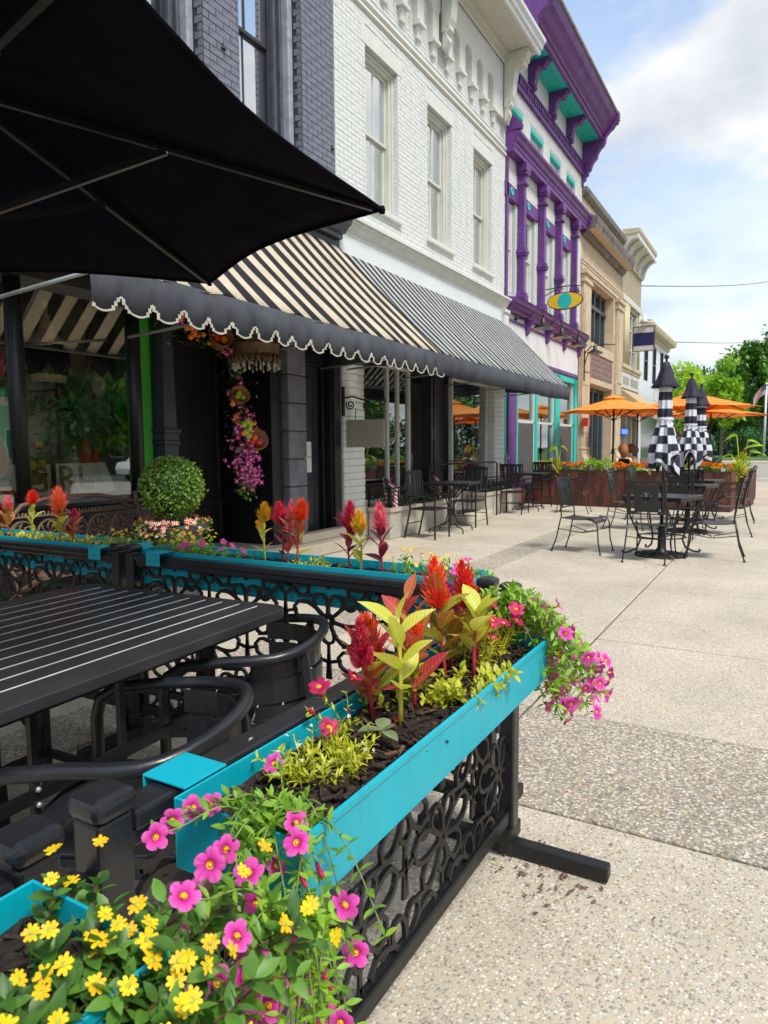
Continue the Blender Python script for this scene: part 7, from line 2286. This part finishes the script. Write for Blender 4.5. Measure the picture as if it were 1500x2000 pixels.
def us_flag(name, label, a, b, w, h, tilt=0.0, n=10, pole=None, group=None, droop=0.0, loc=None, rz=0):
    """stars and stripes on a stick; a = bottom of the stick, b = its top"""
    t = thing(name, label, 'flag', a, rz, group)
    b = Vector(b)
    d = b.normalized()
    obj('stick', MB().tube([(0, 0, 0), tuple(b)], pole or .005, 6), M['pvc_pole'] if pole and pole > .02 else M['skin_tan'], t)
    obj('finial', MB().ball(b, (pole or .005) * 1.8, 7, 5), M['gold_light'], t)
    m = MB()
    side = Vector((0, -1, 0))
    F = lambda u, v: b + d * (-.01 - h * (1 - v)) + side * (w * u * (1 - .25 * droop)) + Vector((0, 0, -droop * w * u * u * .8)) + Vector((.035 * w / .3 * math.sin(u * 6 + v * 1.5), 0, 0))
    for s in range(13):
        v0, v1 = s / 13, (s + 1) / 13
        for k in range(n):
            u0, u1 = k / n, (k + 1) / n
            can = u0 < .39 and s >= 6
            m.add([F(u0, v0), F(u1, v0), F(u1, v1), F(u0, v1)], [(0, 1, 2, 3)], 2 if can else (0 if s % 2 == 0 else 1), True)
    for r_ in range(5):
        for c_ in range(5):
            u, v = .04 + .07 * c_, .52 + .09 * r_
            for e in (-.003, .003):
                q = Vector((e, 0, 0))
                m.add([F(u, v) + q, F(u + .022, v) + q, F(u + .022, v + .035) + q, F(u, v + .035) + q], [(0, 1, 2, 3)], 1)
    obj('cloth', m, [M['flag_red'], M['flag_white'], M['navy']], t)
    return t
M['flag_red'] = paint('flag_red', (0.42, 0.02, 0.035), .8, .1, 6, 0)
M['flag_white'] = paint('flag_white', (.66, .66, .66), .8, .05, 6, 0)
us_flag('small_flag', 'small american flag hanging in the shop window by the dress form', (4.30, FY + .4, 1.90), (.12, .0, .28), .26, .17, droop=.9)
GF = 'small american flags in the stucco flower beds'
us_flag('small_flag', 'small american flag in the flower bed behind the corner of the meander rail', (8.98, 5.16, .42), (.03, .05, .48), .26, .40, droop=.6, group=GF)
us_flag('small_flag', 'small american flag in the flower bed behind the first bistro chair', (10.6, 5.20, .42), (.03, .03, .52), .26, .30, droop=.8, group=GF)
us_flag('small_flag', 'small american flag in the flower bed right of the step', (13.9, 5.18, .42), (.0, .03, .60), .22, .30, droop=.8, group=GF)

# garland of fruit and bougainvillea round the doorway
gl_ = thing('flower_garland', 'garland of magenta blossoms, citrus fruit and baskets hanging in the black doorway', 'garland', (6.15, FY + .05, 2.6))
r = random.Random(77)
gleaf, gl2 = MB(), MB()
lb, l2 = leaf_mb(.07, .035, n=3), leaf_mb(.075, .05, n=3)
bou = [daisy_me('magenta', .032, 4, 'white_p', q) for q in range(3)]
path = [(4.95, 2.66), (5.2, 2.60), (5.45, 2.55), (5.70, 2.55), (5.86, 2.42), (5.93, 2.2), (5.98, 2.0), (6.02, 1.8), (6.05, 1.6), (6.07, 1.4), (6.08, 1.2), (6.10, 1.02), (6.12, .92)]
def along(u):
    q = u * (len(path) - 1)
    i = min(int(q), len(path) - 2)
    f = q - i
    return path[i][0] + (path[i+1][0] - path[i][0]) * f, path[i][1] + (path[i+1][1] - path[i][1]) * f
for i in range(620):
    u = r.random()
    x, z = along(u)
    wd = .20 if u < .85 else .11
    p = Vector((x + r.gauss(0, wd * .45) - 6.15, r.uniform(-.16, .02), z + r.gauss(0, .07) - 2.6))
    if i % 3 == 0:
        gl2.merge(l2, mat4(aim(unit(r) + Vector((0, -.6, 0))), p, r.uniform(.7, 1.2)))
    else:
        gleaf.merge(lb, mat4(aim(unit(r) + Vector((0, -.5, -.2))), p, r.uniform(.7, 1.2)))
obj('leaves', gleaf, M['leaf_dark'], gl_, kind='stuff')
obj('pale_leaves', gl2, M['leaf_sage'], gl_, kind='stuff')
for i in range(285):
    u = r.uniform(.62, .97) if i < 225 else r.uniform(0, .68)
    x, z = along(u)
    wd = .23 if u < .9 else .14
    p = (x + r.gauss(0, wd * .5) - 6.15, r.uniform(-.24, -.06), z + r.gauss(0, .05) - 2.6)
    nd = (Vector((-.5, -.8, .2)) + unit(r) * .7).normalized()
    place(bou[i % 3], 'blossom', gl_, p, Vector((0, 0, 1)).rotation_difference(nd).to_matrix(), r.uniform(.8, 1.3))
fr_me = {k: MB().ball((0, 0, 0), .032, 10, 7).mesh('fruit', M[k]) for k in ('fruit_orange', 'fruit_green', 'tomato', 'fruit_lemon')}
for i in range(36):
    u = r.uniform(0, .72)
    x, z = along(u)
    place(fr_me['fruit_orange'], 'orange', gl_, (x + r.gauss(0, .09) - 6.15, r.uniform(-.24, -.1), z + r.gauss(0, .06) - 2.6), (0, 0, 0), r.uniform(.6, 1.1))
for dx, dz in ((-.06, 1.62), (0, 1.66), (.03, 1.58), (-.03, 1.54), (.02, 1.50), (.05, 1.63)):
    place(fr_me['fruit_green'], 'apple', gl_, (6.0 + dx - 6.15, -.22, dz - 2.6), (0, 0, 0), 1.2)
def gbasket(x, z, s, fruits):
    b = MB().lathe([(0, -.14), (.09, -.13), (.13, 0), (.14, .02), (.12, .01), (.085, -.10), (0, -.11)], 16)
    o = place(b.mesh('basket', M['wicker']), 'basket', gl_, (x - 6.15, -.22, z - 2.6), (R(62), 0, R(-25)), s)
    for i, (dx, dz) in enumerate(((-.04, -.02), (.04, -.03), (0, .03))):
        place(fr_me[fruits[i % len(fruits)]], 'fruit', o, (dx, dz, -.03), (0, 0, 0), 1.3)
gbasket(6.14, 1.46, 1.05, ('tomato', 'tomato', 'fruit_orange'))
gbasket(5.62, 2.55, 1.05, ('tomato', 'fruit_orange'))
gbasket(5.86, 2.34, .8, ('fruit_orange',))
gbasket(5.90, 1.95, .8, ('fruit_green',))
lo = MB()
lb = leaf_mb(.045, .03, n=3)
for i in range(120):
    lo.merge(lb, mat4(aim(unit(r) + Vector((0, -.4, -.4))), (r.gauss(-.02, .06), r.uniform(-.14, 0), -1.68 + r.gauss(0, .07)), 1))
obj('ivy_tip', lo, M['leaf_green'], gl_, kind='stuff')
# chandelier under the awning
cd = thing('chandelier', 'antique brass ring chandelier with hanging crystal drops under the awning', 'chandelier', (5.58, 4.72, 2.20))
obj('ring', MB().lathe([(.225, .10), (.235, .12), (.235, .20), (.245, .21), (.225, .22), (.215, .20), (.215, .12)], 32).lathe([(.20, .22), (.19, .30), (.195, .31), (.17, .30)], 32), M['old_brass'], cd)
tr = MB()
for k in range(24):
    a, b = k * PI / 12, (k + 1) * PI / 12
    tr.tube([(.235 * math.cos(a + (b - a) * q / 6), .235 * math.sin(a + (b - a) * q / 6), .11 - .055 * math.sin(PI * q / 6)) for q in range(7)], .006, 4)
    tr.tube([(.235 * math.cos(a), .235 * math.sin(a), .22), (.235 * math.cos((a + b) / 2), .235 * math.sin((a + b) / 2), .26), (.235 * math.cos(b), .235 * math.sin(b), .22)], .005, 4)
    tr.lathe([(0, .01), (.02, .035), (.024, .06), (.01, .10)], 6, (.236 * math.cos(a), .236 * math.sin(a), 0))
obj('filigree', tr, M['old_brass'], cd, kind='stuff')
dr_ = MB().lathe([(0, -.045), (.012, -.03), (.014, -.018), (.006, 0), (.002, .012), (.008, .02), (.002, .03), (.007, .04), (.001, .06)], 7).mesh('crystal_drop', M['crystal'])
for k in range(36):
    a = k * PI / 18
    q = .235 if k % 2 else .205
    place(dr_, 'crystal_drop', cd, (q * math.cos(a), q * math.sin(a), .02 - .02 * (k % 3)), (0, 0, 0), rnd.uniform(.7, 1.05))
obj('chain', MB().tube([(.2, 0, .3), (0, 0, .6)], .005, 4).tube([(-.1, .17, .3), (0, 0, .6)], .005, 4).tube([(-.1, -.17, .3), (0, 0, .6)], .005, 4).tube([(0, 0, .6), (0, 0, .75)], .006, 4), M['old_brass'], cd)

# ------------------------------------------------------------------ rails on the stucco flower beds
def meander(loc, rz, L, label, h=.30):
    t = thing('bed_railing', label, 'railing', loc, rz, 'black meander railings on the stucco flower beds')
    mt = M['black_metal']
    T = .012
    obj('rails', MB().box(0, L, -T, T, h - .018, h).box(0, L, -T, T, .03, .045).box(0, T * 2, -T, T, 0, h).box(L - 2 * T, L, -T, T, 0, h), mt, t)
    n = max(1, round(L / .22))
    p = L / n
    m = MB()
    z0, z1 = .045, h - .018
    for k in range(n):
        x = k * p
        a = [(x + p * .10, z0), (x + p * .10, z1 - .04), (x + p * .78, z1 - .04), (x + p * .78, z0 + .06), (x + p * .40, z0 + .06), (x + p * .40, z1 - .10), (x + p * .58, z1 - .10)]
        for q, (u, v) in enumerate(zip(a, a[1:])):
            m.bar((u[0], 0, u[1]), (v[0], 0, v[1]), .014, .014)
    obj('meander', m, mt, t)
    for x in (0.0, L):
        obj('knob', MB().ball((x, 0, h + .015), .016, 7, 5), mt, t)
    return t
meander((8.84, 5.0, .465), 0, 2.30, 'long black meander railing on the front of the first stucco bed')
meander((8.84, 5.02, .466), R(90), .36, 'short black meander railing on the end of the first stucco bed')
meander((12.6, 5.0, .465), 0, 1.90, 'black meander railing on the bed right of the step')
hr = thing('hand_railing', 'black iron handrail with scrolls beside the shop step', 'railing', (11.3, 4.9, 0))
obj('rail', MB().tube([(10.35, 5.1, 1.06), (12.9, 4.92, 1.06), (12.95, 4.90, 1.03), (12.95, 4.90, 0)], .017, 7).tube([(10.35, 5.1, 1.06), (10.35, 5.1, .46)], .015, 7).tube([(11.6, 5.3, 1.10), (12.4, 5.2, 1.10)], .015, 6).tube([(12.4, 5.2, 1.10), (12.4, 5.2, .15)], .014, 6), M['black_metal'], hr, world=True)
scm = MB()
for x, s in ((11.3, 1), (11.75, -1), (12.2, 1)):
    scm.tube([(x + .16 * (1 - q / 26) * math.cos(q * .45) * s, 5.0, .72 + .16 * (1 - q / 26) * math.sin(q * .45)) for q in range(24)], .011, 5)
obj('scroll', scm, M['black_metal'], hr, world=True)
for i, (x, n_) in enumerate(((9.2, 5), (9.75, 5), (10.3, 5), (10.85, 5), (13.0, 5), (13.6, 5), (14.2, 5))):
    clump('impatiens_plant', ('low pink and red impatiens at the corner of the first stucco bed', 'low pink and red impatiens behind the first bistro chair', 'low pink and red impatiens behind the first bistro table', 'low pink and red impatiens left of the shop step', 'low pink and red impatiens right of the shop step', 'low pink and red impatiens behind the third bistro chair', 'low pink and red impatiens at the right end of the beds')[i], 'flower plant', (x, 5.2, .42), .30, .13, .18, 110, 'leaf_mid', (.06, .03),
          [daisy_me('magenta', .022, 5, 'throat', 1), daisy_me('plume_red', .022, 5, 'throat', 2), daisy_me('pink', .022, 5, 'throat', 0)], 16, 100 + i, 'impatiens in the stucco flower beds')

# ------------------------------------------------------------------ people behind the planters (only heads and shoulders show)
def person(loc, rz, label, hair, top_mat):
    t = thing('person', label, 'person', loc, rz)
    me = bpy.data.meshes.new('body')
    V = [(0, 0, .50), (0, 0, .72), (0, .0, .94), (0, .01, 1.06), (0, .03, 1.13), (0, .045, 1.24),          # pelvis, waist, chest, neck, skull
         (-.17, 0, 1.02), (-.23, .06, .82), (-.20, .26, .74), (.17, 0, 1.02), (.23, .06, .82), (.20, .26, .74),
         (-.10, .06, .48), (-.11, .44, .50), (-.11, .46, .06), (-.11, .58, .03), (.10, .06, .48), (.11, .44, .50), (.11, .46, .06), (.11, .58, .03)]
    E = [(0, 1), (1, 2), (2, 3), (3, 4), (4, 5), (2, 6), (6, 7), (7, 8), (2, 9), (9, 10), (10, 11), (0, 12), (12, 13), (13, 14), (14, 15), (0, 16), (16, 17), (17, 18), (18, 19)]
    rad = [.15, .125, .145, .06, .055, .095, .075, .045, .033, .075, .045, .033, .09, .065, .042, .035, .09, .065, .042, .035]
    me.from_pydata(V, E, [])
    me.materials.append(M['skin_tan'])
    o = bpy.data.objects.new('body', me)
    link(o, t)
    sk_ = o.modifiers.new('skin', 'SKIN')
    for i, d in enumerate(me.skin_vertices[0].data if me.skin_vertices else []):
        d.radius = (rad[i], rad[i] * .85)
    if me.skin_vertices:
        me.skin_vertices[0].data[0].use_root = True
    o.modifiers.new('sub', 'SUBSURF').levels = 2
    o.modifiers['sub'].render_levels = 2
    obj('hair', MB().ball((0, .02, 1.29), .125, 14, 10, 0, 1.1).ball((0, -.04, 1.22), .11, 12, 8, 0, 1.3), M[hair], t)
    obj('shirt', MB().lathe([(.165, .50), (.150, .72), (.185, .90), (.19, .98), (.14, 1.05)], 18, wob=lambda a, i: 1 - .18 * abs(math.sin(a))), M[top_mat], t)
    fm_ = MB().ball((-.035, .135, 1.27), .012, 6, 5).ball((.035, .135, 1.27), .012, 6, 5).ball((0, .155, 1.235), .016, 6, 5)
    obj('face', fm_, M['skin_tan'], t)
    return t
M['hair_red'] = paint('hair_red', (0.30, 0.10, 0.025), .6, .35, 30, .4, 90)
M['hair_brown'] = paint('hair_brown', (0.10, 0.05, 0.03), .6, .35, 30, .4, 90)
def seat_for(x, y, lab):
    t = thing('cafe_chair', lab, 'chair', (x, y, 0), R(-60), 'plain chairs behind the rusted planters')
    obj('seat', MB().box(-.22, .22, -.2, .24, .41, .44), M['black_metal'], t)
    obj('backrest', MB().box(-.2, .2, -.24, -.22, .55, .85), M['black_metal'], t)
    for a in (-1, 1):
        for b in (-1, 1):
            obj('leg', MB().bar((a * .2, b * .2, 0), (a * .2, b * .2, .43), .025, .025), M['black_metal'], t)
seat_for(17.9, 3.46, 'plain black chair under the red haired seated person')
seat_for(18.9, 3.44, 'plain black chair under the brown haired seated person')
person((17.9, 3.46, -.01), R(-60), 'seated person with wavy red hair and a black top behind the rusted planter', 'hair_red', 'black_cloth')
person((18.9, 3.44, -.01), R(40), 'seated person with brown hair in pink, beyond the red haired one', 'hair_brown', 'pink_panel')
ct_ = thing('cafe_table', 'small white table behind the rusted planter', 'table', (18.4, 3.0, 0))
obj('table_top', MB().box(-.4, .4, -.4, .4, .72, .75), M['pvc_pole'], ct_, bevel=.01)
obj('leg', MB().tube([(0, 0, 0), (0, 0, .72)], .04, 8).lathe([(0, 0), (.28, 0), (.25, .04), (.04, .06)], 14), M['black_metal'], ct_)
ab = thing('sandwich_board', 'white folding menu board behind the rusted planter', 'sign', (21.0, 3.35, 0))
obj('panel', MB().bar((0, -.25, .5), (0, .25, .5), .02, 1.0, (0, 0, 1)), M['pvc_pole'], ab)
obj('panel', MB().bar((.22, -.25, .5), (.22, .25, .5), .02, 1.0, (.25, 0, 1)), M['pvc_pole'], ab)
bi = thing('litter_bin', 'dark green litter bin by the street', 'bin', (31.5, 2.55, -.1))
obj('body', MB().lathe([(0, 0), (.32, 0), (.36, .9), (.38, .92), (.38, 1.0), (.30, 1.02), (.28, .95), (0, .9)], 18), M['bin_green'], bi)
obj('liner_rim', MB().lathe([(.29, 1.0), (.33, 1.05), (.36, 1.02)], 18), M['black_metal'], bi)

# ------------------------------------------------------------------ far side: flagpole, cables, trees, houses
us_flag('flagpole', 'white flagpole with a hanging american flag beyond the street', (78, 1.75, 0), (0, 0, 7.25), 1.5, 1.0, pole=.10, droop=1.1, rz=PI)
for i, (a, b, lab) in enumerate((((30.8, 5.42, 7.95), (75, -.5, 16.7), 'upper power cable crossing the sky from the cream building'), ((38.5, 5.2, 6.62), (98, .1, 14.4), 'lower power cable crossing the sky above the trees'))):
    a, b = Vector(a), Vector(b)
    pts = [a.lerp(b, k / 16) + Vector((0, 0, -.35 * math.sin(PI * k / 16))) for k in range(17)]
    tag(obj('power_cable', MB().tube(pts, .02, 5), M['black_metal']), lab, 'cable')
def tree(loc, H, Rd, label, leaf, seed, nclump=34, per=130, ls=.42, trunk=.28, squash=.8, name='street_tree', group=None, z0=.3):
    """trunk with limbs; crown of leaf sprays gathered in clumps of different size"""
    t = thing(name, label, 'tree', loc, 0, group)
    r = random.Random(seed)
    tk = MB()
    tk.tube([(0, 0, -.3), (.03 * H * .1, 0, H * .2), (0, .02 * H * .1, H * .45), (0, 0, H * .75)], [trunk, trunk * .8, trunk * .55, trunk * .15], 9)
    cl = []
    for k in range(nclump):
        v = unit(r)
        q = r.uniform(.25, 1.0) ** .6
        z = H * (z0 + (1 - z0) * (.5 + .5 * v.z * q))
        f = 1 - .55 * max(0, (z / H - .6) / .4) ** 1.5
        c = Vector((v.x * Rd * q * f, v.y * Rd * q * f, z * .96))
        cl.append((c, Rd * r.uniform(.24, .44)))
        if k % 3 == 0:
            b = Vector((0, 0, H * r.uniform(.25, .55)))
            tk.tube([b, b.lerp(c, .55) + Vector((0, 0, -.04 * H)), c], [trunk * .35, trunk * .2, trunk * .05], 6)
    obj('trunk', tk, M['bark'], t)
    cr_ = MB()
    for c, q in cl:
        for i in range(per):
            v = unit(r)
            p = c + Vector((v.x * q, v.y * q, v.z * q * squash)) * r.uniform(.55, 1.08)
            d = (v * .5 + unit(r) + Vector((0, 0, -.15))).normalized()
            s = d.cross(Vector((.1, .2, 1)))
            s = (s.normalized() if s.length > .05 else Vector((1, 0, 0)))
            n_ = s.cross(d)
            a = ls * r.uniform(.6, 1.3)
            cr_.add([p, p + d * a * .5 + s * a * .26 + n_ * .06 * a, p + d * a, p + d * a * .5 - s * a * .26 + n_ * .06 * a], [(0, 1, 2, 3)])
    obj('crown', cr_, M[leaf], t, kind='stuff')
    return t
GT = 'trees beyond the street'
tree((70, 7.4, 0), 10.0, 2.4, 'bright yellow green young tree beside the end of the row', 'leaf_tree_l', 1, 30, 130, .46, .16, name='young_tree', group=GT)
tree((66, 4.7, 0), 9.0, 1.7, 'slim yellow green young tree behind the folded parasols', 'leaf_tree_l', 2, 28, 120, .42, .14, name='young_tree', group=GT)
tree((100, 9.8, 0), 11.5, 4.0, 'mid green tree between the young trees and the dark wood', 'leaf_tree_d', 3, 34, 130, .62, .35, group=GT)
tree((104, 4.6, 0), 15.5, 4.4, 'tall broad green tree right of the young trees', 'leaf_tree', 4, 50, 150, .68, .45, z0=.12, group=GT)
tree((104, -1.8, 0), 19.0, 6.0, 'tallest green tree, cut by the right edge of the picture', 'leaf_tree', 5, 60, 150, .72, .45, z0=.12, group=GT)
tree((112, 8.5, 0), 11, 4.6, 'dark green tree behind the flagpole', 'leaf_tree_d', 6, 34, 130, .65, .35, group=GT)
tree((125, 17, 0), 13, 6, 'dark tree far behind the young trees', 'leaf_tree_d', 7, 34, 120, .75, .35, group=GT)
tree((120, 25, 0), 11, 6, 'dark tree far behind the end of the row', 'leaf_tree_d', 8, 30, 110, .75, .35, group=GT)
tree((116, 1.0, 0), 12, 6, 'dark tree filling the gap below the tallest one', 'leaf_tree_d', 9, 30, 120, .75, .35, z0=.1, group=GT)
for i, (x, y, h, q, lf_, lab) in enumerate(((86, 5.6, 3.0, 2.0, 'leaf_dark', 'dark clipped evergreen shrub left of the flagpole'), (88, 3.6, 3.4, 1.9, 'leaf_tree_d', 'rounded green shrub right of the dark one'), (84, 8.4, 2.6, 2.0, 'leaf_tree_d', 'spreading green shrub under the young trees'), (90, .4, 2.4, 2.4, 'leaf_dark', 'low dark shrub right of the flagpole'), (82, 11.6, 2.4, 2.2, 'leaf_tree', 'low green shrub beside the end of the row'))):
    t = thing('garden_shrub', lab, 'shrub', (x, y, 0), 0, 'shrubs beyond the street')
    r = random.Random(200 + i)
    mb = MB()
    for k in range(1500):
        v = unit(r)
        p = Vector((v.x * q, v.y * q, h * .5 + v.z * h * .5)) * r.uniform(.75, 1.0)
        d = unit(r)
        s = d.cross(Vector((.1, .2, 1))).normalized()
        a = r.uniform(.2, .42)
        mb.add([p, p + d * a * .5 + s * a * .3, p + d * a, p + d * a * .5 - s * a * .3], [(0, 1, 2, 3)])
    obj('foliage', mb, M[lf_], t, kind='stuff')
    obj('stem', MB().tube([(0, 0, -.1), (0, 0, h * .6)], .1, 6), M['bark'], t)
def house(loc, rz, w, d, h, rh, label, wallm, roofm):
    t = thing('house', label, 'house', loc, rz, 'houses beyond the street')
    wl_ = facade(MB(), -w/2, w/2, 0, h, -d/2, [], .1).quad((-w/2, -d/2, 0), (-w/2, d/2, 0), (-w/2, d/2, h), (-w/2, -d/2, h)).quad((w/2, -d/2, 0), (w/2, d/2, 0), (w/2, d/2, h), (w/2, -d/2, h)).quad((-w/2, d/2, 0), (w/2, d/2, 0), (w/2, d/2, h), (-w/2, d/2, h))
    wl_.add([(-w/2, -d/2, h), (w/2, -d/2, h), (0, -d/2, h + rh)], [(0, 1, 2)]).add([(-w/2, d/2, h), (w/2, d/2, h), (0, d/2, h + rh)], [(0, 1, 2)])
    obj('wall', wl_, wallm, t)
    o = .35
    k = rh / (w / 2)
    obj('roof', MB().add([(-w/2 - o, -d/2 - o, h - o*k), (0, -d/2 - o, h + rh), (0, d/2 + o, h + rh), (-w/2 - o, d/2 + o, h - o*k)], [(0, 1, 2, 3)]).add([(w/2 + o, -d/2 - o, h - o*k), (0, -d/2 - o, h + rh), (0, d/2 + o, h + rh), (w/2 + o, d/2 + o, h - o*k)], [(3, 2, 1, 0)]), roofm, t).modifiers.new('t', 'SOLIDIFY').thickness = .18
    for x in (-w * .28, w * .0, w * .28):
        for z in ([.9, 3.6] if h > 4.5 else [.9]):
            f = obj('window', MB().box(x - .5, x + .5, -d/2 - .05, -d/2, z, z + 1.5), M['pvc_pole'], t)
            obj('pane', MB().box(x - .42, x + .42, -d/2 - .06, -d/2 - .05, z + .08, z + 1.42), M['far_glass'], f)
    obj('chimney', MB().box(w * .2, w * .2 + .7, -.4, .4, h, h + rh + .6), M['red_brick'], t)
    return t
house((104, 15.6, 0), R(-80), 9, 9, 5.6, 3.6, 'gabled red brick house with white trim behind the young trees', M['red_brick'], M['roof_grey'])
house((118, 5.2, 0), R(-80), 9, 8, 4.0, 2.6, 'small white house half hidden by the trees near the flagpole', M['white_panel'], M['roof_grey'])
house((110, 20.5, 0), R(-80), 7, 8, 6.2, 3.4, 'white gabled house behind the end of the row', M['white_panel'], M['roof_grey'])
hg = thing('hedge', 'tall dark hedge along the far side of the road, mirrored in the shop windows', 'hedge', (45, -24, 0))
r = random.Random(404)
mb = MB()
for k in range(5500):
    p = Vector((r.uniform(2, 50), r.uniform(-.8, .8), r.uniform(0, 4.2) * (1 + .12 * math.sin(k * .1))))
    d, a = unit(r), r.uniform(.35, .7)
    s = d.cross(Vector((.1, .2, 1))).normalized()
    mb.add([p, p + d * a * .5 + s * a * .3, p + d * a, p + d * a * .5 - s * a * .3], [(0, 1, 2, 3)])
obj('foliage', mb, M['leaf_tree_d'], hg, kind='stuff')
# over the road (seen in the shop windows)
house((17, -26, 0), R(180), 12, 9, 6.0, 3.0, 'tan two storey house over the road, mirrored in the shop windows', M['lime_stone'], M['roof_grey'])
house((31, -28, 0), R(180), 11, 9, 6.2, 3.0, 'grey house over the road, mirrored in the far shop windows', M['old_stone'], M['roof_grey'])
tr_p = [tree((2.0, -19.5, 0), 8, 2.9, 'leafy tree over the road, mirrored in the shop windows, opposite the black shop', 'leaf_tree', 301, 28, 120, .5, .18, z0=.15, group='trees over the road'),
        tree((11.5, -19, 0), 6.0, 2.2, 'leafy tree over the road, mirrored in the shop windows, light green', 'leaf_tree_l', 302, 28, 120, .5, .18, z0=.15, group='trees over the road'),
        tree((8.5, -21, 0), 9, 3.2, 'leafy tree over the road, mirrored in the shop windows, dark green', 'leaf_tree_d', 303, 28, 120, .5, .18, z0=.12, group='trees over the road')]
for i, x in enumerate((-4, 22.5, 26, 29.5, 34, 39, 44.5, 50, 56, 63, 71)):
    dup(tr_p[(i * 2) % 3], (x, -19.5 - (i % 3) * 1.6, 0), i * 1.3, 'leafy tree over the road, mirrored in shop glass, %s in line' % ('opposite the black post', 'next', 'second', 'third', 'fourth', 'fifth', 'sixth', 'seventh', 'eighth', 'ninth', 'tenth')[i], 1.0 + .04 * (i % 4))
def car(loc, rz, label, col, first={}):
    t = thing('parked_car', label, 'car', loc, rz, 'cars parked over the road')
    body = [(-2.15, .35), (-2.2, .62), (-2.05, .88), (-1.55, .95), (-1.0, 1.38), (-.2, 1.46), (.65, 1.42), (1.25, .98), (1.95, .86), (2.18, .66), (2.2, .36)]
    obj('body', MB().prism(body, 'y', -.86, .86), paint('car_paint_' + label.split()[0], col, .25, .03, 2, 0), t, bevel=.06)
    for s in (-1, 1):
        obj('side_window', MB().prism([(-1.35, .96), (-.92, 1.32), (-.2, 1.39), (.58, 1.35), (1.02, .97)], 'y', s * .862, s * .870), M['far_glass'], t)
        obj('headlight', MB().box(2.0, 2.19, s * .55 - .15, s * .55 + .15, .62, .76), M['crystal'], t)
        for x in (-1.35, 1.38):
            wm = MB().lathe([(0, -.1), (.33, -.1), (.33, .1), (0, .1)], 20)
            o = place(wm.mesh('wheel', M['black_metal']), 'wheel', t, (x, s * .80, .33), (PI / 2, 0, 0))
            place(MB().lathe([(0, .0), (.2, .0), (.21, .03), (0, .03)], 14).mesh('rim', M['galv']), 'rim', o, (0, 0, -s * .10 if s > 0 else .10))
    obj('windscreen', MB().quad((.68, -.74, 1.415), (1.27, -.78, .99), (1.27, .78, .99), (.68, .74, 1.415)), M['far_glass'], t)
    return t
car((23.5, -14.6, -.1), 0, 'white saloon car parked over the road, mirrored in the white shop', (.70, .70, .70))
car((34.0, -14.5, -.1), 0, 'red car parked over the road, mirrored in the white shop', (.32, .02, .02))
car((3.6, -14.5, -.1), 0, 'grey car parked over the road, mirrored in the black shop', (.12, .13, .14))
# leaf litter by the fence foot
lt = MB()
r = random.Random(9)
for k in range(150):
    x, y = 2.08 + r.gauss(-.02, .10), .60 + r.gauss(0, .14)
    a = r.uniform(0, 6)
    s = r.uniform(.003, .012)
    lt.add([(x + s * math.cos(a + q * PI / 2) * (1 if q % 2 else .5), y + s * math.sin(a + q * PI / 2) * (1 if q % 2 else .5), .004 + .004 * r.random()) for q in range(4)], [(0, 1, 2, 3)])
tag(obj('leaf_litter', lt, M['stem_brown'], kind='stuff'), 'scatter of dry brown leaf bits at the foot of the fence post', 'litter')
